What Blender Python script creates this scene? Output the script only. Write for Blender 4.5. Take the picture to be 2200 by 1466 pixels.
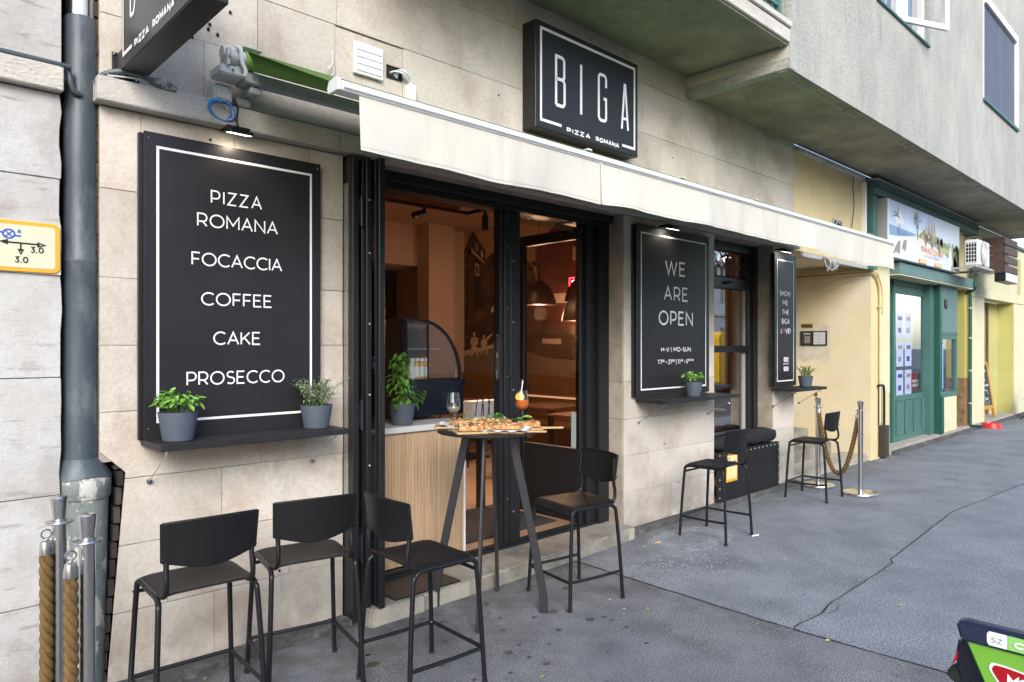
import bpy, bmesh, math, random
from mathutils import Vector, Matrix
from math import radians as rad, sin, cos, pi
random.seed(7)
S = bpy.context.scene
for o in list(bpy.data.objects): bpy.data.objects.remove(o)
COL = S.collection
# ------------------------------------------------------------------ camera, world, sun, exposure
cam_d = bpy.data.cameras.new('camera'); cam = bpy.data.objects.new('camera', cam_d); COL.objects.link(cam)
cam_d.sensor_width = 36; cam_d.lens = 24.545; cam_d.shift_y = 0.0041; cam_d.clip_start = 0.05; cam_d.clip_end = 2000
cam.location = (0, -3.55, 1.58); cam.rotation_euler = (rad(90), 0, -rad(43.49)); S.camera = cam
W = bpy.data.worlds.new('World'); S.world = W; W.use_nodes = True
nt = W.node_tree; bg = nt.nodes['Background']; sky = nt.nodes.new('ShaderNodeTexSky'); sky.sky_type = 'NISHITA'
sky.sun_disc = False; sky.sun_elevation = rad(32); sky.sun_rotation = rad(215); sky.air_density = 1.0; sky.dust_density = 1.5; sky.ozone_density = 1.0
nt.links.new(sky.outputs[0], bg.inputs[0]); bg.inputs[1].default_value = 0.15
sl = bpy.data.lights.new('sun', 'SUN'); sun = bpy.data.objects.new('sun', sl); COL.objects.link(sun)
sl.energy = 1.2; sl.angle = rad(32); sl.color = (1.0, 0.985, 0.965)
sd = Vector((-sin(rad(35)) * cos(rad(32)), -cos(rad(35)) * cos(rad(32)), sin(rad(32))))   # towards the sun
sun.rotation_euler = sd.to_track_quat('Z', 'Y').to_euler()
S.view_settings.view_transform = 'Standard'; S.view_settings.look = 'None'; S.view_settings.gamma = 1
S.view_settings.use_curve_mapping = False; S.view_settings.exposure = 1.28
S.render.engine = 'CYCLES'
try:
    S.cycles.max_bounces = 8; S.cycles.transparent_max_bounces = 16; S.cycles.caustics_reflective = False; S.cycles.caustics_refractive = False
    S.cycles.sample_clamp_indirect = 4
except Exception: pass

# ------------------------------------------------------------------ plane helpers: a sight line through the photograph meets a wall plane
_t = math.atan2(1580, 1500); _F = (cos(_t), sin(_t)); _R = (sin(_t), -cos(_t))
def _ray(x, y):
    a = (x - 1100) / 1500.; return (_F[0] + a * _R[0], _F[1] + a * _R[1], -(y - 742) / 1500.)
def at(x, y, Y=0.0):
    r = _ray(x, y); t = (3.55 + Y) / r[1]; return Vector((t * r[0], Y, 1.58 + t * r[2]))
def atX(x, y, X):
    r = _ray(x, y); t = X / r[0]; return Vector((X, -3.55 + t * r[1], 1.58 + t * r[2]))
def atZ(x, y, Z=0.0):
    r = _ray(x, y); t = (Z - 1.58) / r[2]; return Vector((t * r[0], -3.55 + t * r[1], Z))

# ------------------------------------------------------------------ materials
MATS = {}
def L(nt, a, b): nt.links.new(a, b)
def M(name, col, rough=.6, metal=0., var=0., vs=3., c2=None, s2=2., t2=.55, w2=.12, bump=0., bs=60., orand=0., spec=.5, emis=None, es=0., fine=0., fs=90., coat=0., trans=0., ior=1.45, alpha=None, stretch=None, sss=0.):
    if name in MATS: return MATS[name]
    m = bpy.data.materials.new(name); MATS[name] = m; m.use_nodes = True; n = m.node_tree; N = n.nodes
    b = N['Principled BSDF']; b.inputs['Roughness'].default_value = rough; b.inputs['Metallic'].default_value = metal
    b.inputs['Specular IOR Level'].default_value = spec; b.inputs['IOR'].default_value = ior
    if coat: b.inputs['Coat Weight'].default_value = coat
    if trans: b.inputs['Transmission Weight'].default_value = trans
    col4 = (*col, 1)
    geo = N.new('ShaderNodeNewGeometry'); vec = geo.outputs['Position']
    if stretch:
        mp = N.new('ShaderNodeMapping'); mp.inputs['Scale'].default_value = stretch; L(n, vec, mp.inputs['Vector']); svec = mp.outputs[0]
    else: svec = vec
    cur = None
    def rgb():
        nonlocal cur
        if cur is None:
            r = N.new('ShaderNodeRGB'); r.outputs[0].default_value = col4; cur = r.outputs[0]
        return cur
    def noise(v, sc, det=5., ro=.6):
        t = N.new('ShaderNodeTexNoise'); t.inputs['Scale'].default_value = sc; t.inputs['Detail'].default_value = det; t.inputs['Roughness'].default_value = ro
        L(n, v, t.inputs['Vector']); return t.outputs[0]
    def mr(v, a, b_, c, d):
        t = N.new('ShaderNodeMapRange'); t.inputs[1].default_value = a; t.inputs[2].default_value = b_; t.inputs[3].default_value = c; t.inputs[4].default_value = d
        L(n, v, t.inputs[0]); return t.outputs[0]
    def mixc(f, a, bcol):
        t = N.new('ShaderNodeMix'); t.data_type = 'RGBA'; L(n, f, t.inputs[0]); L(n, a, t.inputs[6])
        if hasattr(bcol, 'is_linked'): L(n, bcol, t.inputs[7])
        else: t.inputs[7].default_value = (*bcol, 1)
        return t.outputs[2]
    def mulv(f):
        nonlocal cur
        t = N.new('ShaderNodeVectorMath'); t.operation = 'SCALE'; L(n, rgb(), t.inputs[0]); L(n, f, t.inputs[3]); cur = t.outputs[0]
    if c2 is not None:
        cur = mixc(mr(noise(svec, s2, 7., .65), t2 - w2, t2 + w2, 0, 1), rgb(), c2)
    if var: mulv(mr(noise(svec, vs, 6., .6), .3, .7, 1 - var, 1 + var))
    if fine: mulv(mr(noise(vec, fs, 3., .7), .32, .68, 1 - fine, 1 + fine))
    if orand:
        oi = N.new('ShaderNodeObjectInfo'); mulv(mr(oi.outputs['Random'], 0, 1, 1 - orand, 1 + orand))
    if cur is None: b.inputs['Base Color'].default_value = col4
    else: L(n, cur, b.inputs['Base Color'])
    if emis: b.inputs['Emission Color'].default_value = (*emis, 1); b.inputs['Emission Strength'].default_value = es
    if bump:
        bp = N.new('ShaderNodeBump'); bp.inputs['Strength'].default_value = bump; bp.inputs['Distance'].default_value = .01
        L(n, noise(svec, bs, 5., .65), bp.inputs['Height']); L(n, bp.outputs[0], b.inputs['Normal'])
    m['nodes_vec'] = 0
    return m
def add_layer(m, builder):
    """let builder(N, link, oldcolour, position) return a new colour socket"""
    n = m.node_tree; b = n.nodes['Principled BSDF']; inp = b.inputs['Base Color']
    if inp.is_linked: old = inp.links[0].from_socket
    else:
        r = n.nodes.new('ShaderNodeRGB'); r.outputs[0].default_value = inp.default_value; old = r.outputs[0]
    geo = n.nodes.new('ShaderNodeNewGeometry'); new = builder(n.nodes, lambda a, c: n.links.new(a, c), old, geo.outputs['Position']); n.links.new(new, inp)

def lay_mix(N, link, fac, a, col):
    t = N.new('ShaderNodeMix'); t.data_type = 'RGBA'; link(fac, t.inputs[0]); link(a, t.inputs[6]); t.inputs[7].default_value = (*col, 1); return t.outputs[2]
def lay_noise(N, link, v, sc, lo, hi, det=6, scale=None, amt=1.):
    if scale:
        mp = N.new('ShaderNodeMapping'); mp.inputs['Scale'].default_value = scale; link(v, mp.inputs['Vector']); v = mp.outputs[0]
    t = N.new('ShaderNodeTexNoise'); t.inputs['Scale'].default_value = sc; t.inputs['Detail'].default_value = det; t.inputs['Roughness'].default_value = .65; link(v, t.inputs['Vector'])
    r = N.new('ShaderNodeMapRange'); r.inputs[1].default_value = lo; r.inputs[2].default_value = hi; r.inputs[4].default_value = amt; link(t.outputs[0], r.inputs[0]); return r.outputs[0]
def stains(m, specs):
    for (sc, lo, hi, scale, amt, col) in specs:
        add_layer(m, lambda N, l, old, pos: lay_mix(N, l, lay_noise(N, l, pos, sc, lo, hi, 7, scale, amt), old, col))
    return m

stone = M('limestone', (.575, .522, .448), .78, var=.13, vs=1.1, c2=(.42, .335, .265), s2=2.3, t2=.60, w2=.12, bump=.4, bs=45, orand=.12, fine=.09, fs=45)
stains(stone, [(5, .60, .70, (1, 1, .35), .5, (.31, .28, .25)), (55, .68, .74, None, .85, (.70, .67, .62)), (14, .62, .74, None, .5, (.64, .60, .55)), (1.2, .55, .75, None, .5, (.40, .325, .26)), (34, .735, .77, None, .8, (.16, .12, .10))])
stone_reveal_shade = M('limestone_reveal_shaded', (.43, .37, .30), .82, var=.18, vs=3, c2=(.30, .26, .21), s2=5, t2=.52, w2=.14, bump=.4, bs=40, orand=.08, fine=.08)  # darker limestone copy for the reveals, their shade put into its colour
stains(stone_reveal_shade, [(30, .68, .74, None, .8, (.62, .58, .5)), (6, .6, .72, (1, 1, .4), .5, (.2, .17, .14))])
stone_grey = M('grey_limestone', (.50, .495, .485), .8, var=.10, vs=1.6, c2=(.42, .40, .385), s2=4, t2=.56, w2=.1, bump=.35, bs=35, orand=.05, fine=.06)
stains(stone_grey, [(30, .57, .66, (.35, 1, 5), .6, (.30, .28, .26)), (3.4, .52, .60, (1, 1, .8), .55, (.34, .31, .29)), (9, .58, .64, (.5, 1, 2.5), .6, (.22, .20, .185)), (1.3, .45, .7, None, .5, (.44, .42, .37)), (4.5, .60, .66, (1, 1, 1.3), .6, (.36, .32, .30)), (22, .66, .72, (1, 1, 3.5), .75, (.26, .24, .22)), (7, .64, .70, (.6, .6, 3), .55, (.56, .51, .40)), (2.0, .56, .7, None, .4, (.56, .53, .45))])
travertine = M('travertine', (.54, .51, .46), .85, var=.12, vs=4, c2=(.50, .465, .41), s2=6, t2=.58, w2=.1, bump=.7, bs=50, orand=.04, fine=.08, stretch=(.7, .7, 1.8))
stains(travertine, [(46, .63, .66, (.6, .6, 2.4), .8, (.16, .14, .12)), (90, .63, .67, (.6, .6, 2.0), .7, (.16, .14, .12))])
mortar = M('mortar', (.34, .295, .245), .9, var=.4, vs=9, fine=.2)
stucco = M('grey_render', (.415, .405, .365), .88, var=.14, vs=1.5, c2=(.33, .34, .31), s2=3.2, t2=.55, w2=.16, bump=.8, bs=60, fine=.24, fs=38, stretch=(1, 1, .45))
stains(stucco, [(1.0, .5, .75, (1, 1, .3), .55, (.33, .335, .29)), (9, .57, .68, (1, 1, .22), .6, (.24, .24, .21)), (38, .69, .74, (1, 1, .5), .6, (.14, .14, .12)), (2.2, .58, .8, (1, 1, .2), .5, (.48, .49, .46))])
soffit = M('soffit_render', (.40, .365, .285), .9, var=.25, vs=2.2, c2=(.24, .235, .18), s2=1.5, t2=.5, w2=.2, bump=.7, bs=50, fine=.10, fs=60)
stains(soffit, [(3.5, .56, .72, (.5, 1.4, 1), .5, (.38, .32, .21)), (8, .60, .70, None, .6, (.14, .14, .11)), (26, .70, .75, None, .6, (.08, .08, .07))])
yellow = M('yellow_render', (.68, .56, .30), .85, var=.08, vs=1.5, c2=(.60, .50, .29), s2=2.5, t2=.55, w2=.2, bump=.35, bs=70, fine=.04)
stains(yellow, [(4, .62, .7, (1, 1, .5), .35, (.55, .49, .37)), (16, .69, .73, None, .6, (.33, .27, .17)), (1.4, .55, .75, None, .4, (.70, .60, .40))])
yellow_in = M('yellow_render_passage', (.72, .60, .37), .85, var=.08, vs=2, c2=(.70, .62, .46), s2=2.2, t2=.5, w2=.14, bump=.4, bs=60, fine=.04)
stains(yellow_in, [(5, .62, .70, (1, 1, .6), .45, (.42, .36, .24)), (40, .70, .73, None, .8, (.14, .11, .08))])
lemon = M('lemon_render', (.64, .61, .40), .85, var=.06, vs=1.5, bump=.3, bs=70, fine=.03)
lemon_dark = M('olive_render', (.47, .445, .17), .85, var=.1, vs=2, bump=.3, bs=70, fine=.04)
black = M('black_metal', (.012, .013, .015), .38, metal=0., var=.15, vs=8, spec=.5, bump=.05, bs=120)
stoolm = M('black_powder_coat', (.008, .008, .010), .36, spec=.45, bump=.04, bs=250)
seatm = M('black_plastic', (.009, .0088, .010), .5, spec=.30, var=.15, vs=15, bump=.05, bs=300)
charcoal = M('charcoal_board', (.019, .018, .021), .38, spec=.45, var=.12, vs=3)
shelfm = M('black_board', (.020, .019, .021), .5, spec=.4, var=.2, vs=9, bump=.1, bs=90, stretch=(.3, 1, 1))
white = M('white_paint', (.80, .80, .80), .45)
print_white = M('white_print', (.82, .82, .83), .5)
whitep = M('white_plastic', (.62, .64, .61), .4, var=.05, vs=8)
greyp = M('grey_plastic', (.40, .41, .40), .45)
canvas = M('cream_canvas', (.585, .57, .515), .85, var=.06, vs=2, c2=(.575, .55, .45), s2=1.3, t2=.55, w2=.2, bump=.15, bs=200, stretch=(1, 1, .35), fine=.02)
stains(canvas, [(7.5, .54, .66, (1, 1, .10), .35, (.44, .41, .33)), (2.2, .55, .75, (1, 1, .4), .35, (.57, .57, .56))])
green_canvas = M('green_canvas', (.30, .52, .13), .7, var=.15, vs=9, bump=.1, bs=150)
green_under = green_canvas
greytube = M('painted_steel', (.46, .50, .48), .45, var=.1, vs=6, fine=.05)
zinc = M('bare_zinc', (.62, .64, .66), .22, metal=1., var=.1, vs=4)
pipem = M('painted_pipe', (.058, .075, .090), .42, var=.22, vs=5, c2=(.13, .15, .16), s2=7, t2=.6, w2=.08, bump=.25, bs=30, fine=.06, stretch=(1, 1, .4))
stains(pipem, [(9, .64, .68, (1, 1, .35), .6, (.26, .28, .28)), (3, .6, .75, (1, 1, .3), .5, (.05, .06, .065))])
pipe_worn = M('peeling_pipe', (.16, .19, .185), .55, var=.2, vs=7, bump=.4, bs=30, fine=.08)
stains(pipe_worn, [(9, .52, .55, (1, 1, .6), .95, (.50, .49, .44)), (16, .58, .61, None, .9, (.12, .15, .13)), (30, .64, .67, None, .8, (.62, .60, .55)), (5, .60, .64, None, .6, (.10, .17, .13))])
brickm = M('old_brick', (.055, .043, .040), .9, var=.3, vs=12, bump=.8, bs=60, orand=.35, fine=.2)
steel = M('brushed_steel', (.60, .59, .58), .24, metal=1., var=.06, vs=20, stretch=(1, 1, .2))
steelbase = M('polished_steel', (.66, .65, .63), .16, metal=1.)
ropem = M('manila_rope', (.125, .072, .024), .9, var=.2, vs=40, c2=(.19, .115, .04), s2=160, t2=.52, w2=.15, bump=.6, bs=260)
asph = M('asphalt_fine', (0.206, 0.221, 0.244), .8, var=.16, vs=1.3, c2=(0.152, 0.163, 0.182), s2=2.4, t2=.56, w2=.12, bump=.5, bs=90, fine=.65, fs=95)
stains(asph, [(70, .68, .73, None, .8, (.24, .25, .27)), (22, .68, .73, (1, 1.8, 1), .75, (.04, .043, .048)), (5, .66, .72, None, .45, (.22, .225, .235))])
asph2 = M('asphalt_worn', (0.172, 0.175, 0.182), .82, var=.22, vs=1.6, c2=(0.110, 0.112, 0.119), s2=3.0, t2=.55, w2=.10, bump=.7, bs=120, fine=1.0, fs=125)
stains(asph2, [(90, .585, .64, None, .85, (.42, .42, .42)), (85, .33, .28, None, .8, (.05, .05, .052)), (.9, .45, .65, None, .5, (.18, .198, .23)), (9, .66, .70, (1, 1.6, 1), .8, (.035, .035, .036))])
def wear(m, edgey, amt, col):
    def f(N, l, old, pos):
        sp = N.new('ShaderNodeSeparateXYZ'); l(pos, sp.inputs[0]); q = N.new('ShaderNodeMapRange'); q.inputs[1].default_value = edgey[0]; q.inputs[2].default_value = edgey[1]; l(sp.outputs[edgey[2]], q.inputs[0])
        k = N.new('ShaderNodeMath'); k.operation = 'MULTIPLY'; l(q.outputs[0], k.inputs[0]); l(lay_noise(N, l, pos, 5.5, .34, .62, 6, None, amt), k.inputs[1]); return lay_mix(N, l, k.outputs[0], old, col)
    add_layer(m, f)
wear(asph, (-.55, -.02, 1), .8, (.09, .088, .083)); wear(asph2, (-1.6, -.2, 1), .8, (.085, .082, .077)); wear(stone, (.42, .0, 2), .75, (.20, .175, .145)); wear(stone_grey, (.5, .0, 2), .7, (.16, .15, .14))
asph3 = M('asphalt_outer', (0.208, 0.223, 0.248), .8, var=.16, vs=1.2, c2=(0.160, 0.175, 0.201), s2=3, t2=.54, w2=.14, bump=.22, bs=110, fine=.6, fs=80)
stains(asph3, [(1.1, .5, .7, None, .5, (.15, .158, .17)), (30, .63, .67, (1, 2.0, 1), .85, (.055, .058, .065)), (60, .68, .73, None, .6, (.27, .28, .30))])
road = M('road_asphalt', (.06, .062, .066), .85, var=.2, vs=2, fine=.2, bump=.5, bs=90)
conc = M('worn_concrete', (.27, .255, .215), .88, var=.2, vs=4, c2=(.17, .155, .13), s2=3.5, t2=.56, w2=.14, bump=.8, bs=45, fine=.18, fs=80)
stains(conc, [(12, .66, .71, None, .7, (.06, .055, .05)), (3, .6, .75, None, .5, (.36, .33, .24))])
conc_dark = M('dark_kerb', (.085, .085, .085), .9, var=.25, vs=6, c2=(.2, .19, .17), s2=9, t2=.62, w2=.08, bump=.8, bs=50, fine=.2)
conc_l = M('light_concrete', (.36, .335, .28), .85, var=.15, vs=5, bump=.6, bs=60, fine=.12)
stains(conc_l, [(10, .63, .7, None, .6, (.13, .12, .10))])
oak = M('oak_slats', (.52, .37, .235), .55, var=.10, vs=30, c2=(.44, .30, .18), s2=40, t2=.5, w2=.12, stretch=(1, 1, .06), orand=.04)
marble = M('pale_marble', (.55, .55, .53), .3, c2=(.40, .41, .41), s2=5, t2=.6, w2=.08)
wood = M('board_wood', (.50, .33, .16), .5, var=.15, vs=20, stretch=(1, .25, 1))
crust = M('pizza_crust', (.40, .17, .045), .7, var=.5, vs=35, c2=(.62, .42, .20), s2=38, t2=.55, w2=.1, bump=.9, bs=90)
tomato = M('pizza_topping', (.50, .06, .015), .45, var=.35, vs=60, c2=(.62, .38, .16), s2=55, t2=.52, w2=.05, bump=.9, bs=140)
cheese = M('cheese', (.72, .58, .36), .5, var=.1, vs=50)
olive = M('dark_topping', (.04, .025, .03), .4)
leafm = M('basil_leaf', (.105, .25, .032), .5, var=.2, vs=40, c2=(.18, .36, .06), s2=30, t2=.5, w2=.15, orand=.22)
basil_d = M('tall_basil_leaf', (.095, .235, .025), .5, var=.2, vs=40, orand=.25)
rosem = M('sage_green_leaf', (.20, .27, .15), .65, var=.25, vs=60, c2=(.33, .39, .25), s2=40, t2=.5, w2=.15)
thymem = M('grey_green_leaf', (.17, .27, .10), .6, var=.3, vs=70)
rocket = M('rocket_leaf', (.13, .30, .05), .5, var=.3, vs=60)
stemm = M('green_stem', (.10, .17, .03), .6)
soil = M('soil', (.03, .02, .013), .95, bump=.8, bs=120)
potm = M('slate_pot', (.072, .088, .115), .62, var=.06, vs=9, bump=.06, bs=100)
greenp = M('green_paint', (.065, .155, .135), .5, var=.12, vs=4, fine=.03, bump=.12, bs=30)
greenp_l = M('faded_green_paint', (.12, .205, .195), .55, var=.12, vs=5, fine=.04)
green_dk = M('dark_green_paint', (.016, .085, .062), .45, var=.1, vs=5)
brownw = M('brown_wood', (.125, .058, .033), .55, var=.2, vs=8, stretch=(1, 1, .3))
brownp = M('brown_planks', (.085, .050, .042), .6, var=.2, vs=10)
acm = M('ac_white', (.72, .72, .70), .4)
ac_grey = M('ac_grey', (.33, .34, .33), .5)
darkhole = M('dark_interior', (.01, .01, .01), .8)
mural_tan = M('mural_tan', (.55, .34, .19), .8, var=.12, vs=1.2)
mural_dk = M('mural_dark', (.085, .05, .034), .8, var=.4, vs=4, c2=(.16, .10, .065), s2=3, t2=.55, w2=.1)
mural_md = M('mural_mid', (.15, .09, .06), .8, var=.3, vs=4)
mural_lt = M('mural_light', (.70, .54, .42), .8, var=.1, vs=6)
mural_gr = M('mural_street', (.28, .20, .155), .8, var=.15, vs=1.5)
mural_red = M('mural_redbrown', (.16, .055, .04), .8, var=.3, vs=4)
wall_in = M('interior_wall', (.50, .38, .29), .8, var=.04, vs=1.5)
ceil_in = M('interior_ceiling', (.42, .30, .22), .85)
woodpanel = M('interior_wood', (.25, .125, .058), .45, var=.22, vs=5, stretch=(1, .25, 3))
floor_in = M('interior_floor', (.24, .17, .115), .5, var=.1, vs=3)
matm = M('door_mat', (.035, .036, .037), .95, fine=.5, fs=220, bump=.8, bs=220)
blackg = M('gloss_black', (.008, .010, .018), .12, spec=.6, coat=.4)
label_w = M('bottle_label', (.72, .72, .68), .6)
juice = M('amber_juice', (.60, .33, .04), .15)
redj = M('red_syrup', (.25, .008, .035), .25)
blue_cable = M('blue_cable', (.03, .26, .75), .45)
bluem = M('blue_print', (.03, .09, .45), .5)
orange_b = M('orange_print', (.78, .36, .03), .5, var=.05, vs=9)
signcream = M('sign_cream', (.60, .58, .42), .5, var=.05, vs=12)
brass = M('brass', (.42, .28, .06), .35, metal=.8)
leaf_dry = M('fallen_leaf_yellow', (.42, .46, .07), .6)
redpl = M('red_plastic', (.50, .015, .02), .35)
bikegreen = M('bike_green', (.17, .41, .045), .35, var=.05, vs=5)
bikenavy = M('bike_navy', (.018, .024, .055), .35)
bikered = M('bike_red', (.36, .004, .01), .4)
lime = M('lime_sticker', (.26, .56, .14), .45)
rubber = M('rubber', (.012, .012, .013), .75)
orangew = M('orange_wood', (.48, .23, .035), .5)
slate = M('chalkboard', (.035, .042, .055), .6)
neonm = M('red_neon', (.8, .02, .04), .4, emis=(1, .03, .05), es=6)
neonw = M('neon_core', (1, .5, .5), .4, emis=(1, .35, .35), es=6)
led = M('led_strip_lit', (1, 1, 1), .4, emis=(1., .93, .80), es=3)
ledwarm = M('warm_lamp_lit', (1, .8, .6), .4, emis=(1., .74, .45), es=3.0)
ledpanel = M('lit_panel', (.42, .46, .55), .4, emis=(.62, .72, 1.), es=.30)
ledblue = M('lit_blue_panel', (.3, .55, .9), .4, emis=(.28, .50, 1.), es=.75)
mirror_red = M('red_brochure', (.32, .02, .03), .5)
curtain = M('lace_curtain', (.50, .52, .55), .8, var=.3, vs=30, stretch=(1, 1, .03))
screenm = M('insect_screen', (.085, .088, .12), .5, var=.1, vs=2)
cushm = M('black_cushion', (.012, .012, .013), .75, bump=.4, bs=25, var=.2, vs=12)
perf = M('black_perforated', (.016, .016, .017), .42, bump=.2, bs=90, var=.2, vs=9)
spritz = M('orange_drink', (.90, .17, .01), .08, trans=.25, ior=1.33, var=.1, vs=60)
winem = M('white_wine', (.70, .68, .45), .05, trans=.55, ior=1.33)
orangef = M('orange_slice', (.95, .48, .03), .45)
strawm = M('paper_straw', (.78, .75, .66), .6)
paper = M('white_paper', (.72, .72, .72), .75, var=.06, vs=40, bump=.4, bs=50)
glassm = None
ice = M('ice', (.95, .95, .95), .15, trans=.9, ior=1.3)
van_y = M('van_yellow', (.75, .42, .01), .35)
opp_w = M('opposite_facade', (.72, .70, .66), .85, var=.1, vs=1)
opp_glass = M('opposite_glass', (.05, .07, .09), .08, spec=.8)
def pane_mat(name, tint, refl=1.0, base=.04, k=.8):
    m = bpy.data.materials.new(name); MATS[name] = m; m.use_nodes = True; n = m.node_tree; N = n.nodes
    N.remove(N['Principled BSDF']); out = N['Material Output']
    tr = N.new('ShaderNodeBsdfTransparent'); tr.inputs[0].default_value = (*tint, 1); gl = N.new('ShaderNodeBsdfGlossy'); gl.inputs[0].default_value = (refl, refl, refl, 1); gl.inputs['Roughness'].default_value = .01
    lw = N.new('ShaderNodeLayerWeight'); lw.inputs[0].default_value = .5
    pw_ = N.new('ShaderNodeMath'); pw_.operation = 'POWER'; pw_.inputs[1].default_value = 4.; L(n, lw.outputs['Facing'], pw_.inputs[0])
    mx = N.new('ShaderNodeMath'); mx.operation = 'MULTIPLY_ADD'; mx.inputs[1].default_value = k; mx.inputs[2].default_value = base + .05; mx.use_clamp = True; L(n, pw_.outputs[0], mx.inputs[0])
    mi = N.new('ShaderNodeMixShader'); L(n, mx.outputs[0], mi.inputs[0]); L(n, tr.outputs[0], mi.inputs[1]); L(n, gl.outputs[0], mi.inputs[2]); L(n, mi.outputs[0], out.inputs[0]); return m
pane = pane_mat('window_pane', (.80, .84, .82))
pane_d = pane_mat('door_pane', (.85, .82, .78), base=.05, refl=.7)
pane_r = pane_mat('reflecting_pane', (.6, .6, .6), base=.34)
pane_g = pane_mat('shop_door_pane', (.9, .9, .92), base=.02, k=.22)
glassm = pane_mat('clear_glass', (.96, .97, .97), base=.03)
fridge_glass = pane_mat('fridge_glass', (.85, .88, .88), base=.06)

# ------------------------------------------------------------------ mesh builder
class MB:
    def __init__(s): s.v = []; s.f = []; s.mi = []; s.cur = 0
    def add(s, vs, fs):
        k = len(s.v); s.v += [tuple(p) for p in vs]; s.f += [tuple(k + i for i in f) for f in fs]; s.mi += [s.cur] * len(fs); return s
    def box(s, x0, x1, y0, y1, z0, z1, mat=None):
        if x0 > x1: x0, x1 = x1, x0
        if y0 > y1: y0, y1 = y1, y0
        if z0 > z1: z0, z1 = z1, z0
        vs = [Vector(p) for p in ((x0, y0, z0), (x1, y0, z0), (x1, y1, z0), (x0, y1, z0), (x0, y0, z1), (x1, y0, z1), (x1, y1, z1), (x0, y1, z1))]
        if mat: vs = [mat @ p for p in vs]
        return s.add(vs, [(0, 3, 2, 1), (4, 5, 6, 7), (0, 1, 5, 4), (1, 2, 6, 5), (2, 3, 7, 6), (3, 0, 4, 7)])
    def prism(s, poly, d0, d1, axis='y'):
        """poly is a list of (u,v); axis y: u=x v=z; x: u=y v=z; z: u=x v=y"""
        n = len(poly)
        f = {'y': lambda u, v, d: (u, d, v), 'x': lambda u, v, d: (d, u, v), 'z': lambda u, v, d: (u, v, d)}[axis]
        vs = [f(u, v, d0) for u, v in poly] + [f(u, v, d1) for u, v in poly]
        fs = [tuple(range(n)), tuple(range(2 * n - 1, n - 1, -1))] + [(i, i + n, (i + 1) % n + n, (i + 1) % n) for i in range(n)]
        return s.add(vs, fs)
    def tube(s, pts, r, n=8, caps=True, flat=None):
        pts = [Vector(p) for p in pts]; m = len(pts); rs = r if isinstance(r, (list, tuple)) else [r] * m
        T = []
        for i in range(m):
            a = pts[max(i - 1, 0)]; b = pts[min(i + 1, m - 1)]; d = (b - a)
            T.append(d.normalized() if d.length > 1e-9 else Vector((0, 0, 1)))
        up = Vector((0, 0, 1)) if abs(T[0].z) < .9 else Vector((1, 0, 0))
        N = (up - T[0] * up.dot(T[0])).normalized(); vs = []
        for i in range(m):
            N = (N - T[i] * N.dot(T[i])).normalized(); B = T[i].cross(N)
            for k in range(n):
                a = 2 * pi * k / n; vs.append(pts[i] + (N * cos(a) + B * sin(a)) * rs[i])
        fs = [(i * n + k, i * n + (k + 1) % n, (i + 1) * n + (k + 1) % n, (i + 1) * n + k) for i in range(m - 1) for k in range(n)]
        if caps: fs += [tuple(range(n - 1, -1, -1)), tuple((m - 1) * n + k for k in range(n))]
        return s.add(vs, fs)
    def lathe(s, prof, c=(0, 0, 0), n=24, mat=None):
        vs = []; m = len(prof)
        for r, z in prof:
            for k in range(n):
                a = 2 * pi * k / n; p = Vector((r * cos(a), r * sin(a), z)); p = (mat @ p) if mat else p
                vs.append(p + Vector(c))
        fs = [(i * n + k, i * n + (k + 1) % n, (i + 1) * n + (k + 1) % n, (i + 1) * n + k) for i in range(m - 1) for k in range(n)]
        if prof[0][0] > 1e-5: fs.append(tuple(range(n - 1, -1, -1)))
        if prof[-1][0] > 1e-5: fs.append(tuple((m - 1) * n + k for k in range(n)))
        return s.add(vs, fs)
    def blob(s, c, r, sx=1, sy=1, sz=1, jit=0., n=7, m=5):
        prof = [(sin(pi * i / m), -cos(pi * i / m)) for i in range(m + 1)]; vs = []; c = Vector(c)
        for a, z in prof:
            for k in range(n):
                t = 2 * pi * k / n; q = 1 + random.uniform(-jit, jit); vs.append(c + Vector((a * cos(t) * sx, a * sin(t) * sy, z * sz)) * r * q)
        fs = [(i * n + k, i * n + (k + 1) % n, (i + 1) * n + (k + 1) % n, (i + 1) * n + k) for i in range(m) for k in range(n)]
        return s.add(vs, fs)
    def grid(s, fn, nu, nv, th=0.0):
        """surface fn(u,v)->Vector with optional thickness along its normal"""
        P = [[Vector(fn(i / nu, j / nv)) for j in range(nv + 1)] for i in range(nu + 1)]
        idx = lambda i, j: i * (nv + 1) + j
        vs = [p for row in P for p in row]; fs = [(idx(i, j), idx(i + 1, j), idx(i + 1, j + 1), idx(i, j + 1)) for i in range(nu) for j in range(nv)]
        if th:
            k = len(vs); back = []
            for i in range(nu + 1):
                for j in range(nv + 1):
                    a = P[min(i + 1, nu)][j] - P[max(i - 1, 0)][j]; b = P[i][min(j + 1, nv)] - P[i][max(j - 1, 0)]
                    back.append(P[i][j] - a.cross(b).normalized() * th)
            vs = vs + back; fs += [tuple(k + q for q in reversed(f)) for f in fs[:]]
            ring = [idx(i, 0) for i in range(nu)] + [idx(nu, j) for j in range(nv)] + [idx(i, nv) for i in range(nu, 0, -1)] + [idx(0, j) for j in range(nv, 0, -1)]
            R = len(ring); fs += [(ring[q], ring[(q + 1) % R], ring[(q + 1) % R] + k, ring[q] + k)[::-1] for q in range(R)]
        return s.add(vs, fs)
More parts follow.
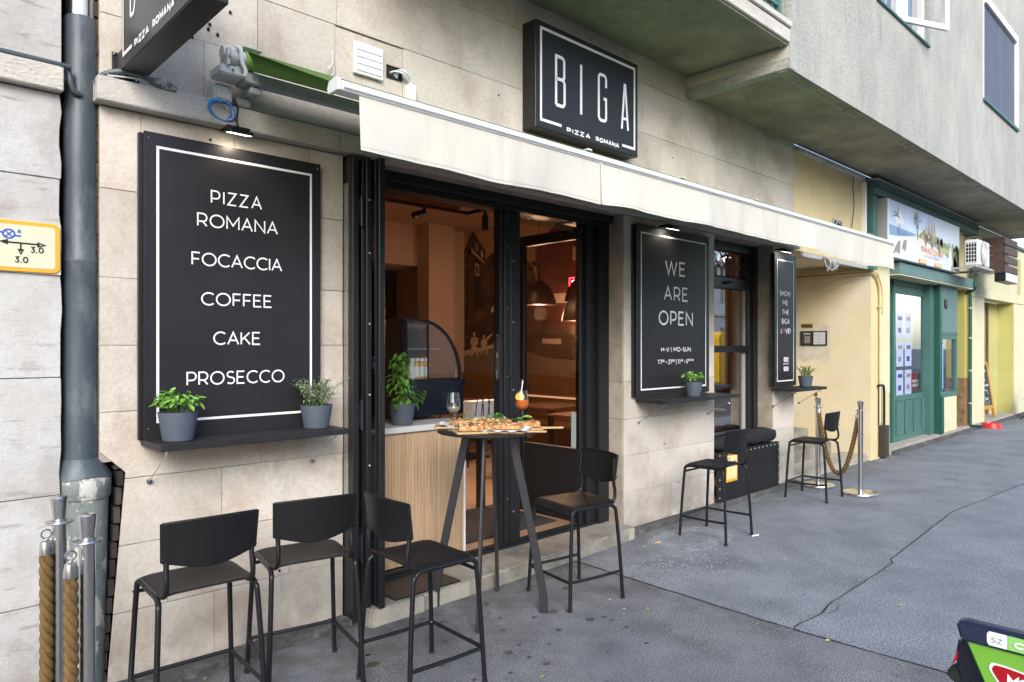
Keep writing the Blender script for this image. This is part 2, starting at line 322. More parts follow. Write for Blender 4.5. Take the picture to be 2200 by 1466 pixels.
    def mesh(s, name, mats, smooth=False, bevel=0., recalc=True):
        me = bpy.data.meshes.new(name); me.from_pydata(s.v, [], s.f)
        if not isinstance(mats, (list, tuple)): mats = [mats]
        for m in mats: me.materials.append(m)
        if len(mats) > 1: me.polygons.foreach_set('material_index', s.mi)
        if recalc or bevel:
            bm = bmesh.new(); bm.from_mesh(me); bmesh.ops.recalc_face_normals(bm, faces=bm.faces)
            if bevel:
                es = [e for e in bm.edges if len(e.link_faces) == 2 and e.calc_face_angle(0) > .5]
                if es: bmesh.ops.bevel(bm, geom=es, offset=bevel, segments=2 if bevel > .003 else 1, affect='EDGES', clamp_overlap=True)
            bm.to_mesh(me); bm.free()
        if smooth:
            me.shade_smooth()
            try: me.set_sharp_from_angle(angle=rad(38))
            except Exception: pass
        return me
    def build(s, name, mats, parent=None, smooth=False, bevel=0., kind=None, label=None, recalc=True):
        return link(name, s.mesh(name, mats, smooth, bevel, recalc), parent, kind, label)
def link(name, me, parent=None, kind=None, label=None, loc=None, rot=None, scale=None):
    o = bpy.data.objects.new(name, me); COL.objects.link(o)
    if parent: o.parent = parent
    if kind: o['kind'] = kind
    if label: o['label'] = label
    if loc is not None: o.location = loc
    if rot is not None: o.rotation_euler = rot
    if scale is not None: o.scale = scale
    return o
def world_child(o, parent):
    """keep the world position of o while parenting (parent has location/rotation only)"""
    bpy.context.view_layer.update(); o.parent = parent; o.matrix_parent_inverse = parent.matrix_world.inverted(); return o
def tag(o, label, cat, group=None):
    o['label'] = label; o['category'] = cat
    if group: o['group'] = group
    return o
def thing(name, label, cat, loc=(0, 0, 0), rz=0, group=None):
    o = bpy.data.objects.new(name, None); COL.objects.link(o); o.location = loc; o.rotation_euler = (0, 0, rz); o.empty_display_size = .1
    return tag(o, label, cat, group)
def copy_tree(o, parent=None):
    c = o.copy(); COL.objects.link(c)
    if parent: c.parent = parent
    for ch in list(o.children): copy_tree(ch, c)
    return c
def curve(pts, n=8):
    """Catmull-Rom through pts"""
    P = [Vector(p) for p in pts]; P = [P[0] * 2 - P[1]] + P + [P[-1] * 2 - P[-2]]; out = []
    for i in range(1, len(P) - 2):
        for k in range(n):
            t = k / n; a, b, c, d = P[i - 1], P[i], P[i + 1], P[i + 2]
            out.append(.5 * ((2 * b) + (c - a) * t + (2 * a - 5 * b + 4 * c - d) * t * t + (3 * b - a - 3 * c + d) * t ** 3))
    return out + [P[-2]]

# ------------------------------------------------------------------ single-stroke lettering
def arc(cx, cy, rx, ry, a0, a1, n=10): return [(cx + rx * cos(rad(a0 + (a1 - a0) * i / n)), cy + ry * sin(rad(a0 + (a1 - a0) * i / n))) for i in range(n + 1)]
GL = {
 'A': (.80, [[(0, 0), (.40, 1), (.80, 0)], [(.14, .33), (.66, .33)]]),
 'B': (.62, [[(0, 0), (0, 1)] + [(.3, 1)] + arc(.32, .76, .24, .24, 90, -90) + [(0, .52)], [(.3, .52)] + arc(.34, .26, .28, .26, 90, -90) + [(0, 0)]]),
 'C': (.82, [arc(.5, .5, .5, .5, 48, 312, 20)]),
 'D': (.80, [[(0, 0), (0, 1), (.32, 1)] + arc(.32, .5, .48, .5, 90, -90, 14) + [(0, 0)]]),
 'E': (.58, [[(.56, 1), (0, 1), (0, 0), (.58, 0)], [(0, .52), (.5, .52)]]),
 'F': (.55, [[(.55, 1), (0, 1), (0, 0)], [(0, .48), (.5, .48)]]),
 'G': (.86, [arc(.5, .5, .5, .5, 48, 318, 20) + [(.86, .18), (.86, .5)]]),
 'H': (.74, [[(0, 0), (0, 1)], [(.74, 0), (.74, 1)], [(0, .52), (.74, .52)]]),
 'I': (.02, [[(.01, 0), (.01, 1)]]),
 'J': (.42, [[(.42, 1), (.42, .3)] + arc(.2, .25, .22, .25, 0, -150)]),
 'K': (.68, [[(0, 0), (0, 1)], [(.64, 1), (0, .33)], [(.24, .56), (.68, 0)]]),
 'L': (.52, [[(0, 1), (0, 0), (.52, 0)]]),
 'M': (.90, [[(0, 0), (0, 1), (.45, .28), (.90, 1), (.90, 0)]]),
 'N': (.76, [[(0, 0), (0, 1), (.76, 0), (.76, 1)]]),
 'O': (1.0, [arc(.5, .5, .5, .5, 90, 450, 26)]),
 'P': (.64, [[(0, 0), (0, 1), (.34, 1)] + arc(.34, .68, .30, .32, 90, -90, 12) + [(0, .36)]]),
 'R': (.66, [[(0, 0), (0, 1), (.34, 1)] + arc(.34, .68, .30, .32, 90, -90, 12) + [(0, .36)], [(.36, .36), (.64, 0)]]),
 'S': (.60, [arc(.31, .76, .27, .24, 38, 262, 12) + arc(.30, .26, .30, .26, 84, -142, 12)]),
 'T': (.70, [[(0, 1), (.70, 1)], [(.35, 1), (.35, 0)]]),
 'U': (.72, [[(0, 1), (0, .38)] + arc(.36, .38, .36, .38, 180, 360, 14) + [(.72, 1)]]),
 'V': (.78, [[(0, 1), (.39, 0), (.78, 1)]]),
 'W': (1.16, [[(0, 1), (.29, 0), (.58, .96), (.87, 0), (1.16, 1)]]),
 'Y': (.72, [[(0, 1), (.36, .42), (.72, 1)], [(.36, .42), (.36, 0)]]),
 'Z': (.66, [[(0, 1), (.64, 1), (0, 0), (.66, 0)]]),
 '!': (.06, [[(.03, 1), (.03, .3)], [(.03, .08), (.03, 0)]]),
 '-': (.30, [[(0, .42), (.30, .42)]]), '|': (.06, [[(.03, -.2), (.03, 1.15)]]), ',': (.08, [[(.06, .06), (0, -.16)]]),
 '&': (.7, [[(.7, 0), (.2, .7)] + arc(.33, .82, .16, .17, 190, -60) + arc(.28, .24, .27, .26, 110, 330)]), '.': (.06, [[(.03, .07), (.03, 0)]]),
 '0': (.66, [arc(.33, .5, .33, .5, 90, 450, 22)]),
 '1': (.26, [[(0, 1), (.25, 1), (.25, 0)]]),
 '2': (.58, [arc(.28, .72, .27, .28, 160, -30, 10) + [(0, 0), (.58, 0)]]),
 '3': (.58, [[(.04, 1), (.54, 1), (.26, .6)] + arc(.27, .29, .29, .29, 80, -145, 10)]),
 '9': (.62, [arc(.3, .68, .29, .32, -20, 340, 16) + arc(.12, .62, .48, .62, 0, -80, 8)]),
 '\u2665': (.82, [[(.41, .05), (.03, .55)] + arc(.22, .68, .20, .22, 200, 20, 8) + [(.41, .66)] + arc(.60, .68, .20, .22, 160, -20, 8) + [(.79, .55), (.41, .05)]]),
}
def ribbon(mb, pts, w, fmap, off=.0015):
    pts = [Vector((a, b)) for a, b in pts]; q = [pts[0]]
    for p in pts[1:]:
        if (p - q[-1]).length > 1e-6: q.append(p)
    pts = q; m = len(pts)
    if m < 2: return
    closed = (pts[0] - pts[-1]).length < 1e-5
    if closed: pts = pts[:-1]; m -= 1
    Ls = []; Rs = []
    for i in range(m):
        a = pts[i - 1] if (i > 0 or closed) else None; b = pts[(i + 1) % m] if (i < m - 1 or closed) else None
        d1 = (pts[i] - a).normalized() if a is not None else None; d2 = (b - pts[i]).normalized() if b is not None else None
        if d1 is None: d1 = d2
        if d2 is None: d2 = d1
        n1 = Vector((-d1.y, d1.x)); n2 = Vector((-d2.y, d2.x)); n = (n1 + n2)
        n = n.normalized() if n.length > 1e-4 else n1
        k = min(1 / max(n.dot(n1), .35), 2.2); Ls.append(pts[i] + n * w / 2 * k); Rs.append(pts[i] - n * w / 2 * k)
    vs = [fmap(p.x, p.y, off) for p in Ls] + [fmap(p.x, p.y, off) for p in Rs]
    rng = range(m) if closed else range(m - 1)
    mb.add(vs, [(i, (i + 1) % m, (i + 1) % m + m, i + m) for i in rng])
def text(mb, s, u0, u1, v0, h, w, fmap, off=.0015, squash=1., space=.32, sp=.45):
    """fit s between u0..u1, caps from v0 to v0+h"""
    items = []; x = 0
    for ch in s:
        if ch == ' ': x += sp; continue
        gw, st = GL[ch]; items.append((x, gw, st)); x += gw + space
    tot = x - space; kx = (u1 - u0 - w) / tot; ky = h - w
    k = 0
    for gx, gw, st in items:
        for line in st:
            ribbon(mb, [(u0 + w / 2 + (gx + a) * kx, v0 + w / 2 + b * ky) for a, b in line], w, fmap, off + .00012 * (k % 5)); k += 1
def rectline(mb, u0, u1, v0, v1, w, fmap, off=.0015):
    P = [(u0, v0), (u1, v0), (u1, v1), (u0, v1), (u0, v0)]; ribbon(mb, P, w, fmap, off)
def facing(Y):  # lettering on a plane facing the street
    return lambda u, v, o: (u, Y - o, v)
exec_parts = []
WT = []
def wthing(name, label, cat, loc, group=None):
    o = thing(name, label, cat, loc, 0, group); WT.append(o); return o
def finish_world_things():
    for o in WT:
        for c in o.children: c.matrix_parent_inverse = Matrix.Translation(-Vector(o.location))
rnd = random.Random(11)

# ================================================================== GROUND
base = MB().box(-40, 90, -3.95, 12, -.30, -.022).build('pavement', M('joint_dark', (.018, .018, .017), .95), kind='structure')
def crackline(p, q, n, amp, r):
    out = []
    for i in range(n + 1):
        t = i / n; a = 0 if i in (0, n) else r.uniform(-amp, amp); b = 0 if i in (0, n) else r.uniform(-amp, amp)
        out.append((p[0] + (q[0] - p[0]) * t + a, p[1] + (q[1] - p[1]) * t + b))
    return out
r1 = random.Random(3)
jx = crackline((3.86, .3), (3.80, -1.80), 22, .006, r1) + crackline((3.80, -1.80), (3.90, -3.95), 20, .003, r1)[1:]
jy = crackline((3.83, -1.80), (4.16, -1.82), 5, .003, r1) + crackline((4.16, -1.82), (4.30, -1.795), 3, .004, r1)[1:] + crackline((4.30, -1.795), (5.5, -1.775), 22, .004, r1)[1:] + crackline((5.5, -1.775), (5.56, -1.735), 2, .002, r1)[1:] + crackline((5.56, -1.735), (7.57, -1.62), 40, .005, r1)[1:] + crackline((7.57, -1.62), (9.7, -1.79), 40, .005, r1)[1:] + [(14, -1.80), (90, -1.80)]
def panel(name, poly, z, mat):
    o = MB().prism(poly, -.022, z, 'z').build(name, mat, base); return o
g = .0055
panel('asphalt_panel', [(-40, .3)] + [(x - g, y) for x, y in jx] + [(-40, -3.95)], .0, asph2)
up = [(x + g, y) for x, y in jx if y > -1.79]
panel('asphalt_panel', up + [(x, y + g) for x, y in jy] + [(90, .3)], .001, asph)
lo = [(x + g, y) for x, y in jx if y < -1.81]
panel('asphalt_panel', [(x, y - g) for x, y in jy] + [(90, -3.95)] + lo[::-1], -.001, asph3)
tarm = M('tar_joint', (.022, .021, .02), .9, var=.3, vs=30)
_fz = lambda u, v, o: (u, v, o)
def tar(P, w, z):
    m = MB(); P = P[:]; Q = []
    for (a, b), (c, d) in zip(P[:-1], P[1:]):
        n = max(1, int(math.hypot(c - a, d - b) / .03))
        if math.hypot(c - a, d - b) > 5: n = 1
        for k in range(n): Q.append((a + (c - a) * k / n + r1.uniform(-.0015, .0015), b + (d - b) * k / n + r1.uniform(-.0015, .0015)))
    Q.append(P[-1]); vs = []
    for i, (a, b) in enumerate(Q):
        c, d = Q[min(i + 1, len(Q) - 1)]; e, f_ = Q[max(i - 1, 0)]; t = Vector((c - e, d - f_)); t = t.normalized() if t.length > 0 else Vector((1, 0)); h = w * r1.uniform(.5, 1.25) / 2
        vs += [(a - t.y * h, b + t.x * h, z), (a + t.y * h, b - t.x * h, z)]
    m.add(vs, [(2 * i, 2 * i + 1, 2 * i + 3, 2 * i + 2) for i in range(len(Q) - 1)]); return m.build('joint_filler', tarm, base, recalc=False)
tar([p for p in jx if p[1] < -.16], .011, .0035); tar(jy, .006, .0042); tar([(4.16, -1.825), (4.20, -1.86), (4.28, -1.865), (4.36, -1.84), (4.38, -1.795)], .004, .0046); tar([(4.10, -1.82), (4.125, -1.85)], .004, .0046)
MB().box(-40, 90, -4.15, -3.955, -.3, .0).build('kerb', conc_dark, kind='structure', bevel=.012)
MB().box(-40, 90, -21.0, -4.155, -.4, -.13).build('road', road, kind='structure')
MB().box(-40, 90, -25.0, -21.005, -.4, .0).build('far_pavement', asph, kind='structure')
MB().box(-300, 400, -300, 300, -.6, -.45).build('ground', road, kind='structure')
# worn square patch and its pale rim by the second stool
pm = MB()
def ring_patch(cx, cy, rx, ry, n, r, z, jit):
    P = []
    for i in range(n):
        a = 2 * pi * i / n; k = 1 + r.uniform(-jit, jit); c = abs(cos(a)) ** .55 * (1 if cos(a) > 0 else -1); s_ = abs(sin(a)) ** .55 * (1 if sin(a) > 0 else -1)
        P.append((cx + rx * c * k, cy + ry * s_ * k))
    return P
pale = M('pale_cement_patch', (.25, .263, .285), .85, var=.25, vs=9, c2=(.21, .225, .25), s2=7, t2=.48, w2=.2, bump=.6, bs=80, fine=.6)
MB().prism(ring_patch(4.99, -.42, .36, .25, 40, r1, 0, .10), .0, .004, 'z').build('cement_patch', pale, base)
MB().prism(ring_patch(4.99, -.42, .23, .14, 30, r1, 0, .07), .004, .007, 'z').build('manhole_fill', asph, base)
# gravelly scatter: pale chips where the asphalt has worn
ch = MB()
for i in range(900):
    t = r1.random(); x = 4.15 + r1.gauss(0, .18) + t * .5; y = -.58 - t * .33 + r1.gauss(0, .09)
    a = r1.uniform(0, pi); l = r1.uniform(.004, .013); w = l * .4
    ch.add([(x + cos(a) * l, y + sin(a) * l, .0045), (x - sin(a) * w, y + cos(a) * w, .006), (x - cos(a) * l, y - sin(a) * l, .0045), (x + sin(a) * w, y - cos(a) * w, .0035)], [(0, 1, 2, 3)])
ch.build('pale_chips', M('pale_chips', (.40, .42, .45), .8), base, kind='stuff')
# dark drips and splashes as thin wet spots
sp_ = MB()
for i in range(70):
    x = r1.uniform(1.6, 4.6); y = r1.uniform(-2.2, -.25)
    if i > 18: x = 2.5 + r1.gauss(0, .6); y = -.8 + r1.gauss(0, .5)
    if y > -.2: continue
    a = r1.uniform(.005, .022) * (1 if r1.random() < .8 else 1.8); n = 10; ph = r1.uniform(0, 6)
    sp_.add([(x + a * cos(2 * pi * k / n) * (1 + .25 * sin(2 * k + ph)), y + a * .8 * sin(2 * pi * k / n) * (1 + .2 * sin(3 * k + ph)), .0022 if x < 3.83 else .0035) for k in range(n)], [tuple(range(n))])
sp_.build('drip_stains', M('drip_stain', (.060, .058, .056), .5, var=.3, vs=60), base, kind='stuff')

# ================================================================== STONE BUILDING (shop)
B = wthing('stone_building', 'limestone-clad building with the pizza shop, a grey balcony and an overhanging grey upper storey', 'building', (4.3, 0, 0))
TW = 4.6
core = MB()
core.box(.93, 2.04, .012, .30, -.02, 2.66); core.box(.815, .93, .012, .30, 1.05, 2.66)
core.box(4.648, 6.055, .012, .30, -.02, 2.66); core.box(7.285, 7.78, .012, .30, -.02, 2.66)
core.box(.815, 7.78, .012, .30, 2.66, 6.2)
core.build('wall_core', mortar, B)
ZC = [.04, .353, .660, .966, 1.277, 1.58, 1.888, 2.29, 2.658]
JO = .0011
def slab(x0, x1, z0, z1, mat=stone, xl=None, y=0.0, d=.011, name='stone_slab'):
    y0 = y + rnd.uniform(-.0014, .0014); j = JO * rnd.uniform(.6, 1.5)
    if xl: poly = [(x + j, z) for x, z in xl] + [(x1 - j, z1 - j), (x1 - j, z0 + j)]; poly = poly
    else:
        t = rnd.uniform(-.0012, .0012); poly = [(x0 + j, z0 + j + t), (x0 + j, z1 - j), (x1 - j, z1 - j + t), (x1 - j, z0 + j)]
    return MB().prism(poly, y0, y0 + d, 'y').build(name, mat, B, bevel=.0012)
def course(x0, x1, z0, z1, verts=None, mat=stone, lo=.5, hi=.95, first=None):
    xs = [x0]
    if verts is not None: xs += [v for v in verts if x0 < v < x1]
    x = xs[-1]
    if verts is None or x1 - x > hi * 1.2:
        while True:
            x += rnd.uniform(lo, hi)
            if x > x1 - .25: break
            xs.append(x)
    xs.append(x1)
    for a, b in zip(xs[:-1], xs[1:]):
        slab(a, b, z0, z1, mat, xl=first if (a == x0 and first) else None)
jr = {0: [1.32], 1: [1.10, 1.72], 2: [1.357], 3: [1.557], 4: [1.34], 5: [1.62], 6: [1.05, 1.70], 7: [.985, 1.42, 1.83]}
edge = lambda z: .92 - (.995 - z) / .945 * .075 if z < .995 else .92 - (z - .995) / .105 * .105
for i in range(8):
    z0, z1 = ZC[i], ZC[i + 1]; f = None
    if i < 3: f = [(edge(z0), z0 + .002), (edge(z1), z1 - .002)]
    if i == 3: f = [(edge(z0), z0 + .002), (.92, .995), (.815, 1.10), (.815, z1 - .002)]
    course(.815, 2.04, z0, z1, jr[i], first=f)
    course(4.644, 6.06, z0, z1, {0: [5.35], 1: [4.99, 5.62], 2: [5.40], 3: [5.05], 4: [5.5], 5: [5.2], 6: [5.45], 7: [4.78, 5.9]}[i])
    course(7.28, 7.78, z0, z1, [])
# stone returns in the reveals
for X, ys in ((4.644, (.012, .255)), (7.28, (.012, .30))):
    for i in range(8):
        MB().box(X + .0 + .0015 - .011, X + .0005, ys[0], ys[1], ZC[i] + .0015, ZC[i + 1] - .0015).build('reveal_slab', stone_reveal_shade, B, bevel=.001)
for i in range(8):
    MB().box(6.06 - .001, 6.07, .012, .30, ZC[i] + .0015, ZC[i + 1] - .0015).build('reveal_slab', stone_reveal_shade, B)
# upper courses
ZU = [2.772, 3.080, 3.392, 3.815, 4.10, 4.55, 5.0, 5.5, 6.2]
VU = {0: [1.27, 1.98, 2.75, 3.4, 4.2, 4.95, 5.7, 6.5, 7.2], 1: [.985, 1.542, 1.992, 2.45, 3.28, 4.05, 4.66, 5.176, 5.669, 6.08, 6.62, 7.15], 2: [1.2, 2.0, 2.9, 3.75, 4.902, 5.669, 6.08, 6.9], 3: [1.6, 2.5, 3.4, 4.3, 5.2, 6.0, 6.9]}
for i in range(8):
    z0, z1 = ZU[i], ZU[i + 1]
    if i < 4: xs = [.815] + VU[i] + [7.78]
    else:
        xs = [.815]
        while xs[-1] < 2.4: xs.append(xs[-1] + rnd.uniform(.6, .9))
    for a, b in zip(xs[:-1], xs[1:]):
        special = (i == 1 and abs(a - 1.992) < .01)
        slab(a, b, z0, z1 - (.008 if special else 0), y=.004 if special else .0)
# travertine ledge
for a, b in ((.79, 1.975), (1.979, 3.3), (3.304, 4.9), (4.904, 6.3), (6.304, 7.78)):
    MB().box(a, b, -.075, .02, 2.664, 2.77).build('ledge_stone', travertine, B, bevel=.004)
MB().box(.795, 7.78, -.06, .0, 2.7702, 2.776).build('ledge_cap', greyp, B)
# wall holes with rust
hb = MB()
for px, py in ((450, 53), (467, 75), (447, 63), (494, 27), (383, 25), (412, 80)):
    p = at(px, py, -.002); hb.prism([(p.x + .008 * cos(a * .7), p.z + .010 * sin(a * .7)) for a in range(9)], -.0035, -.002, 'y')
for X, Z in ((5.35, 3.26), (5.0, 3.09), (4.74, 3.52), (3.24, 3.30), (1.66, .38), (1.30, 2.6), (5.22, .71), (5.45, .34), (1.09, 1.09), (1.81, 1.09)):
    hb.prism([(X + .007 * cos(a * .7), Z + .008 * sin(a * .7)) for a in range(9)], -.0035, -.002, 'y')
hb.build('drill_holes', darkhole, B)
# brick edge in the gap beside the pipe and its dark back
gb = MB(); gb.box(.60, .95, .26, .30, 0, 5); gb.build('gap_back', darkhole, B)
z = 0.02; k = 0
while z < 4.4:
    h_ = rnd.uniform(.065, .075)
    e = edge(min(max(z, .04), 1.1)) if z < 1.1 else .815
    MB().box(e - .020 - rnd.uniform(0, .004), e + .001, .020 + rnd.uniform(0, .006), .24, z, z + h_).build('brick', brickm, B); z += h_ + .012; k += 1
# plinth strips
def rough_strip(x0, x1, y0, y1, z, mat, nm, n=40, amp=.006):
    f = lambda u, v: Vector((x0 + (x1 - x0) * u, y0 + (y1 - y0) * min(1, max(0, (v - .35) / .65)) + rnd.uniform(-amp, amp) * (v < .9), (z * min(1, v / .35) if v < .35 else z) + rnd.uniform(-amp, amp) * .4 * (v > .1)))
    return MB().grid(f, n, 8).build(nm, mat, B, smooth=True)
rough_strip(.85, 2.04, -.10, .02, .045, conc_dark, 'plinth', 60, .008)
rough_strip(4.66, 7.80, -.055, .02, .055, conc_dark, 'plinth', 120, .004)
# door step
st = MB().prism([(2.10, .25), (2.10, -.19), (3.55, -.165), (4.50, -.125), (4.66, -.105), (4.66, .25)], -.01, .098, 'z').build('door_step', conc, B, bevel=.012)
st2 = MB()
for i in range(7): x0 = 2.12 + i * .36; st2.box(x0, x0 + .352, -.192 + i * .013 - .004, -.16 + i * .013, .0, .092)
st2.build('step_nosing', conc_l, B, bevel=.006)
MB().box(2.29, 2.78, -.155, .17, .0985, .108).build('doormat_plate', black, B, bevel=.002)
# door opening frame: sill track, head, jambs, mullion
MB().box(2.30, 4.60, .165, .255, .098, .118).build('door_sill', black, B, bevel=.003)
MB().box(2.30, 4.60, .185, .20, .118, .136).build('door_track', black, B, bevel=.002)
MB().box(2.30, 4.60, .225, .24, .118, .130).build('door_track', black, B, bevel=.002)
MB().box(2.04, 4.644, .15, .30, 2.565, 2.664).build('door_head', black, B, bevel=.004)
MB().box(2.04, 4.644, .10, .15, 2.60, 2.664).build('door_head_trim', black, B, bevel=.003)
MB().box(4.366, 4.40, .17, .29, .10, 2.565).build('door_jamb', black, B, bevel=.004)
MB().box(4.40, 4.50, .19, .30, .10, 2.565).build('door_jamb', black, B, bevel=.004)
MB().box(4.50, 4.64, .15, .30, .10, 2.565).build('door_jamb', black, B, bevel=.004)
mull = wthing('door_post', 'black steel door post with steel lock strip in the middle of the shop doorway', 'door post', (3.53, .23, .10))
MB().box(3.442, 3.478, .205, .275, .118, 2.564).build('edge_profile', black, mull, bevel=.002)
MB().box(3.480, 3.535, .195, .275, .118, 2.564).build('stile', black, mull, bevel=.003)
MB().box(3.538, 3.585, .190, .275, .118, 2.564).build('stile', black, mull, bevel=.003)
MB().box(3.588, 3.640, .198, .275, .118, 2.564).build('stile', black, mull, bevel=.003)
MB().box(3.4385, 3.4415, .222, .246, 1.33, 1.66).build('lock_strip', steel, mull)
lk = MB(); lk.box(3.437, 3.4384, .228, .240, 1.40, 1.49); lk.box(3.437, 3.4384, .228, .240, 1.53, 1.60); lk.build('latch_slot', darkhole, mull)
sc = MB()
for zz in (.35, .8, 1.25, 1.75, 2.2): sc.blob((3.561, .188, zz), .006); sc.blob((3.505, .193, zz + .1), .004)
sc.build('screws', greyp, mull)
# transom pane above the open leaf
MB().box(3.64, 4.365, .23, .236, 2.50, 2.565).build('transom_pane', pane_d, B)
# open inner leaf
D1 = wthing('open_door_leaf', 'black framed glass door leaf standing open into the shop beside the right jamb', 'door', (4.33, .26, .12))
MB().box(4.315, 4.36, .195, .212, .125, 2.54).build('stile', black, D1, bevel=.003)
MB().box(4.315, 4.36, .85, .94, .125, 2.54).build('stile', black, D1, bevel=.003)
MB().box(4.315, 4.36, .213, .85, 2.45, 2.54).build('top_rail', black, D1, bevel=.003)
MB().box(4.315, 4.36, .213, .85, .125, .73).build('kick_panel', black, D1, bevel=.003)
MB().box(4.334, 4.340, .213, .85, .73, 2.45).build('glass', pane_d, D1)
MB().box(4.310, 4.3135, .235, .285, .74, 1.03).build('notice_sticker', M('pale_notice', (.33, .40, .40), .5), D1)
MB().box(4.300, 4.3145, .80, .84, 1.10, 1.28).build('lock_case', black, D1)
hh = MB().tube([(4.30, .83, 1.05), (4.27, .83, 1.05), (4.27, .83, 1.28), (4.30, .83, 1.28)], .008); hh.build('handle', steel, D1)
# folded leaves at the left jamb
F1 = wthing('folding_door', 'stack of folded black steel and glass door leaves beside the left shop window board', 'folding door', (2.16, 0, .02))
def leaf(x0, x1, y0, y1, nm='leaf_frame', g=True, yb=.5):
    m = MB(); m.box(x0, x1, y0, y0 + .045, .03, 2.64); m.box(x0, x1, y1 - .06, y1, .03, 2.64); m.box(x0, x1, y0 + .045, y1 - .06, 2.50, 2.64); m.box(x0, x1, y0 + .045, y1 - .06, .03, .55)
    o = m.build(nm, black, F1, bevel=.003)
    if g: MB().box((x0 + x1) / 2 - .003 - .02, (x0 + x1) / 2 - .02 + .003, y0 + .045, y1 - .06, .55, 2.50).build('leaf_glass', pane_r, F1)
    return o
leaf(2.045, 2.083, -.10, .50); leaf(2.112, 2.145, -.135, .50); leaf(2.164, 2.202, -.185, .50)
MB().box(2.085, 2.110, -.06, .48, .03, 2.62).build('leaf_gap_shade', darkhole, F1)  # black filling between the folded leaves, the gap's shade put into colour
MB().box(2.147, 2.162, -.08, .48, .03, 2.62).build('leaf_gap_shade', darkhole, F1)
for zz in (.35, 1.10, 2.25):
    m = MB().tube([(2.099, -.108, zz), (2.099, -.108, zz + .17)], .010, 10); m.box(2.084, 2.113, -.104, -.098, zz + .02, zz + .15); m.build('hinge', black, F1, smooth=True)
m = MB()
for zz in (.5, .9, 1.3, 1.7, 2.1, 2.4): m.blob((2.130, -.137, zz), .006); m.blob((2.155, -.09, zz - .1), .004)
m.build('rivets', greyp, F1)
MB().box(2.172, 2.194, -.190, -.186, 1.08, 1.36).build('handle_recess', darkhole, F1)
# right-hand sash window
Wn = wthing('sash_window', 'tall black framed window between the two right stone piers with a wrought grille in its top light', 'window', (6.7, .22, .55))
MB().box(6.072, 6.14, .20, .30, .55, 2.655).build('frame_side', black, Wn, bevel=.003)
MB().box(7.115, 7.175, .19, .30, .55, 2.655).build('frame_side', black, Wn, bevel=.003)
MB().box(7.18, 7.268, .17, .30, .55, 2.655).build('frame_side', black, Wn, bevel=.003)
MB().box(6.14, 7.115, .19, .30, 2.57, 2.655).build('frame_head', black, Wn, bevel=.003)
MB().box(6.14, 7.115, .18, .29, 2.175, 2.285).build('transom', black, Wn, bevel=.003)
MB().box(6.14, 7.115, .19, .29, 1.505, 1.575).build('meeting_rail', black, Wn, bevel=.003)
MB().box(6.14, 7.115, .19, .30, .55, .66).build('frame_sill', black, Wn, bevel=.003)
MB().box(7.06, 7.112, .235, .27, .66, 1.505).build('sash_stile', greyp, Wn, bevel=.002)
MB().box(7.085, 7.112, .235, .27, 1.575, 2.175).build('sash_stile', greyp, Wn, bevel=.002)
MB().box(6.14, 7.06, .25, .256, .66, 1.505).build('pane', pane_r, Wn)
MB().box(6.14, 7.085, .25, .256, 1.575, 2.175).build('pane', pane_r, Wn)
MB().box(6.14, 7.115, .25, .256, 2.285, 2.57).build('pane', pane_r, Wn)
gr = MB()
for i in range(9):
    x0 = 6.14 + i * .125
    for s in (1, -1):
        P = []
        for k in range(13):
            t = k / 12; P.append((x0 + s * .0625 * sin(t * pi * 2) * 1.0, .222, 2.27 + t * .30))
        gr.tube(P, .0045, 5)
gr.tube([(6.14, .222, 2.30), (7.11, .222, 2.30)], .005, 5); gr.build('grille', black, Wn)
MB().tube([(6.56, .17, 2.23), (6.62, .14, 2.235), (6.66, .17, 2.23)], .014, 8).build('catch', black, Wn, smooth=True)
# perforated box below the window with rivets and notice
Pb = wthing('radiator_box', 'black riveted perforated metal box below the window', 'metal box', (6.7, .1, .03))
MB().box(6.075, 7.345, -.03, -.012, .03, .535).build('frame_plate', black, Pb, bevel=.003)
MB().box(6.075, 7.345, -.011, .17, .50, .534).build('top_plate', black, Pb, bevel=.003)
m = MB()
for i in range(26): z0 = .075 + i * .0165; m.box(6.125, 7.295, -.034, -.0305, z0, z0 + .008)
m.build('louvres', perf, Pb)
for (a, b, c, d) in ((6.075, 7.345, .485, .535), (6.075, 7.345, .03, .068)): MB().box(a, b, -.037, -.0305, c, d).build('border_strip', black, Pb, bevel=.001)
for (a, b) in ((6.075, 6.12), (7.30, 7.345)): MB().box(a, b, -.0368, -.0303, .0685, .4845).build('border_strip', black, Pb, bevel=.001)
m = MB()
for i in range(15):
    x = 6.10 + i * .0873; m.blob((x, -.037, .51), .0075); m.blob((x, -.037, .049), .0075)
for i in range(5): m.blob((6.098, -.037, .10 + i * .088), .0075); m.blob((7.322, -.037, .10 + i * .088), .0075)
m.build('rivets', greyp, Pb)
nb = wthing('utility_notice', 'worn yellow rimmed utility marker with an arrow on the black perforated box', 'sign', (6.33, -.04, .3))
MB().box(6.215, 6.43, -.042, -.038, .235, .50).build('plate', orange_b, nb, bevel=.001)
MB().box(6.23, 6.417, -.0432, -.0421, .262, .488).build('face', M('pale_yellow_face', (.70, .62, .30), .5, var=.1, vs=30), nb)
m = MB(); f = facing(-.0432); ribbon(m, [(6.25, .425), (6.40, .43)], .008, f, .0008); ribbon(m, [(6.325, .425), (6.325, .375)], .007, f, .001); ribbon(m, arc(6.27, .462, .015, .013, 0, 360), .005, f, .0008); m.build('arrow_print', black, nb)
Cu = MB()
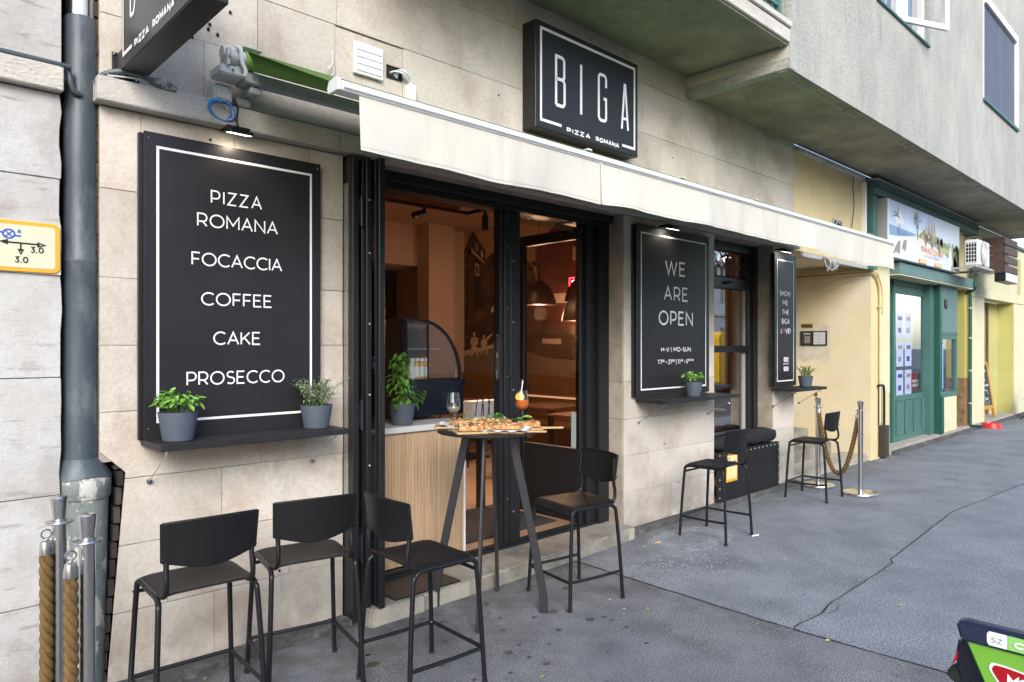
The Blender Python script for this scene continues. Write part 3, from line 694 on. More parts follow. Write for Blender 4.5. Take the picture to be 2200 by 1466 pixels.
def cush(x0, x1, y0, y1, z0, z1, sd_):
    r = random.Random(sd_)
    def fn(u, v):
        a = 2 * pi * v; e = (abs(sin(pi * u)) ** .12); cy = (y0 + y1) / 2; cz = (z0 + z1) / 2
        return Vector((x0 + (x1 - x0) * u, cy + (y1 - y0) / 2 * math.copysign(abs(cos(a)) ** .6, cos(a)) * (.4 + .6 * e), cz + (z1 - z0) / 2 * math.copysign(abs(sin(a)) ** .7, sin(a)) * e * (1 + .10 * sin(u * 17 + a))))
    return MB().grid(fn, 30, 24)
c = cush(6.09, 6.70, -.01, .17, .537, .66, 1).build('seat_cushion', cushm, smooth=True); tag(c, 'black cushion at the left end of the perforated box', 'cushion', 'black cushions on the window box')
c = cush(6.70, 7.34, -.03, .165, .537, .69, 2).build('seat_cushion', cushm, smooth=True); tag(c, 'plump black cushion at the right end of the perforated box', 'cushion', 'black cushions on the window box')

# ------------------------------------------------------------------ balcony, oriel
bal = MB().box(1.9, 5.565, -.90, .0, 4.045, 4.09); bal.box(1.9, 5.565, -.965, -.90, 4.028, 4.10); bal.box(1.9, 5.565, -.98, 0, 4.10, 4.16); bal.build('balcony_slab', soffit, B, bevel=.004)
m = MB().box(1.88, 5.564, -1.0, -.90, 4.161, 4.215); m.box(1.88, 5.564, -.985, -.966, 4.045, 4.155); m.build('balcony_edge', travertine, B, bevel=.006)
rl = MB()
for i in range(30): rl.box(1.95 + i * .12, 1.965 + i * .12, -.95, -.935, 4.22, 5.2)
rl.box(1.9, 5.45, -.96, -.925, 4.30, 4.33); rl.box(1.9, 5.45, -.96, -.925, 5.2, 5.23); rl.box(5.40, 5.44, -.965, -.925, 4.216, 5.2); rl.build('balcony_railing', greenp, B)
OX0, OX1, OY = 5.575, 18.2, -.975
m = MB().box(OX0 + .001, OX1, OY + .132, -.001, 3.868, 3.96); m.build('oriel_soffit', soffit, B)
# the overhang's front wall with two window holes
def wallgrid(xs, zs, holes, y0, y1, nm, mat, par):
    m = MB()
    for i in range(len(xs) - 1):
        for j in range(len(zs) - 1):
            if (i, j) in holes: continue
            m.box(xs[i], xs[i + 1], y0, y1, zs[j], zs[j + 1])
    bm = bmesh.new(); me = m.mesh(nm, mat); bm.from_mesh(me); bmesh.ops.remove_doubles(bm, verts=bm.verts, dist=1e-5)
    # drop internal faces
    seen = {}
    for f_ in bm.faces: seen.setdefault(tuple(sorted(v.index for v in f_.verts)), []).append(f_)
    dead = [q for v in seen.values() if len(v) > 1 for q in v]
    bmesh.ops.delete(bm, geom=dead, context='FACES'); bmesh.ops.recalc_face_normals(bm, faces=bm.faces); bm.to_mesh(me); bm.free()
    return link(nm, me, par)
wallgrid([OX0, 7.50, 9.16, 11.62, 13.70, OX1], [3.842, 5.07, 6.55, 7.6], {(1, 1), (3, 1)}, OY, OY + .13, 'oriel_wall', stucco, B)
MB().box(OX0, OX0 + .10, OY + .131, -.001, 3.97, 7.6).build('oriel_side_wall', stucco, B)
MB().box(OX0 - .012, OX0 + .10, OY - .004, -.002, 3.845, 3.93).build('oriel_side_band', stucco, B, bevel=.004)
MB().box(OX0 - .006, OX0 - .0001, OY + .01, -.003, 3.932, 4.03).build('oriel_side_panel', travertine, B, bevel=.002)
MB().box(OX1 - .1, OX1, OY + .131, -.001, 3.97, 7.6).build('oriel_side_wall', stucco, B)
nb_ = MB()
rr = random.Random(5)
for i in range(140):
    x = OX0 + i * .09; nb_.box(x, x + .09, OY + .02, OY + .10 + rr.uniform(-.01, .01), 3.840 - rr.uniform(0, .008), 3.8418)
nb_.build('drip_edge', soffit, B)
# oriel window 1: white casement with one sash tilted open, window 2: screened
w = MB(); w.box(7.50, 9.16, OY - .025, OY + .06, 5.055, 5.075); s1 = w.build('window_sill', greenp, B)
w1 = MB(); w1.box(7.50, 7.58, OY + .04, OY + .10, 5.075, 6.55); w1.box(9.08, 9.16, OY + .04, OY + .10, 5.075, 6.55); w1.box(8.28, 8.36, OY + .04, OY + .10, 5.075, 6.55); w1.box(7.58, 9.08, OY + .04, OY + .10, 5.075, 5.14); w1.box(7.58, 9.08, OY + .04, OY + .10, 6.47, 6.55)
wf = w1.build('window', white, B, bevel=.004)
MB().box(7.58, 8.28, OY + .07, OY + .076, 5.14, 6.47).build('pane', pane_r, wf); MB().box(8.36, 9.08, OY + .095, OY + .10, 5.14, 6.47).build('pane', pane_r, wf)
sash = MB(); Rm = Matrix.Translation((8.36, OY + .03, 5.12)) @ Matrix.Rotation(rad(-24), 4, 'Z')
for (a, b, c0, d0) in ((0, .06, 0, 1.35), (.62, .68, 0, 1.35), (.06, .62, 0, .06), (.06, .62, 1.29, 1.35)): sash.box(a, b, -.02, .02, c0, d0, Rm)
sash.build('open_sash', white, wf, bevel=.003)
cu = MB().grid(lambda u, v: Vector((7.55 + 1.55 * u, OY + .16 + .02 * sin(u * 60), 5.08 + 1.5 * v)), 120, 2); cu.build('curtain', curtain, wf)
MB().box(7.4, 9.3, OY + .6, OY + .62, 4.9, 6.9).build('room_back', darkhole, wf)
w = MB(); w.box(11.60, 13.72, OY - .035, OY + .06, 5.03, 5.07); w.build('window_sill', greenp, B)
w2 = MB(); w2.box(11.62, 11.68, OY + .0, OY + .06, 5.07, 6.55); w2.box(13.60, 13.69, OY - .03, OY + .06, 5.07, 6.55); w2.box(11.68, 13.60, OY - .03, OY + .06, 6.44, 6.55)
wf2 = w2.build('window', white, B, bevel=.004)
MB().box(11.68, 13.60, OY + .012, OY + .016, 5.07, 6.44).build('insect_screen', screenm, wf2)
MB().box(12.6, 12.66, OY - .002 + .012, OY + .011, 5.10, 6.40).build('screen_bar', M('screen_bar_grey', (.13, .135, .17), .5), wf2)

# ================================================================== LEFT NEIGHBOUR
NB = wthing('neighbour_wall', 'weathered grey stone wall of the neighbouring house left of the drainpipe', 'wall', (0, 0, 0))
MB().box(-6, .655, .012, .30, -.02, 7).build('wall_core', mortar, NB)
zs = [.0, .47, .93, 1.44, 1.93, 2.30, 2.668]; rn = random.Random(21)
for a, b in zip(zs[:-1], zs[1:]):
    xs = [-6, -4.6, -3.2, -1.9, -.6 + rn.uniform(-.3, .3), .665]
    for i in range(5):
        jz = rn.uniform(-.003, .003); P = [(xs[i] + .002, a + .002), (xs[i] + .002, b - .002)]
        if i == 4:
            P += [(.665 + rn.uniform(-.006, .004), b - .002)] + [(.665 + rn.uniform(-.006, .006), b - .002 - (b - a) * t) for t in (.2, .4, .6, .8)] + [(.665 + rn.uniform(-.006, .004), a + .002)]
        else: P += [(xs[i + 1] - .002, b - .002), (xs[i + 1] - .002, a + .002)]
        MB().prism(P, rn.uniform(-.002, .002), .0125, 'y').build('stone_slab', stone_grey, NB, bevel=.002)
for a, b in ((2.79, 3.45), (3.453, 4.1), (4.103, 4.9), (4.903, 6)):
    for x0, x1 in ((-6, -3.5), (-3.497, -1.2), (-1.197, .668)): MB().prism([(x0, a), (x0, b), (x1, b), (x1, a)], rn.uniform(-.001, .001), .0125, 'y').build('stone_slab', stone_grey, NB, bevel=.002)
MB().prism([(-6, -.05), (-6, .014), (.668, .014), (.668, -.05)], 2.672, 2.775, 'z').build('ledge_stone', travertine, NB, bevel=.004)
ut = wthing('utility_marker', 'cream utility marker with orange border and 3,0 distances on the grey stone wall', 'sign', (.5, -.01, 2.0))
m = MB(); 
def rrect(x0, x1, z0, z1, r, n=6): return arc(x1 - r, z1 - r, r, r, 90, 0, n) + arc(x1 - r, z0 + r, r, r, 0, -90, n) + arc(x0 + r, z0 + r, r, r, -90, -180, n) + arc(x0 + r, z1 - r, r, r, 180, 90, n)
m.prism([(.34, 1.888), (.34, 2.107), (.664, 2.100), (.664, 1.883)], -.010, -.002, 'y'); m.build('back_plate', signcream, ut, bevel=.001)
MB().prism(rrect(.345, .660, 1.889, 2.100, .025), -.016, -.0105, 'y').build('border', orange_b, ut, bevel=.001)
MB().prism(rrect(.36, .642, 1.905, 2.083, .012), -.0175, -.0161, 'y').build('face', signcream, ut)
f = facing(-.0176); mm = MB(); mm2 = MB()
ribbon(mm, [(.455, 2.008), (.585, 2.006)], .007, f, .0008); ribbon(mm, [(.585 + .02, 2.005), (.580, 2.013), (.580, 1.998), (.605, 2.005)], .006, f, .001); ribbon(mm, [(.448, 2.009), (.472, 2.016), (.472, 2.001), (.448, 2.009)], .006, f, .001)
ribbon(mm, [(.519, 2.004), (.519, 1.975)], .006, f, .0008); ribbon(mm, [(.519, 1.962), (.511, 1.98), (.527, 1.98), (.519, 1.962)], .005, f, .001)
text(mm, '3,0', .552, .600, 1.970, .026, .0045, f); text(mm, '3,0', .497, .545, 1.925, .026, .0045, f); mm.build('arrows_and_numbers', black, ut)
ribbon(mm2, arc(.478, 2.042, .020, .018, 0, 360, 16), .007, f, .0008); ribbon(mm2, [(.466, 2.054), (.490, 2.030)], .005, f, .001); ribbon(mm2, [(.466, 2.030), (.490, 2.054)], .005, f, .0012)
ribbon(mm2, [(.436, 2.047), (.458, 2.047)], .007, f, .0006); ribbon(mm2, [(.498, 2.036), (.520, 2.036)], .007, f, .0006); text(mm2, 'R', .508, .520, 2.047, .016, .0035, f); text(mm2, 'R', .41, .425, 2.05, .016, .0035, f); mm2.build('blue_symbol', bluem, ut)

# drainpipe
PX, PY = .752, .062
dp = wthing('drainpipe', 'grey painted drainpipe with a bare zinc top section between the two stone walls', 'drainpipe', (PX, PY, 0))
MB().lathe([(.059, 3.045), (.0595, 3.3), (.0595, 5.5)], (PX, PY, 0), 32).build('zinc_section', zinc, dp, smooth=True)
MB().lathe([(.061, 3.044), (.067, 3.03), (.067, 2.3), (.068, 1.97), (.0705, 1.965), (.0705, 1.95), (.069, 1.945), (.070, 1.45), (.072, 1.1), (.073, 1.06)], (PX, PY, 0), 32).build('pipe_section', pipem, dp, smooth=True)
cn = MB().grid(lambda u, v: Vector((PX + .012 * v + (.074 + .042 * v ** .8 + .003 * sin(u * 2 * pi * 5) * v) * cos(2 * pi * u), PY + (.074 + .034 * v ** .8) * sin(2 * pi * u), 1.075 - .085 * v + .006 * sin(u * 2 * pi * 3) * v)), 40, 5); cn.build('collar', pipem, dp, smooth=True)
MB().lathe([(.104, .993), (.109, .985), (.107, .90), (.103, .895), (.099, .893)], (PX + .014, PY, 0), 32).build('collar_band', pipe_worn, dp, smooth=True)
MB().lathe([(.098, .894), (.094, .75), (.086, .4), (.080, .0)], (PX + .014, PY, 0), 32).build('base_section', pipe_worn, dp, smooth=True)
MB().tube(curve([(-2.5, -.035, 2.797), (-.5, -.033, 2.790), (.60, -.035, 2.785), (.655, -.03, 2.782), (.69, -.02, 2.765), (.70, -.02, 2.72), (.715, -.015, 2.69), (.74, -.01, 2.685)], 6), .013, 10).build('side_pipe', pipem, dp, smooth=True)
MB().tube([(.655, -.033, 2.783), (.668, -.032, 2.780)], .017, 10).build('pipe_sleeve', pipem, dp, smooth=True)
MB().tube(curve([(.79, -.02, 2.745), (.83, -.05, 2.79), (.90, -.08, 2.808), (.97, -.08, 2.806), (1.06, -.07, 2.795)], 6), [.013] * 25, 10).build('branch_pipe', pipem, dp, smooth=True)
MB().tube(curve([(1.0, -.07, 2.80), (1.06, -.07, 2.797), (1.12, -.06, 2.787)], 6), [.014 + .010 * sin(pi * i / 12) for i in range(13)], 10).build('pipe_joint', pipe_worn, dp, smooth=True)
cbl = MB().tube(curve([(.83, -.06, 2.78), (.95, -.075, 2.79), (1.06, -.04, 2.786), (1.2, -.035, 2.785), (1.33, -.05, 2.79)], 6), .004, 6); tag(cbl.build('ledge_cable', whitep, smooth=True), 'thin pale cable lying along the stone ledge beside the drainpipe', 'cable')
# ================================================================== YELLOW BUILDING
Y = wthing('yellow_building', 'yellow rendered ground floor right of the stone shop with entrance passage and far doorway', 'building', (12.5, 0, 0))
X1, X2 = 7.783, 10.129
def wb(x0, x1, y0, y1, z0, z1, nm, mat, par=Y, bv=0.004): return MB().box(x0, x1, y0, y1, z0, z1).build(nm, mat, par, bevel=bv)
wb(X1, X2 - .002, .004, .30, 2.664, 3.868, 'front_wall', yellow)
wb(X1 + .3, X2 - .3, .302, 2.0, 2.70, 2.80, 'passage_ceiling', yellow_in); wb(X1, X1 + .298, .302, 2.0, 2.70, 2.80, 'passage_ceiling', yellow_in); wb(X2 - .298, X2 - .002, .302, 2.0, 2.70, 2.80, 'passage_ceiling', yellow_in)
wb(X2 + .002, X2 + .3, .02, 2.0, -.02, 2.80, 'passage_wall', yellow_in); MB().box(X2, X2 + .002, .0, 2.0, 0, 2.699).build('passage_plaster', yellow_in, Y)
wb(X1, X1 + .05, .302, 2.0, -.02, 2.699, 'passage_wall', yellow_in); wb(X1, X2, 2.0, 2.1, -.02, 2.80, 'passage_wall', yellow_in)
wb(8.6, 9.6, 1.95, 1.999, .32, 2.45, 'passage_door', brownw)
wb(X1 + .052, X2 - .002, .03, .40, -.02, .085, 'passage_step', conc_l, bv=.012)
m = MB().prism([(X1 + .052, .40), (X1 + .052, 1.99), (X2 - .002, 1.99), (X2 - .002, .62), (9.95, .46), (9.75, .40)], -.02, .235, 'z').build('passage_step', conc, Y, bevel=.014)
wb(X1 + .052, X2 - .002, .85, 1.99, .2352, .37, 'passage_step', conc, bv=.014)
wb(X2 + .002, 10.846, -.003, .30, -.02, 3.868, 'pillar', yellow)
wb(10.40, 10.846, -.006, -.0032, .9, 2.70, 'pillar_face', lemon, bv=0)
wb(9.99, 10.128, .004, .30, 2.702, 3.868, 'front_wall', yellow)
# trunking under the overhang, strip by the green frame
m = MB(); m.box(7.80, 9.79, -.05, .003, 3.775, 3.835); m.build('cable_trunking', M('weathered_white', (.60, .58, .54), .7, var=.2, vs=12, c2=(.25, .24, .22), s2=14, t2=.62, w2=.06), Y, bevel=.003)
m = MB(); m.box(9.80, 9.865, -.045, .003, 2.72, 3.76); m.build('cover_strip', white, Y, bevel=.003)
wc = MB().tube(curve([at(1835, 372, -.04), at(1832, 400, -.012), at(1834, 440, -.012), at(1829, 490, -.012)], 6), .005, 6); tag(wc.build('hanging_wire', black, smooth=True), 'thin black wire hanging down the yellow wall above the awning', 'wire')
jbx = wthing('broken_outlet_box', 'small broken wall box on the yellow wall just above the awning', 'outlet box', at(1797, 478, 0))
p0, p1 = at(1787, 470, 0), at(1806, 490, 0)
MB().box(p0.x, p1.x, -.02, .004, p1.z - .03, p0.z).build('box_rim', greyp, jbx, bevel=.003); MB().box(p0.x + .02, p1.x - .02, -.0215, -.0201, p1.z, p0.z - .02).build('box_inside', darkhole, jbx)
MB().tube([(p0.x + .04, -.03, p1.z + .02), (p0.x + .06, -.035, p0.z - .04), (p1.x - .03, -.03, p1.z + .03)], .006).build('loose_wire', whitep, jbx)
# conduits round the passage wall and down the pillar
cd_ = MB(); Xc = X2 - .025
cd_.tube(curve([(Xc, 1.9, 2.575), (Xc, 1.0, 2.56), (Xc, .3, 2.56), (Xc, -.01, 2.56), (Xc + .05, -.035, 2.55), (Xc + .16, -.035, 2.50), (10.36, -.035, 2.36), (10.39, -.03, 2.1), (10.39, -.03, 1.0), (10.39, -.03, .5)], 8), .016, 8)
cd_.tube(curve([(Xc - .02, 1.9, 2.63), (Xc - .02, .3, 2.60), (Xc + .02, -.03, 2.59), (Xc + .2, -.05, 2.50), (10.43, -.05, 2.30), (10.44, -.05, 2.0)], 8), .012, 8)
cd_.tube([(10.32, -.04, 2.12), (10.46, -.04, 2.12)], .014, 6)
o = cd_.build('yellow_conduit', yellow, smooth=True); tag(o, 'yellow painted conduit pipes bending from the passage wall down the pillar', 'conduit')
cd_ = MB(); cd_.tube(curve([(10.33, -.03, 1.02), (10.44, -.04, 1.02), (10.50, -.045, .95), (10.50, -.045, .45)], 5), .018, 8); cd_.tube([(10.38, -.02, 1.0), (10.375, -.02, .2), (10.37, -.02, .03)], .007, 6)
o = thing('black_cable_guard', 'dark pipe ending in a square metal guard at the foot of the yellow pillar', 'pipe', (10.5, -.05, .02)); WT.append(o)
cd_.build('pipe', black, o, smooth=True); MB().box(10.43, 10.57, -.09, -.008, .02, .46).build('guard', M('rusty_guard', (.05, .04, .035), .7, var=.3, vs=14), o, bevel=.004)
# tube light and cable bundle under the awning
tl = wthing('tube_light', 'grey linear light mounted under the passage ceiling', 'light', (9.0, .02, 2.62))
MB().box(7.95, 10.05, -.03, .003, 2.60, 2.655).build('housing', greyp, tl, bevel=.004)
bu = MB(); r2 = random.Random(4)
for i in range(16):
    x = 8.55 + r2.uniform(-.10, .12); P = [(x, -.05, 2.64), (x + r2.uniform(-.05, .05), -.10 - r2.uniform(0, .05), 2.58), (x + r2.uniform(-.06, .06), -.10, 2.50 + r2.uniform(-.04, .03)), (x + r2.uniform(-.04, .04), -.07, 2.60)]
    bu.tube(curve(P, 5), .009, 6)
o = bu.build('cable_bundle', greyp, smooth=True); tag(o, 'tangled bundle of grey cables hanging under the right end of the awning', 'cable bundle')
# intercom, brass plate on passage wall
ic = wthing('intercom', 'dark intercom panel with keypad and name list on the yellow passage wall', 'intercom', (X2, .77, 1.68))
MB().box(X2 - .018, X2 - .001, .585, .965, 1.575, 1.785).build('case', black, ic, bevel=.003)
MB().box(X2 - .0215, X2 - .0181, .795, .945, 1.59, 1.77).build('keypad_panel', M('bronze_panel', (.09, .08, .065), .45, metal=.3), ic)
MB().box(X2 - .0215, X2 - .0181, .605, .775, 1.59, 1.77).build('name_list', M('name_list_grey', (.38, .42, .42), .4), ic)
m = MB()
for i in range(8): m.box(X2 - .0225, X2 - .0216, .61, .685, 1.60 + i * .021, 1.612 + i * .021); m.box(X2 - .0225, X2 - .0216, .695, .77, 1.60 + i * .021, 1.612 + i * .021)
m.build('name_cards', whitep, ic)
m = MB()
for i in range(3):
    for j in range(4): m.box(X2 - .0235, X2 - .0216, .83 + i * .026, .848 + i * .026, 1.615 + j * .026, 1.633 + j * .026)
m.box(X2 - .0235, X2 - .0216, .82, .92, 1.735, 1.755); m.build('keys', greyp, ic)
MB().grid(lambda u, v: Vector((X2 - .0012 - .0004 * sin(u * 9), .55 + .48 * u + .03 * (v - .5) * sin(u * 14), 1.36 + .50 * v + .03 * sin(u * 11) * (v - .5) * 2)), 14, 10).build('cement_patch', M('patch_plaster', (.60, .55, .43), .85, var=.12, vs=9, fine=.05), Y)
br = wthing('brass_nameplate', 'small brass plate above the intercom on the yellow passage wall', 'nameplate', (X2, .87, 1.86))
MB().box(X2 - .008, X2 - .0022, .79, .955, 1.835, 1.89).build('plate', brass, br, bevel=.001); MB().box(X2 - .0087, X2 - .0081, .82, .925, 1.858, 1.866).build('engraving', black, br)

# ---- green travel shop front
Gs = wthing('green_shopfront', 'green painted wooden shopfront with a panelled glass door and side display window', 'shopfront', (12.7, 0, .05))
wb(10.85, 15.9, -.03, .5, -.02, .10, 'threshold', conc_l, Gs, .012); wb(10.85, 20, -.075, -.031, -.02, .065, 'threshold_edge', conc_dark, Gs, .01)
MB().box(9.93, 15.12, -.13, .003, 3.60, 3.79).build('top_beam', greenp, Gs, bevel=.006); MB().box(9.93, 15.2, -.16, -.01, 3.792, 3.812).build('top_flashing', greyp, Gs)
MB().box(9.93, 15.12, -.145, -.131, 3.70, 3.72).build('top_moulding', green_dk, Gs)
MB().box(9.87, 9.928, -.02, .003, 2.7, 3.76).build('dark_post', green_dk, Gs); MB().box(9.935, 10.09, -.10, .003, 2.6, 3.595).build('left_post', greenp, Gs, bevel=.004)
MB().box(10.85, 14.70, -.14, .02, 2.60, 2.77).build('lower_beam', greenp_l, Gs, bevel=.006)
MB().box(10.85, 14.70, -.138, .30, 2.585, 2.598).build('beam_soffit', lemon, Gs)
MB().box(10.85, 14.75, .022, .3, 2.60, 3.60).build('backing_wall', yellow, Gs)
yd = .15
xa = lambda px, Yp: at(px, 742, Yp).x
dx0, dx1 = xa(1919, yd), xa(1997, yd)
MB().box(10.85, dx0 - .01, .17, .30, .10, 2.584).build('dark_gap', green_dk, Gs)
dr = MB().box(dx0, dx0 + .10, yd, yd + .05, .10, 2.50); dr.box(dx1 - .12, dx1, yd, yd + .05, .10, 2.50); dr.box(dx0 + .1, dx1 - .12, yd, yd + .05, 2.38, 2.50); dr.box(dx0 + .1, dx1 - .12, yd, yd + .05, .10, .80)
door = dr.build('door', greenp, Gs, bevel=.004)
MB().box(dx0, dx1, yd - .01, yd + .05, 2.502, 2.584).build('door_head', greenp, Gs)
MB().box(dx0 + .1, dx1 - .12, yd + .02, yd + .026, .80, 2.38).build('pane', pane_g, door)
n4 = 4; pw = (dx1 - dx0 - .16) / n4
for i in range(n4): MB().box(dx0 + .09 + i * pw, dx0 + .09 + (i + .82) * pw, yd - .010, yd - .0005, .19, .72).build('raised_panel', greenp, door, bevel=.006)
# posts between door and window (proud)
p0, p1 = xa(1997.5, .06), xa(2010, .06)
MB().box(p0 + .0, p1, .06, .20, .10, 2.584).build('post', greenp, Gs, bevel=.004)
p2, p3 = xa(2022, -.02), xa(2056, -.02)
MB().prism([(.10, .104), (-.06, .104), (-.06, .72), (-.03, .80), (-.03, 2.584), (.10, 2.584)], p2 - .12, p2, 'x').build('post', green_dk, Gs, bevel=.003)
w0, w1_ = p2 + .003, p3
MB().box(w0, w1_, -.02, .06, 1.80, 2.584).build('upper_panel', greenp_l, Gs, bevel=.004); MB().box(w0, w1_, -.03, -.021, 1.76, 1.80).build('moulding', greenp, Gs)
m = MB().lathe([(0.0, .0), (.085, .0), (.085, .02), (.0, .025)], (0, 0, 0), 20, Matrix.Rotation(rad(90), 4, 'X')); o = m.build('round_vent', black, Gs); o.location = (w0 + .22, -.021, 2.28)
wfm = MB(); wfm.box(w0, w0 + .06, -.02, .05, .70, 1.76); wfm.box(w1_ - .09, w1_, -.02, .05, .70, 1.76); wfm.box(w0 + .06, w1_ - .09, -.02, .05, 1.68, 1.76); wfm.box(w0 + .06, w1_ - .09, -.02, .05, .70, .78)
wn = wfm.build('window', greenp, Gs, bevel=.004); MB().box(w0 + .06, w1_ - .09, .01, .016, .78, 1.68).build('pane', pane_g, wn)
MB().box(w0, w1_, -.01, .10, .10, .698).build('lower_wall', lemon, Gs, bevel=.004)
MB().box(w0 + .08, w0 + .08 + (w1_ - w0) * .5, .10, .11, .82, 1.60).build('lit_poster', ledblue, wn)
# things seen through its door: lit brochure panels, table and red stand
MB().box(10.85, 14.9, 2.2, 2.3, .1, 2.6).build('back_wall', M('shop_back', (.30, .31, .33), .8), Gs); MB().box(10.85, 14.9, .35, 2.2, .101, .104).build('shop_floor', floor_in, Gs)
for i in range(3):
    for j in range(3):
        x = dx0 + .12 + i * .40; z = 1.88 - j * .46
        o = MB().box(x, x + .30, yd + .12, yd + .13, z - .18, z + .22).build('lit_poster', ledpanel)
        tag(o, 'lit white brochure panel hanging behind the glass of the green door, row %s, %s column' % (('top', 'middle', 'bottom')[j], ('left', 'centre', 'right')[i]), 'lit panel', 'lit brochure panels in the travel shop window')
        q = MB(); q.box(x + .05, x + .25, yd + .1185, yd + .1195, z + .10, z + .16); q.box(x + .06, x + .2, yd + .1185, yd + .1195, z - .10, z - .02); q.build('poster_print', bluem if (i + j) % 2 else greyp, o)
rs = MB().box(dx1 - .55, dx1 - .13, .26, .30, .85, 1.12); o = rs.build('brochure_stand', mirror_red, None); tag(o, 'red brochure stand behind the lower right of the green door glass', 'brochure stand')
m = MB()
for i in range(2):
    for j in range(2): m.box(dx1 - .53 + i * .2, dx1 - .37 + i * .2, .255, .2595, .97 + j * .07 - .08, 1.02 + j * .07 - .08)
m.build('leaflets', whitep, o)
# travel sign
tsn = wthing('travel_sign', 'large box sign with beach and jungle pictures over the green shopfront', 'sign', (11.9, -.15, 2.78))
sx0, sx1, sz0, sz1, sy = 10.16, 13.58, 2.785, 3.575, -.20
MB().box(sx0, sx1, sy + .003, .0, sz0, sz1).build('case', ac_grey, tsn, bevel=.004)
SW, SH = sx1 - sx0, sz1 - sz0
u_ = lambda a: sx0 + a * SW; v_ = lambda b: sz0 + b * SH
MB().box(sx0 + .01, sx1 - .01, sy - .002, sy + .0025, sz0 + .01, sz1 - .01).build('face', M('sign_white', (.66, .72, .84), .4), tsn)
lay = [0]
def pic(polys, mat, nm='picture'):
    lay[0] += 1; y = sy - .002 - .0006 * lay[0]; mb = MB()
    for P in polys: mb.add([(u_(a), y, v_(b)) for a, b in P], [tuple(range(len(P)))])
    return mb.build(nm, mat, tsn, recalc=False)
pic([[(.02, .56), (.02, .98), (.40, .98), (.62, .98), (.40, .60), (.2, .56)]], M('pic_sky', (0.449, 0.564, 0.802), .5, var=.25, vs=1.2, c2=(.62, .70, .88), s2=1.6, t2=.5, w2=.15))
pic([[(.02, .38), (.02, .56), (.36, .53), (.30, .46), (.15, .40)]], M('pic_sea', (0.291, 0.449, 0.586), .5, c2=(.10, .20, .42), s2=3, t2=.5))
pic([[(.02, .05), (.02, .36), (.22, .44), (.36, .50), (.52, .42), (.64, .25), (.5, .12), (.3, .05)]], M('pic_sand', (0.723, 0.708, 0.68), .6))
pic([[(.36, .5), (.44, .64), (.52, .60), (.62, .62), (.72, .55), (.84, .50), (.985, .55), (.985, .04), (.86, .04), (.84, .24), (.72, .34), (.6, .40), (.5, .44)]], M('pic_grass', (0.492, 0.564, 0.284), .6, var=.3, vs=3, c2=(.14, .26, .08), s2=5, t2=.52, w2=.1))
pic([[(.80, .08), (.82, .46), (.86, .50), (.87, .12)]], M('pic_fall', (0.708, 0.737, 0.766), .5))
pic([[(.50, .60), (.52, .9), (.54, .64), (.555, .92), (.575, .66), (.59, .9), (.62, .62)], [(.44, .56), (.48, .76), (.52, .6)]], M('pic_rock', (0.492, 0.464, 0.428), .7, var=.3, vs=9))
pic([[(.88 + .005 * i, .05), (.89 + .012 * (i % 4), .5 - .03 * i), (.90 + .02 * i, .08)] for i in range(5)], M('pic_trunks', (0.291, 0.32, 0.305), .7))
gl = []
r3 = random.Random(8)
for i in range(46):
    a = r3.uniform(.43, .97); b = r3.uniform(.48, .62) - (a - .43) * .12; q = r3.uniform(.010, .022); gl.append([(a + q * cos(t), b + q * 3.2 * sin(t)) for t in (0, 1, 2, 3, 4, 5.2)])
pic(gl, M('pic_bush', (0.284, 0.363, 0.226), .6, var=.4, vs=14))
pic([[(.055, .68), (.12, .88), (.20, .68)], [(.07, .68), (.10, .60), (.17, .60), (.19, .68)]], white)
pm_ = [[(.355, .44), (.36, .78), (.366, .44)]]
for k in range(9):
    a = k * .70; pm_.append([(.36, .78), (.36 + .045 * cos(a), .80 + .17 * sin(a) + .02), (.36 + .05 * cos(a + .25), .76 + .15 * sin(a + .25)), (.36 + .02 * cos(a + .4), .77 + .05 * sin(a))])
pic(pm_, M('pic_palm', (0.215, 0.255, 0.226), .6))
pic([[(.05, .84), (.10, .79), (.13, .95), (.12, .76), (.15, .70), (.11, .73), (.04, .70), (.09, .77)]], M('pic_plane', (0.233, 0.24, 0.284), .5))
pic([[(.125, .48), (.132, .66), (.134, .48)], [(.05, .05), (.115, .30), (.145, .33), (.135, .08), (.10, .12)], [(.16, .18), (.19, .36), (.22, .36), (.21, .16), (.18, .20)]], M('pic_chair', (0.276, 0.269, 0.284), .6))
for (a, b, c) in ((.455, .43, .62), (.545, .40, .66), (.655, .33, .54)): pic([[(a, c), (a + .02, c - .08), (a + .028, b + .02), (a + .018, b - .10), (a + .006, b), (a - .012, c - .08)]], M('pic_parrot', (0.406, 0.215, 0.212), .6, var=.5, vs=20))
fm = lambda u, v, o: (u, sy - .0135 - o, v)
mb = MB(); text(mb, 'TRAVEL', u_(.40), u_(.555), v_(.235), .085, .014, fm); m2_ = MB(); text(m2_, 'CENTER', u_(.57), u_(.72), v_(.225), .085, .014, fm)
mb.build('lettering', M('sign_orange', (.78, .30, .10), .5), tsn); m2_.build('lettering', M('sign_orange2', (.78, .40, .12), .5), tsn)
mb = MB(); text(mb, 'UTAZASI IRODA', u_(.44), u_(.66), v_(.155), .035, .007, fm); mb.build('small_lettering', ac_grey, tsn)
mb = MB()
for a in (.38, .60): mb.add([fm(u_(a), v_(.02), .0), fm(u_(a + .10), v_(.02), 0), fm(u_(a + .10), v_(.10), 0), fm(u_(a), v_(.10), 0)], [(0, 1, 2, 3)])
mb.build('price_tags', M('sign_peach', (.80, .52, .32), .5), tsn, recalc=False)

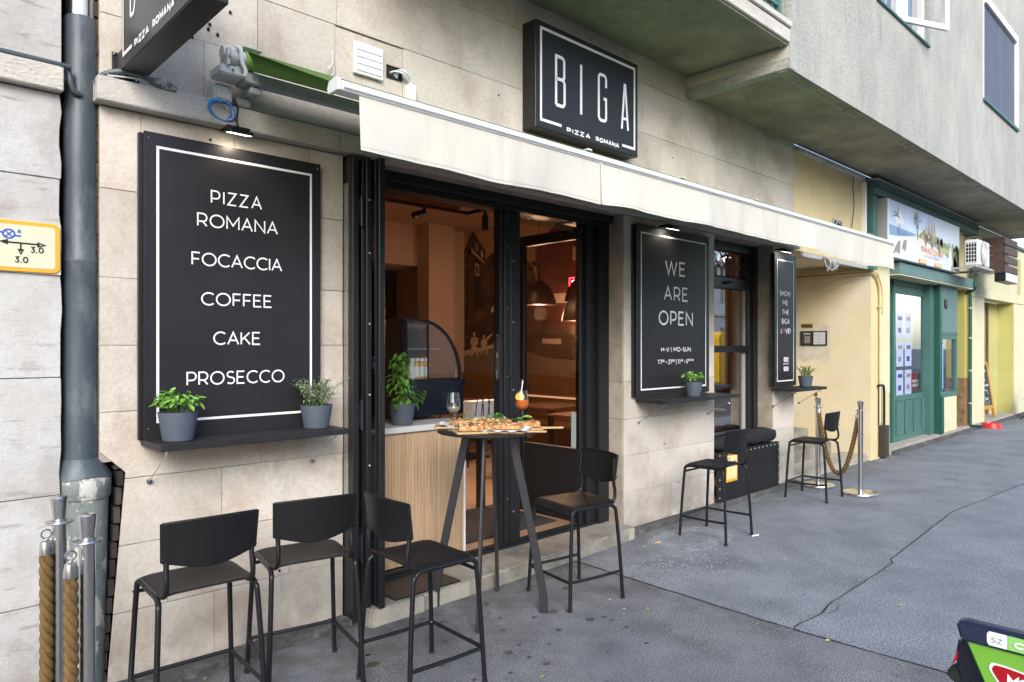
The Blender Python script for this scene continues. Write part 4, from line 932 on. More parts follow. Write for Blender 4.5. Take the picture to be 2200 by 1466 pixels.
# ---- downpipe, AC, slatted box, lemon wall
wb(14.75, 15.05, .01, .3, .98, 2.60, 'side_wall', M('mustard_render', (.42, .36, .10), .85), bv=0); wb(14.75, 15.05, .01, .3, .0, .978, 'osb_board', M('rusty_board', (.22, .13, .06), .85, var=.5, vs=12), bv=0)
wb(14.752, 15.05, .03, .3, 2.602, 3.86, 'side_wall', M('peach_render', (.58, .42, .26), .85, var=.2, vs=5), bv=0)
wb(15.052, 16.107, .0, .30, -.02, 2.50, 'wall_front', lemon); wb(15.052, 24, -.012, .30, 2.502, 2.70, 'wall_band', lemon); wb(15.052, 18.2, .0, .30, 2.702, 3.868, 'wall_upper', lemon); wb(18.2, 24, .0, .30, 2.702, 3.72, 'wall_upper', lemon)
wb(18.15, 24, -.05, .3, 3.721, 3.78, 'wall_cap', black)
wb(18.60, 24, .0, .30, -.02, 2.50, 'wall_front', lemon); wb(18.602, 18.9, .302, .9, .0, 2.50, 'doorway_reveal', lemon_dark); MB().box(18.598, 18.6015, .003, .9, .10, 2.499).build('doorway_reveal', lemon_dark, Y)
wb(16.11, 18.597, -.06, .9, -.02, .10, 'doorway_step', conc_l, bv=.012)
dd = MB(); dd.box(16.2, 16.3, .30, .36, .10, 2.50); dd.box(17.72, 17.82, .30, .36, .10, 2.50); dd.box(16.3, 17.72, .30, .36, 2.38, 2.50); dd.box(16.3, 17.72, .30, .36, .10, .98)
d2 = dd.build('brown_door', brownw, Y, bevel=.005); MB().box(16.3, 17.72, .33, .336, .98, 2.38).build('pane', M('olive_glass', (.30, .29, .10), .15, spec=.6), d2)
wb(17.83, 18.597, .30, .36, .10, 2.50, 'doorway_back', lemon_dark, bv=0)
MB().box(18.95, 19.25, -.004, .05, 2.72, 3.5).build('wall_niche', M('niche_olive', (.50, .44, .16), .8), Y)
g2 = wthing('green_downpipe', 'thin dark green pipe running down beside the green shopfront', 'pipe', (14.95, -.03, 0))
MB().tube(curve([(15.0, -.09, 3.55), (15.0, -.09, 3.3), (14.98, -.06, 2.8), (14.72, -.16, 2.70), (14.72, -.16, 2.60), (14.80, -.03, 2.53), (14.95, -.035, 2.48), (14.95, -.035, 1.0), (14.95, -.035, .12)], 6), .028, 8).build('pipe', green_dk, g2, smooth=True)
m = MB()
for zz in (.5, 1.1, 1.7, 2.25): m.tube([(14.95, -.035, zz), (14.95, -.035, zz + .03)], .033, 8)
m.build('clips', greyp, g2); MB().tube([(14.95, -.03, .10), (15.5, -.12, .06)], .02).build('foot_bar', black, g2)
ac = wthing('air_conditioner', 'white air conditioner outdoor unit with round fan grille on wall brackets', 'air conditioner', (13.6, -.38, 2.8))
ax0, ax1, az0, az1 = 13.20, 13.90, 2.875, 3.295; ay = -.56
MB().box(ax0, ax1, ay, -.365, az0, az1).build('casing', acm, ac, bevel=.015)
m = MB()
for i in range(6): zz = az0 + .05 + i * .060; m.box(ax0 - .012, ax0 - .001, ay + .02, -.38, zz, zz + .009)
for i in range(5): yy = ay + .02 + i * .038; m.box(ax0 - .012, ax0 - .001, yy, yy + .006, az0 + .04, az1 - .04)
m.build('side_grille', acm, ac); MB().box(ax0 - .0009, ax0 - .0001, ay + .025, -.385, az0 + .05, az1 - .05).build('coil', darkhole, ac)
rot = Matrix.Translation((13.52, ay, 3.085)) @ Matrix.Scale(.85, 4) @ Matrix.Rotation(rad(90), 4, 'X')
MB().lathe([(.0, .004), (.235, .004), (.24, .016), (.228, .02)], (0, 0, 0), 36, rot).build('fan_disc', ac_grey, ac, smooth=True)
m = MB()
for k in range(5): r_ = .05 + k * .042; m.tube([tuple(rot @ Vector((r_ * cos(a), r_ * sin(a), .024))) for a in [2 * pi * q / 28 for q in range(29)]], .0035, 4, False)
for k in range(12): a = k * pi / 6; m.tube([tuple(rot @ Vector((.03 * cos(a), .03 * sin(a), .024))), tuple(rot @ Vector((.23 * cos(a), .23 * sin(a), .024)))], .003, 4)
m.build('fan_grille', acm, ac); MB().lathe([(.0, .03), (.04, .03), (.04, .02)], (0, 0, 0), 16, rot).build('hub_badge', white, ac)
m = MB().blob((13.83, ay - .001, 3.21), .022, 1, .2, 1); m.build('round_red_emblem', bikered, ac, smooth=True)
m = MB()
for zz in (0,): pass
m.box(ax0 - .35, ax1 + .12, ay - .04, ay + .02, az0 - .055, az0 - .02); m.box(ax0 - .1, ax0 - .06, ay - .04, .0, az0 - .055, az0 - .021); m.box(ax1 + .02, ax1 + .06, ay - .04, .0, az0 - .055, az0 - .021); m.build('bracket', ac_grey, ac)
sb = wthing('slatted_cover', 'dark brown slatted wooden box mounted on the wall right of the air conditioner', 'slatted box', (15.7, -.3, 2.9))
bx0, bx1, bz0, bz1, by = 14.88, 15.88, 2.89, 3.51, -.58
for i in range(4):
    z0 = bz0 + i * .165
    MB().box(bx0, bx1, by, by + .03, z0, z0 + .125).build('slat', brownp, sb, bevel=.004)
    MB().box(bx0 - .0, bx0 + .03, by + .032, -.24, z0, z0 + .125).build('slat', brownp, sb, bevel=.004)
for i in range(3):
    z0 = bz0 + .125 + i * .165; MB().box(bx0 + .005, bx0 + .025, by + .032, -.40, z0 + .001, z0 + .039).build('side_filler', brownp, sb); MB().box(bx0 + .005, bx0 + .025, -.34, -.26, z0 + .003, z0 + .037).build('filler', brownp, sb)
MB().box(bx0 + .2, bx1 - .2, by + .1, -.05, bz0 + .03, bz1 - .06).build('inner_unit', acm, sb)
ls = wthing('small_light_sign', 'small white box sign with black edge hanging below the slatted box', 'sign', (15.6, -.35, 2.6))
MB().box(14.90, 14.93, -.58, -.42, 2.72, 2.885).build('edge', black, ls); MB().box(14.932, 15.86, -.58, -.42, 2.72, 2.885).build('case', black, ls); MB().box(14.95, 15.85, -.586, -.581, 2.735, 2.872).build('face', M('sign_face_blue', (.62, .70, .78), .4), ls)

# A-board, bowl, folding chair, far pavement items
ab = thing('chalkboard_stand', 'orange wooden chalkboard A-frame standing in the far recessed doorway', 'sign board', (16.62, .13, .10), rad(-8))
tilt = Matrix.Rotation(rad(-8), 4, 'X')
m = MB(); 
for (a, b, c, d) in ((0, .06, 0, 1.15), (.50, .56, 0, 1.15), (.06, .50, 1.08, 1.15), (.06, .50, .17, .25)): m.box(a, b, -.02, .02, c, d, tilt)
m.build('frame', orangew, ab, bevel=.004); MB().box(.06, .50, -.008, .008, .25, 1.08, tilt).build('board', slate, ab)
t2m = Matrix.Translation((0, .33, 0)) @ Matrix.Rotation(rad(9), 4, 'X'); m = MB()
for (a, b, c, d) in ((0, .06, 0, 1.15), (.50, .56, 0, 1.15)): m.box(a, b, -.02, .02, c, d, t2m)
m.build('rear_frame', orangew, ab, bevel=.004)
fmA = lambda u, v, o: tuple(tilt @ Vector((u, -.009 - o, v))); m = MB()
text(m, 'SHOW ME', .09, .42, .93, .05, .010, fmA); text(m, 'NOT', .14, .34, .84, .05, .010, fmA); text(m, 'THE', .16, .34, .75, .05, .010, fmA); text(m, 'MENU HERE', .10, .46, .64, .04, .009, fmA); ribbon(m, arc(.28, .47, .10, .10, 0, 330, 14), .010, fmA, .001); ribbon(m, arc(.3, .33, .08, .07, -60, 240, 12), .010, fmA, .001); m.build('chalk_writing', white, ab)
rb = thing('pet_bowl', 'red plastic bowl on the pavement before the far doorway', 'bowl', (15.85, -.16, 0)); MB().lathe([(.19, 0), (.15, .09), (.13, .09), (.11, .04), (.0, .035)], (0, 0, 0.003), 20).build('dish', redpl, rb, smooth=True)
fc = thing('folding_chair', 'folding bistro chair with wooden slats and a white cushion at the far right edge', 'chair', (18.35, -.42, 0))
for nm, P in (('leg', [(-.2, -.2, 0), (-.17, .17, .45)]), ('leg', [(-.2, .22, 0), (-.2, -.18, .45), (-.21, -.24, .85)]), ('leg', [(.22, -.2, 0), (.22, .17, .45)]), ('leg', [(.24, .22, 0), (.24, -.18, .45), (.24, -.24, .85)]), ('crossbar', [(-.2, .2, .04), (.24, .2, .04)]), ('crossbar', [(-.2, -.19, .04), (.22, -.19, .04)]), ('crossbar', [(-.2, .0, .22), (.22, .0, .22)])): MB().tube(P, .011, 6).build(nm, black, fc)
MB().box(-.24, .27, -.235, -.215, .79, .85).build('back_slat', brownw, fc, bevel=.003); MB().box(-.24, .27, -.225, -.205, .68, .74).build('back_slat', brownw, fc, bevel=.003)
m = MB().grid(lambda u, v: Vector((-.21 + .44 * u, -.19 + .38 * v, .46 + .05 * sin(pi * u) ** .4 * sin(pi * v) ** .4)), 12, 12, .03); tag(m.build('chair_cushion', white, smooth=True), 'white cushion on the far folding chair', 'cushion').location = (18.35, -.42, 0)
# ================================================================== AWNING
aw = wthing('awning', 'retractable awning with white front bar, long cream valance and green fabric roll', 'awning', (4.5, -.1, 3.0))
AX0, AX1, AY = 1.385, 7.64, -1.06
MB().prism([(AY - .035, 2.588), (AY + .03, 2.586), (AY + .042, 2.602), (AY + .03, 2.626), (AY - .01, 2.634), (AY - .035, 2.624)], AX0 + .02, AX1, 'x').build('front_bar', white, aw, bevel=.004)
MB().box(AX0 + .03, AX1 - .01, AY - .040, AY - .0355, 2.596, 2.602).build('bar_groove', greyp, aw)
MB().prism([(AY - .040, 2.582), (AY + .036, 2.580), (AY + .048, 2.602), (AY + .034, 2.632), (AY - .01, 2.640), (AY - .040, 2.630)], AX0, AX0 + .018, 'x').build('end_cap', whitep, aw, bevel=.003)
MB().prism([(AY - .040, 2.582), (AY + .036, 2.580), (AY + .048, 2.602), (AY + .034, 2.632), (AY - .01, 2.640), (AY - .040, 2.630)], AX1 + .002, AX1 + .018, 'x').build('end_cap', whitep, aw, bevel=.003)
r4 = random.Random(9)
VB = [(1.49, 2.362), (1.80, 2.367), (2.25, 2.355), (2.62, 2.372), (3.01, 2.358), (3.3, 2.37), (3.7, 2.362), (4.3, 2.378), (4.97, 2.364), (5.6, 2.368), (6.2, 2.352), (6.9, 2.33), (7.3, 2.345), (7.635, 2.342)]
def vb(x):
    for (a, b), (c, d) in zip(VB[:-1], VB[1:]):
        if x <= c: t = max(0, (x - a) / (c - a)); t = t * t * (3 - 2 * t); return b + (d - b) * t
    return VB[-1][1]
def val(x0, x1, n, nm, dy=0):
    def fn(u, v):
        x = x0 + (x1 - x0) * u; zt = 2.588; zb = vb(x); q = v ** 1.3
        w = .009 * sin(x * 7.3 + 1) + .004 * sin(x * 15.1) + .002 * sin(x * 31 + 2) + .010 * sin(x * 3.1)
        return Vector((x + .004 * q * sin(x * 20), AY - .024 + w * q + dy * q, zt + (zb - zt) * v))
    return MB().grid(fn, n, 12, .0015).build(nm, canvas, aw, smooth=True)
val(1.49, 3.02, 90, 'valance'); val(3.012, 7.635, 260, 'valance', -.006)
def hem(x0, x1, n, dy, vv):
    def fn(u, v):
        x = x0 + (x1 - x0) * u; zt = 2.588; zb = vb(x); t = vv + .012 * v; q = t ** 1.3; w = .009 * sin(x * 7.3 + 1) + .004 * sin(x * 15.1) + .002 * sin(x * 31 + 2) + .010 * sin(x * 3.1)
        return Vector((x, AY - .0262 + w * q + dy * q, zt + (zb - zt) * t))
    MB().grid(fn, n, 1).build('hem_stitching', M('hem_thread', (.42, .41, .36), .9), aw, recalc=False)
hem(1.49, 3.0, 90, 0, .925); hem(3.015, 7.635, 260, -.006, .925)
MB().grid(lambda u, v: Vector((3.004 + .012 * u, AY - .034 + (.016 * sin(3.01 * 7.3 + 1)) * v ** 1.3 * .8, 2.586 + (2.36 - 2.586) * v)), 1, 6).build('valance_seam', M('canvas_seam', (.66, .63, .52), .85), aw)
RY, RZ, RR = -.17, 2.975, .042
MB().tube([(1.40, RY, RZ), (7.62, RY, RZ)], RR, 24).build('fabric_roll', green_canvas, aw, smooth=True)
def fab(u, v):
    x = 1.405 + 6.21 * u; y = RY - RR * .3 + (AY + .03 - RY + RR * .3) * v; z = RZ + RR * 1.0 + (2.632 - RZ - RR) * v + 0 * v
    return Vector((x, y, z))
MB().grid(fab, 60, 14, .001).build('roof_fabric', M('green_canvas_roof', (.14, .26, .07), .8, var=.15, vs=9), aw, smooth=True)
_g = MATS['green_canvas_roof']; _n = _g.node_tree; _b = _n.nodes['Principled BSDF']; _tr = _n.nodes.new('ShaderNodeBsdfTranslucent'); _tr.inputs[0].default_value = (.34, .40, .27, 1); _mx = _n.nodes.new('ShaderNodeMixShader'); _mx.inputs[0].default_value = .38
L(_n, _b.outputs[0], _mx.inputs[1]); L(_n, _tr.outputs[0], _mx.inputs[2]); L(_n, _mx.outputs[0], _n.nodes['Material Output'].inputs[0])
MB().box(1.36, 7.62, -.135, -.075, 2.885, 2.940).build('torsion_bar', greytube, aw, bevel=.004)
MB().box(1.44, 7.6, -.030, -.002, 2.79, 2.805).build('back_strip', greytube, aw)
# left bracket assembly
m = MB(); m.box(1.275, 1.395, -.195, -.06, 2.878, 2.922); m.build('bracket_block', whitep, aw, bevel=.006); m = MB(); m.box(1.398, 1.50, -.165, -.055, 2.874, 2.926); m.build('bracket_block', greytube, aw, bevel=.004); m = MB(); m.blob((1.335, -.197, 2.90), .008); m.blob((1.45, -.168, 2.90), .008); m.blob((1.312, -.222, 2.955), .009); m.build('bracket_bolts', steel, aw)
m = MB(); m.box(1.302, 1.316, -.215, -.12, 2.915, 3.00); m.box(1.318, 1.35, -.155, -.145, 2.92, 3.03); m.build('bracket_plate', whitep, aw, bevel=.003)
m = MB().tube([(1.29, RY, RZ + .01), (1.322, RY, RZ + .01)], .030, 12); m.tube([(1.322, RY, RZ), (1.36, RY, RZ)], .042, 12); m.tube([(1.365, RY, RZ), (1.398, RY, RZ)], .034, 16); m.build('gearbox', whitep, aw, smooth=True)
m = MB().tube(curve([(1.345, RY - .045, RZ + .035), (1.36, RY - .055, RZ + .02), (1.365, RY - .055, RZ - .03), (1.385, RY - .055, RZ - .075), (1.38, RY - .05, RZ - .10)], 5), .010, 8); m.build('crank_hook', white, aw, smooth=True)
m = MB(); m.box(1.405, 1.50, -.16, .0, 3.045, 3.052); m.box(1.405, 1.50, -.012, -.002, 2.98, 3.045); m.box(1.41, 1.47, -.12, -.03, 2.945, 3.00); m.build('wall_bracket', greytube, aw, bevel=.002)
m = MB().box(1.44, 1.50, -.15, -.03, 2.83, 2.86); m.build('bracket_foot', greytube, aw, bevel=.003)
for X in (3.95, 5.2, 6.5): MB().box(X, X + .05, -.20, -.002, 3.02, 3.035).build('wall_bracket', whitep, aw, bevel=.002)
for X in (4.85, 7.05):
    a = MB().grid(lambda u, v: Vector((X + .10 * u, AY + .07 * v - .02, 2.640 + .012 * sin(pi * v) * (1 - u * .6))), 4, 6, .002); a.build('bar_clip', greytube, aw)
# junction boxes & cables at the awning's left end
jb = wthing('junction_box', 'pale grey junction box under the awning bracket', 'junction box', (1.33, -.06, 2.80))
MB().box(1.285, 1.375, -.09, -.006, 2.778, 2.862).build('body', whitep, jb, bevel=.006); MB().prism(rrect(1.295, 1.365, 2.788, 2.852, .015), -.096, -.0905, 'y').build('lid', whitep, jb, bevel=.002)
jb2 = wthing('cable_splice_box', 'small dark grey splice box on the ledge right of the junction box', 'junction box', (1.44, -.05, 2.79))
MB().box(1.395, 1.475, -.075, -.02, 2.778, 2.822).build('body', greyp, jb2, bevel=.006)
m = MB()
for k in range(2):
    P = [(1.315 + .055 * (1 + .12 * k) * cos(a) + .01 * k, -.085 - .01 * k - .02 * sin(a), 2.735 + .040 * sin(a) - .010 * cos(a) - .006 * k) for a in [2 * pi * q / 22 for q in range(23)]]
    m.tube(P, .0044, 6, False)
m.tube(curve([(1.265, -.085, 2.755), (1.29, -.08, 2.768), (1.33, -.07, 2.775)], 5), .0032, 6)
o = m.build('blue_cable_coil', blue_cable, smooth=True); tag(o, 'coiled bright blue cable hanging over the stone ledge above the menu board', 'cable coil')
MB().tube([(1.302, -.105, 2.767), (1.318, -.105, 2.772)], .006).build('cable_tie', white, o)
# vent, cable hole, loose wires on upper wall
v0 = wthing('wall_vent', 'square white louvred ventilation cover on the upper stone wall', 'vent', (2.2, 0, 3.23))
MB().box(2.10, 2.296, -.022, -.002, 3.148, 3.332).build('frame', white, v0, bevel=.003)
for i in range(4): z0 = 3.163 + i * .040; MB().prism([(-.0222, z0), (-.029, z0 + .004), (-.0225, z0 + .037)], 2.114, 2.282, 'x').build('louvre', white, v0)
ho = wthing('cable_outlet', 'opening in the stone wall with white cables bending down into a white duct', 'cable outlet', (2.42, 0, 3.2))
MB().box(2.33, 2.44, -.004, -.0015, 3.185, 3.262).build('hole', darkhole, ho); m = MB(); m.box(2.325, 2.445, -.0125, -.0041, 3.258, 3.264)
m.build('hole_lip', mortar, ho)
for k in range(6): MB().tube(curve([(2.35 + .01 * k, -.006, 3.215 - .004 * k), (2.37 + .008 * k, -.03, 3.222 + .004 * k), (2.43 + .004 * k, -.045, 3.215 + .003 * k), (2.475 + .003 * k, -.035, 3.19), (2.478 + .003 * k, -.03, 3.15)], 5), .0048, 6).build('cable', bluem if k == 2 else whitep, ho, smooth=True)
MB().box(2.462, 2.512, -.05, -.002, 2.95, 3.168).build('duct', white, ho, bevel=.003)
m = MB().tube(curve([at(712, 108, -.004), at(714, 118, -.03), at(713, 138, -.03), at(703, 148, -.03)], 5), .004, 6); m.tube(curve([at(716, 142, -.02), at(716, 158, -.02), at(708, 165, -.02)], 5), .0025, 5)
tag(m.build('loose_wire', whitep, smooth=True), 'short loose white wire end sticking out of the stone wall left of the vent', 'wire')

# ================================================================== SIGNS
bs = wthing('box_sign', 'black projecting BIGA PIZZA ROMANA box sign flat on the upper wall above the awning', 'sign', (4.06, 0, 3.1))
bx0, bx1, bz0, bz1, bY = 3.468, 4.648, 3.105, 3.86, -.135
MB().box(bx0, bx1, bY + .002, -.002, bz0, bz1).build('case', M('sign_black', (.013, .014, .014), .35, var=.2, vs=20), bs, bevel=.003)
MB().box(bx0 + .004, bx1 - .004, bY - .002, bY + .0015, bz0 + .004, bz1 - .004).build('face', charcoal, bs)
f = facing(bY - .002); m = MB()
fx0, fx1, fz0, fz1 = 3.517, 4.600, 3.165, 3.81
ribbon(m, [(3.73, fz0), (fx0, fz0), (fx0, fz1), (fx1, fz1), (fx1, fz0), (4.44, fz0)], .020, f)
m.build('frame_line', print_white, bs)
def rr_path(x0, x1, z0, z1, r, which='full'):
    return arc(x1 - r, z1 - r, r, r, 90, 0, 6) + arc(x1 - r, z0 + r, r, r, 0, -90, 6)
m = MB(); w_ = .0235; zb, zt = 3.305, 3.655; zm = 3.495
bxl, bxr = 3.672, 3.762
ribbon(m, [(bxl, zb), (bxl, zt)] + rr_path(bxl, bxr - .004, zm, zt, .028) + [(bxl, zm)], w_, f); ribbon(m, [(bxl + .02, zm)] + rr_path(bxl, bxr, zb, zm, .030) + [(bxl, zb)], w_, f, .0018)
ribbon(m, [(3.945, zb - .01), (3.945, zt + .01)], .0245, f)
gl0, gr0 = 4.150, 4.238
ribbon(m, [(gr0, zt - .09)] + arc(gr0 - .03, zt - .03, .03, .03, 0, 90, 6) + arc(gl0 + .03, zt - .03, .03, .03, 90, 180, 6) + arc(gl0 + .03, zb + .03, .03, .03, 180, 270, 6) + arc(gr0 - .03, zb + .03, .03, .03, 270, 360, 6) + [(gr0, zm - .02), (gr0 - .03, zm - .02)], w_, f)
ribbon(m, [(4.435, zb - .01), (4.472, zt + .004)], w_, f); ribbon(m, [(4.478, zt + .004), (4.515, zb - .01)], w_, f, .0018); ribbon(m, [(4.447, zb + .075), (4.505, zb + .075)], w_ * .9, f, .002)
m.build('lettering', print_white, bs)
m = MB(); text(m, 'PIZZA', 3.785, 4.05, 3.132, .036, .0105, f, space=.42); text(m, 'ROMANA', 4.115, 4.40, 3.132, .036, .0105, f, space=.42); m.build('small_lettering', print_white, bs)

hs = wthing('hanging_sign', 'black box sign sticking out from the wall beside the drainpipe, cut by the top edge', 'sign', (.93, -.5, 2.81))
hx0, hx1, hz0 = .880, .992, 2.808
MB().box(hx0 + .002, hx1, -1.02, -.10, hz0, 3.52).build('case', M('sign_black', (.013, .014, .014), .35), hs, bevel=.003)
MB().box(hx0 - .002, hx0 + .0015, -1.016, -.104, hz0 + .003, 3.517).build('face', charcoal, hs)
fh = lambda u, v, o: (hx0 - .002 - o, -.10 - u, v)
m = MB(); ribbon(m, [(.16, hz0 + .055), (.028, hz0 + .055), (.028, 3.47), (.89, 3.47), (.89, hz0 + .055), (.76, hz0 + .055)], .016, fh); m.build('frame_line', print_white, hs)
m = MB(); text(m, 'PIZZA', .195, .395, hz0 + .035, .034, .010, fh, space=.42); text(m, 'ROMANA', .44, .70, hz0 + .035, .034, .010, fh, space=.42); m.build('small_lettering', print_white, hs)
m = MB(); text(m, 'BIGA', .13, .79, hz0 + .18, .38, .018, fh, space=1.2); m.build('lettering', print_white, hs)
m = MB(); m.box(.862, .90, -.012, -.002, 2.80, 2.91); m.box(.915, .975, -.012, -.002, 2.786, 2.835); m.box(.878, .888, -.10, -.012, 2.81, 2.90); m.build('wall_plate', black, hs, bevel=.002)
m = MB()
for (x, z) in ((.870, 2.90), (.870, 2.812), (.892, 2.89), (.96, 2.80)): m.blob((x, -.014, z), .005)
m.build('bolts', steel, hs)

def board(nm, label, x0, x1, z0, z1, lx, rows, th=.040, extra=None):
    t = wthing(nm, label, 'sign board', ((x0 + x1) / 2, 0, z0))
    MB().box(x0 - .018, x1 - .01, -th + .014, -.003, z0, z1 - .006).build('backing', black, t, bevel=.002)
    MB().box(x0, x1, -th - .004, -th + .006, z0, z1).build('panel', charcoal, t, bevel=.0012)
    f = facing(-th - .004); m = MB(); rectline(m, *lx, f); m.build('frame_line', print_white, t)
    m = MB()
    for r in rows: text(m, r[0], r[1], r[2], r[3], r[4], r[5], f, **(r[6] if len(r) > 6 else {}))
    m.build('lettering', print_white, t)
    m = MB()
    for x in (x0 + .02, x1 - .02):
        for z in (z0 + .05, z1 - .03): m.blob((x, -th - .005, z), .004)
    m.build('screws', brass, t)
    return t, f
b1, _ = board('menu_board', 'large black board reading pizza romana, focaccia, coffee, cake, prosecco on the left stone wall', .985, 1.877, 1.142, 2.572, (1.044, 1.818, 1.222, 2.505, .012), [
    ('PIZZA', 1.286, 1.545, 2.2775, .066, .0074), ('ROMANA', 1.221, 1.631, 2.158, .067, .0074, dict(space=.24)), ('FOCACCIA', 1.195, 1.654, 1.967, .066, .0074, dict(space=.20)),
    ('COFFEE', 1.240, 1.599, 1.774, .066, .0074, dict(space=.24)), ('CAKE', 1.298, 1.538, 1.581, .067, .0074, dict(space=.22)), ('PROSECCO', 1.172, 1.667, 1.385, .067, .0074, dict(space=.23))])
b2, f2 = board('opening_hours_board', 'black board reading WE ARE OPEN with opening hours on the middle stone pier', 4.755, 5.895, 1.142, 2.60, (4.82, 5.832, 1.205, 2.528, .013), [
    ('WE', 5.17, 5.49, 2.196, .130, .0160), ('ARE', 5.15, 5.53, 1.972, .128, .0160), ('OPEN', 5.072, 5.610, 1.755, .128, .0160),
    ('H-V | MO-SUN', 5.11, 5.575, 1.523, .040, .0075), ('11', 5.056, 5.112, 1.413, .042, .0075), ('00', 5.118, 5.158, 1.433, .022, .0055), ('-', 5.172, 5.200, 1.413, .042, .0075), ('21', 5.214, 5.268, 1.413, .042, .0075), ('30', 5.274, 5.316, 1.433, .022, .0055), ('|', 5.335, 5.345, 1.411, .042, .0065),
    ('11', 5.363, 5.405, 1.411, .042, .0075), ('AM', 5.411, 5.452, 1.433, .022, .005), ('-', 5.464, 5.486, 1.411, .042, .0075), ('9', 5.498, 5.524, 1.411, .042, .0075), ('30 PM', 5.530, 5.622, 1.433, .022, .005)])
b3, f3 = board('slogan_board', 'narrow black board reading SHOW ME THE BIGA LOVE on the right stone pier', 7.222, 7.742, 1.132, 2.58, (7.282, 7.675, 1.190, 2.508, .013), [
    ('SHOW', 7.335, 7.597, 2.119, .060, .0135, dict(space=.3)), ('ME', 7.408, 7.536, 2.018, .059, .0135), ('THE', 7.390, 7.560, 1.914, .059, .0135), ('BIGA', 7.384, 7.578, 1.812, .060, .0135, dict(space=.3)),
    ('L', 7.365, 7.398, 1.708, .060, .0135), ('VE!', 7.472, 7.603, 1.708, .060, .0135, dict(space=.25))])
m = MB(); text(m, '\u2665', 7.404, 7.470, 1.712, .052, .009, f3); m.build('heart_outline', M('pink_print', (.75, .09, .14), .5), b3)
ric = rrect
m = MB()
for (a, c) in ((7.435, 1.398), (7.495, 1.398), (7.435, 1.295), (7.495, 1.295)): m.prism(ric(a, a + .050, c, c + .050, .010), -.0458, -.0442, 'y')
m.build('app_icons', print_white, b3)
m = MB()
f3b = facing(-.0458)
ribbon(m, [(7.452, 1.408), (7.452, 1.436)], .008, f3b, .001); ribbon(m, arc(7.52, 1.423, .013, .013, 0, 360, 10), .005, f3b, .001); ribbon(m, [(7.460, 1.306), (7.460, 1.336)], .01, f3b, .001); ribbon(m, arc(7.52, 1.320, .013, .013, 90, 360, 10), .005, f3b, .001)
m.build('icon_marks', charcoal, b3)
m = MB(); text(m, 'BIGAROMANA', 7.425, 7.555, 1.368, .016, .0035, f3); m.build('small_lettering', print_white, b3)

# shelves with cable stays
def shelf(label, x0, x1, depth, z):
    t = wthing('wall_shelf', label, 'shelf', ((x0 + x1) / 2, 0, z), 'narrow black shelves under the boards')
    MB().box(x0, x1, -depth, -.0445, z - .030, z).build('plank', shelfm, t, bevel=.0025)
    MB().box(x0, x1 - .02, -.044, -.003, z - .028, z - .002).build('wall_batten', shelfm, t)
    for x in (x0 + .045, x1 - .05):
        d = MB().tube([(x, -depth + .055, z - .045), (x - .01, -.010, z - .20)], .0032, 6); d.build('stay_rod', steel, t)
        e = MB().blob((x, -depth + .055, z - .040), .010); e.blob((x - .01, -.010, z - .20), .010); e.tube([(x - .01, -.016, z - .20), (x - .01, -.001, z - .20)], .012, 8); e.build('stay_fixing', steel, t)
    return t
shelf('black wooden shelf with two herb pots under the menu board', .982, 1.905, .295, 1.143)
shelf('black wooden shelf under the opening hours board', 4.80, 5.99, .305, 1.128)
shelf('short black shelf under the narrow slogan board', 7.235, 7.955, .30, 1.118)

def spot(label, x, z, cable):
    t = wthing('board_lamp', label, 'lamp', (x, -.1, z), 'small floodlights above the boards')
    R_ = Matrix.Translation((x, -.115, z)) @ Matrix.Rotation(rad(14), 4, 'X')
    MB().prism([(-.045, -.010), (-.060, .0), (-.045, .024), (.045, .024), (.060, .0), (.045, -.010)], 0, 1, 'z')
    m = MB(); m.box(-.058, .058, -.035, .040, -.012, .006, R_); m.box(-.046, .046, -.020, .030, .006, .022, R_); m.build('housing', black, t, bevel=.003)
    m = MB(); m.box(-.050, .050, -.030, .034, -.0150, -.0125, R_); m.build('led_glass', led, t)
    m = MB(); m.box(x - .05, x - .042, -.10, -.003, z + .01, z + .03); m.box(x - .045, x + .045, -.075, -.06, z + .012, z + .03); m.build('bracket', black, t)
    if cable: MB().tube(curve(cable, 6), .005, 6).build('cable', black, t, smooth=True)
    ld = bpy.data.lights.new('board_lamp_light', 'SPOT'); lo_ = bpy.data.objects.new('light_source', ld); COL.objects.link(lo_); ld.energy = 1.3; ld.color = (1, .86, .66); ld.spot_size = rad(150); ld.spot_blend = .8; ld.shadow_soft_size = .03
    lo_.location = (x, -.12, z - .03); lo_.rotation_euler = Vector((0, -.45, 1)).normalized().to_track_quat('Z', 'Y').to_euler(); lo_.parent = t
    return t
spot('lit black floodlight hanging by a cable above the menu board', 1.40, 2.638, [(1.385, -.085, 2.80), (1.40, -.095, 2.76), (1.392, -.10, 2.70), (1.40, -.10, 2.66)])
spot('lit black floodlight half under the awning above the opening hours board', 5.19, 2.60, None)
spot('lit black floodlight above the narrow slogan board', 7.36, 2.60, None)
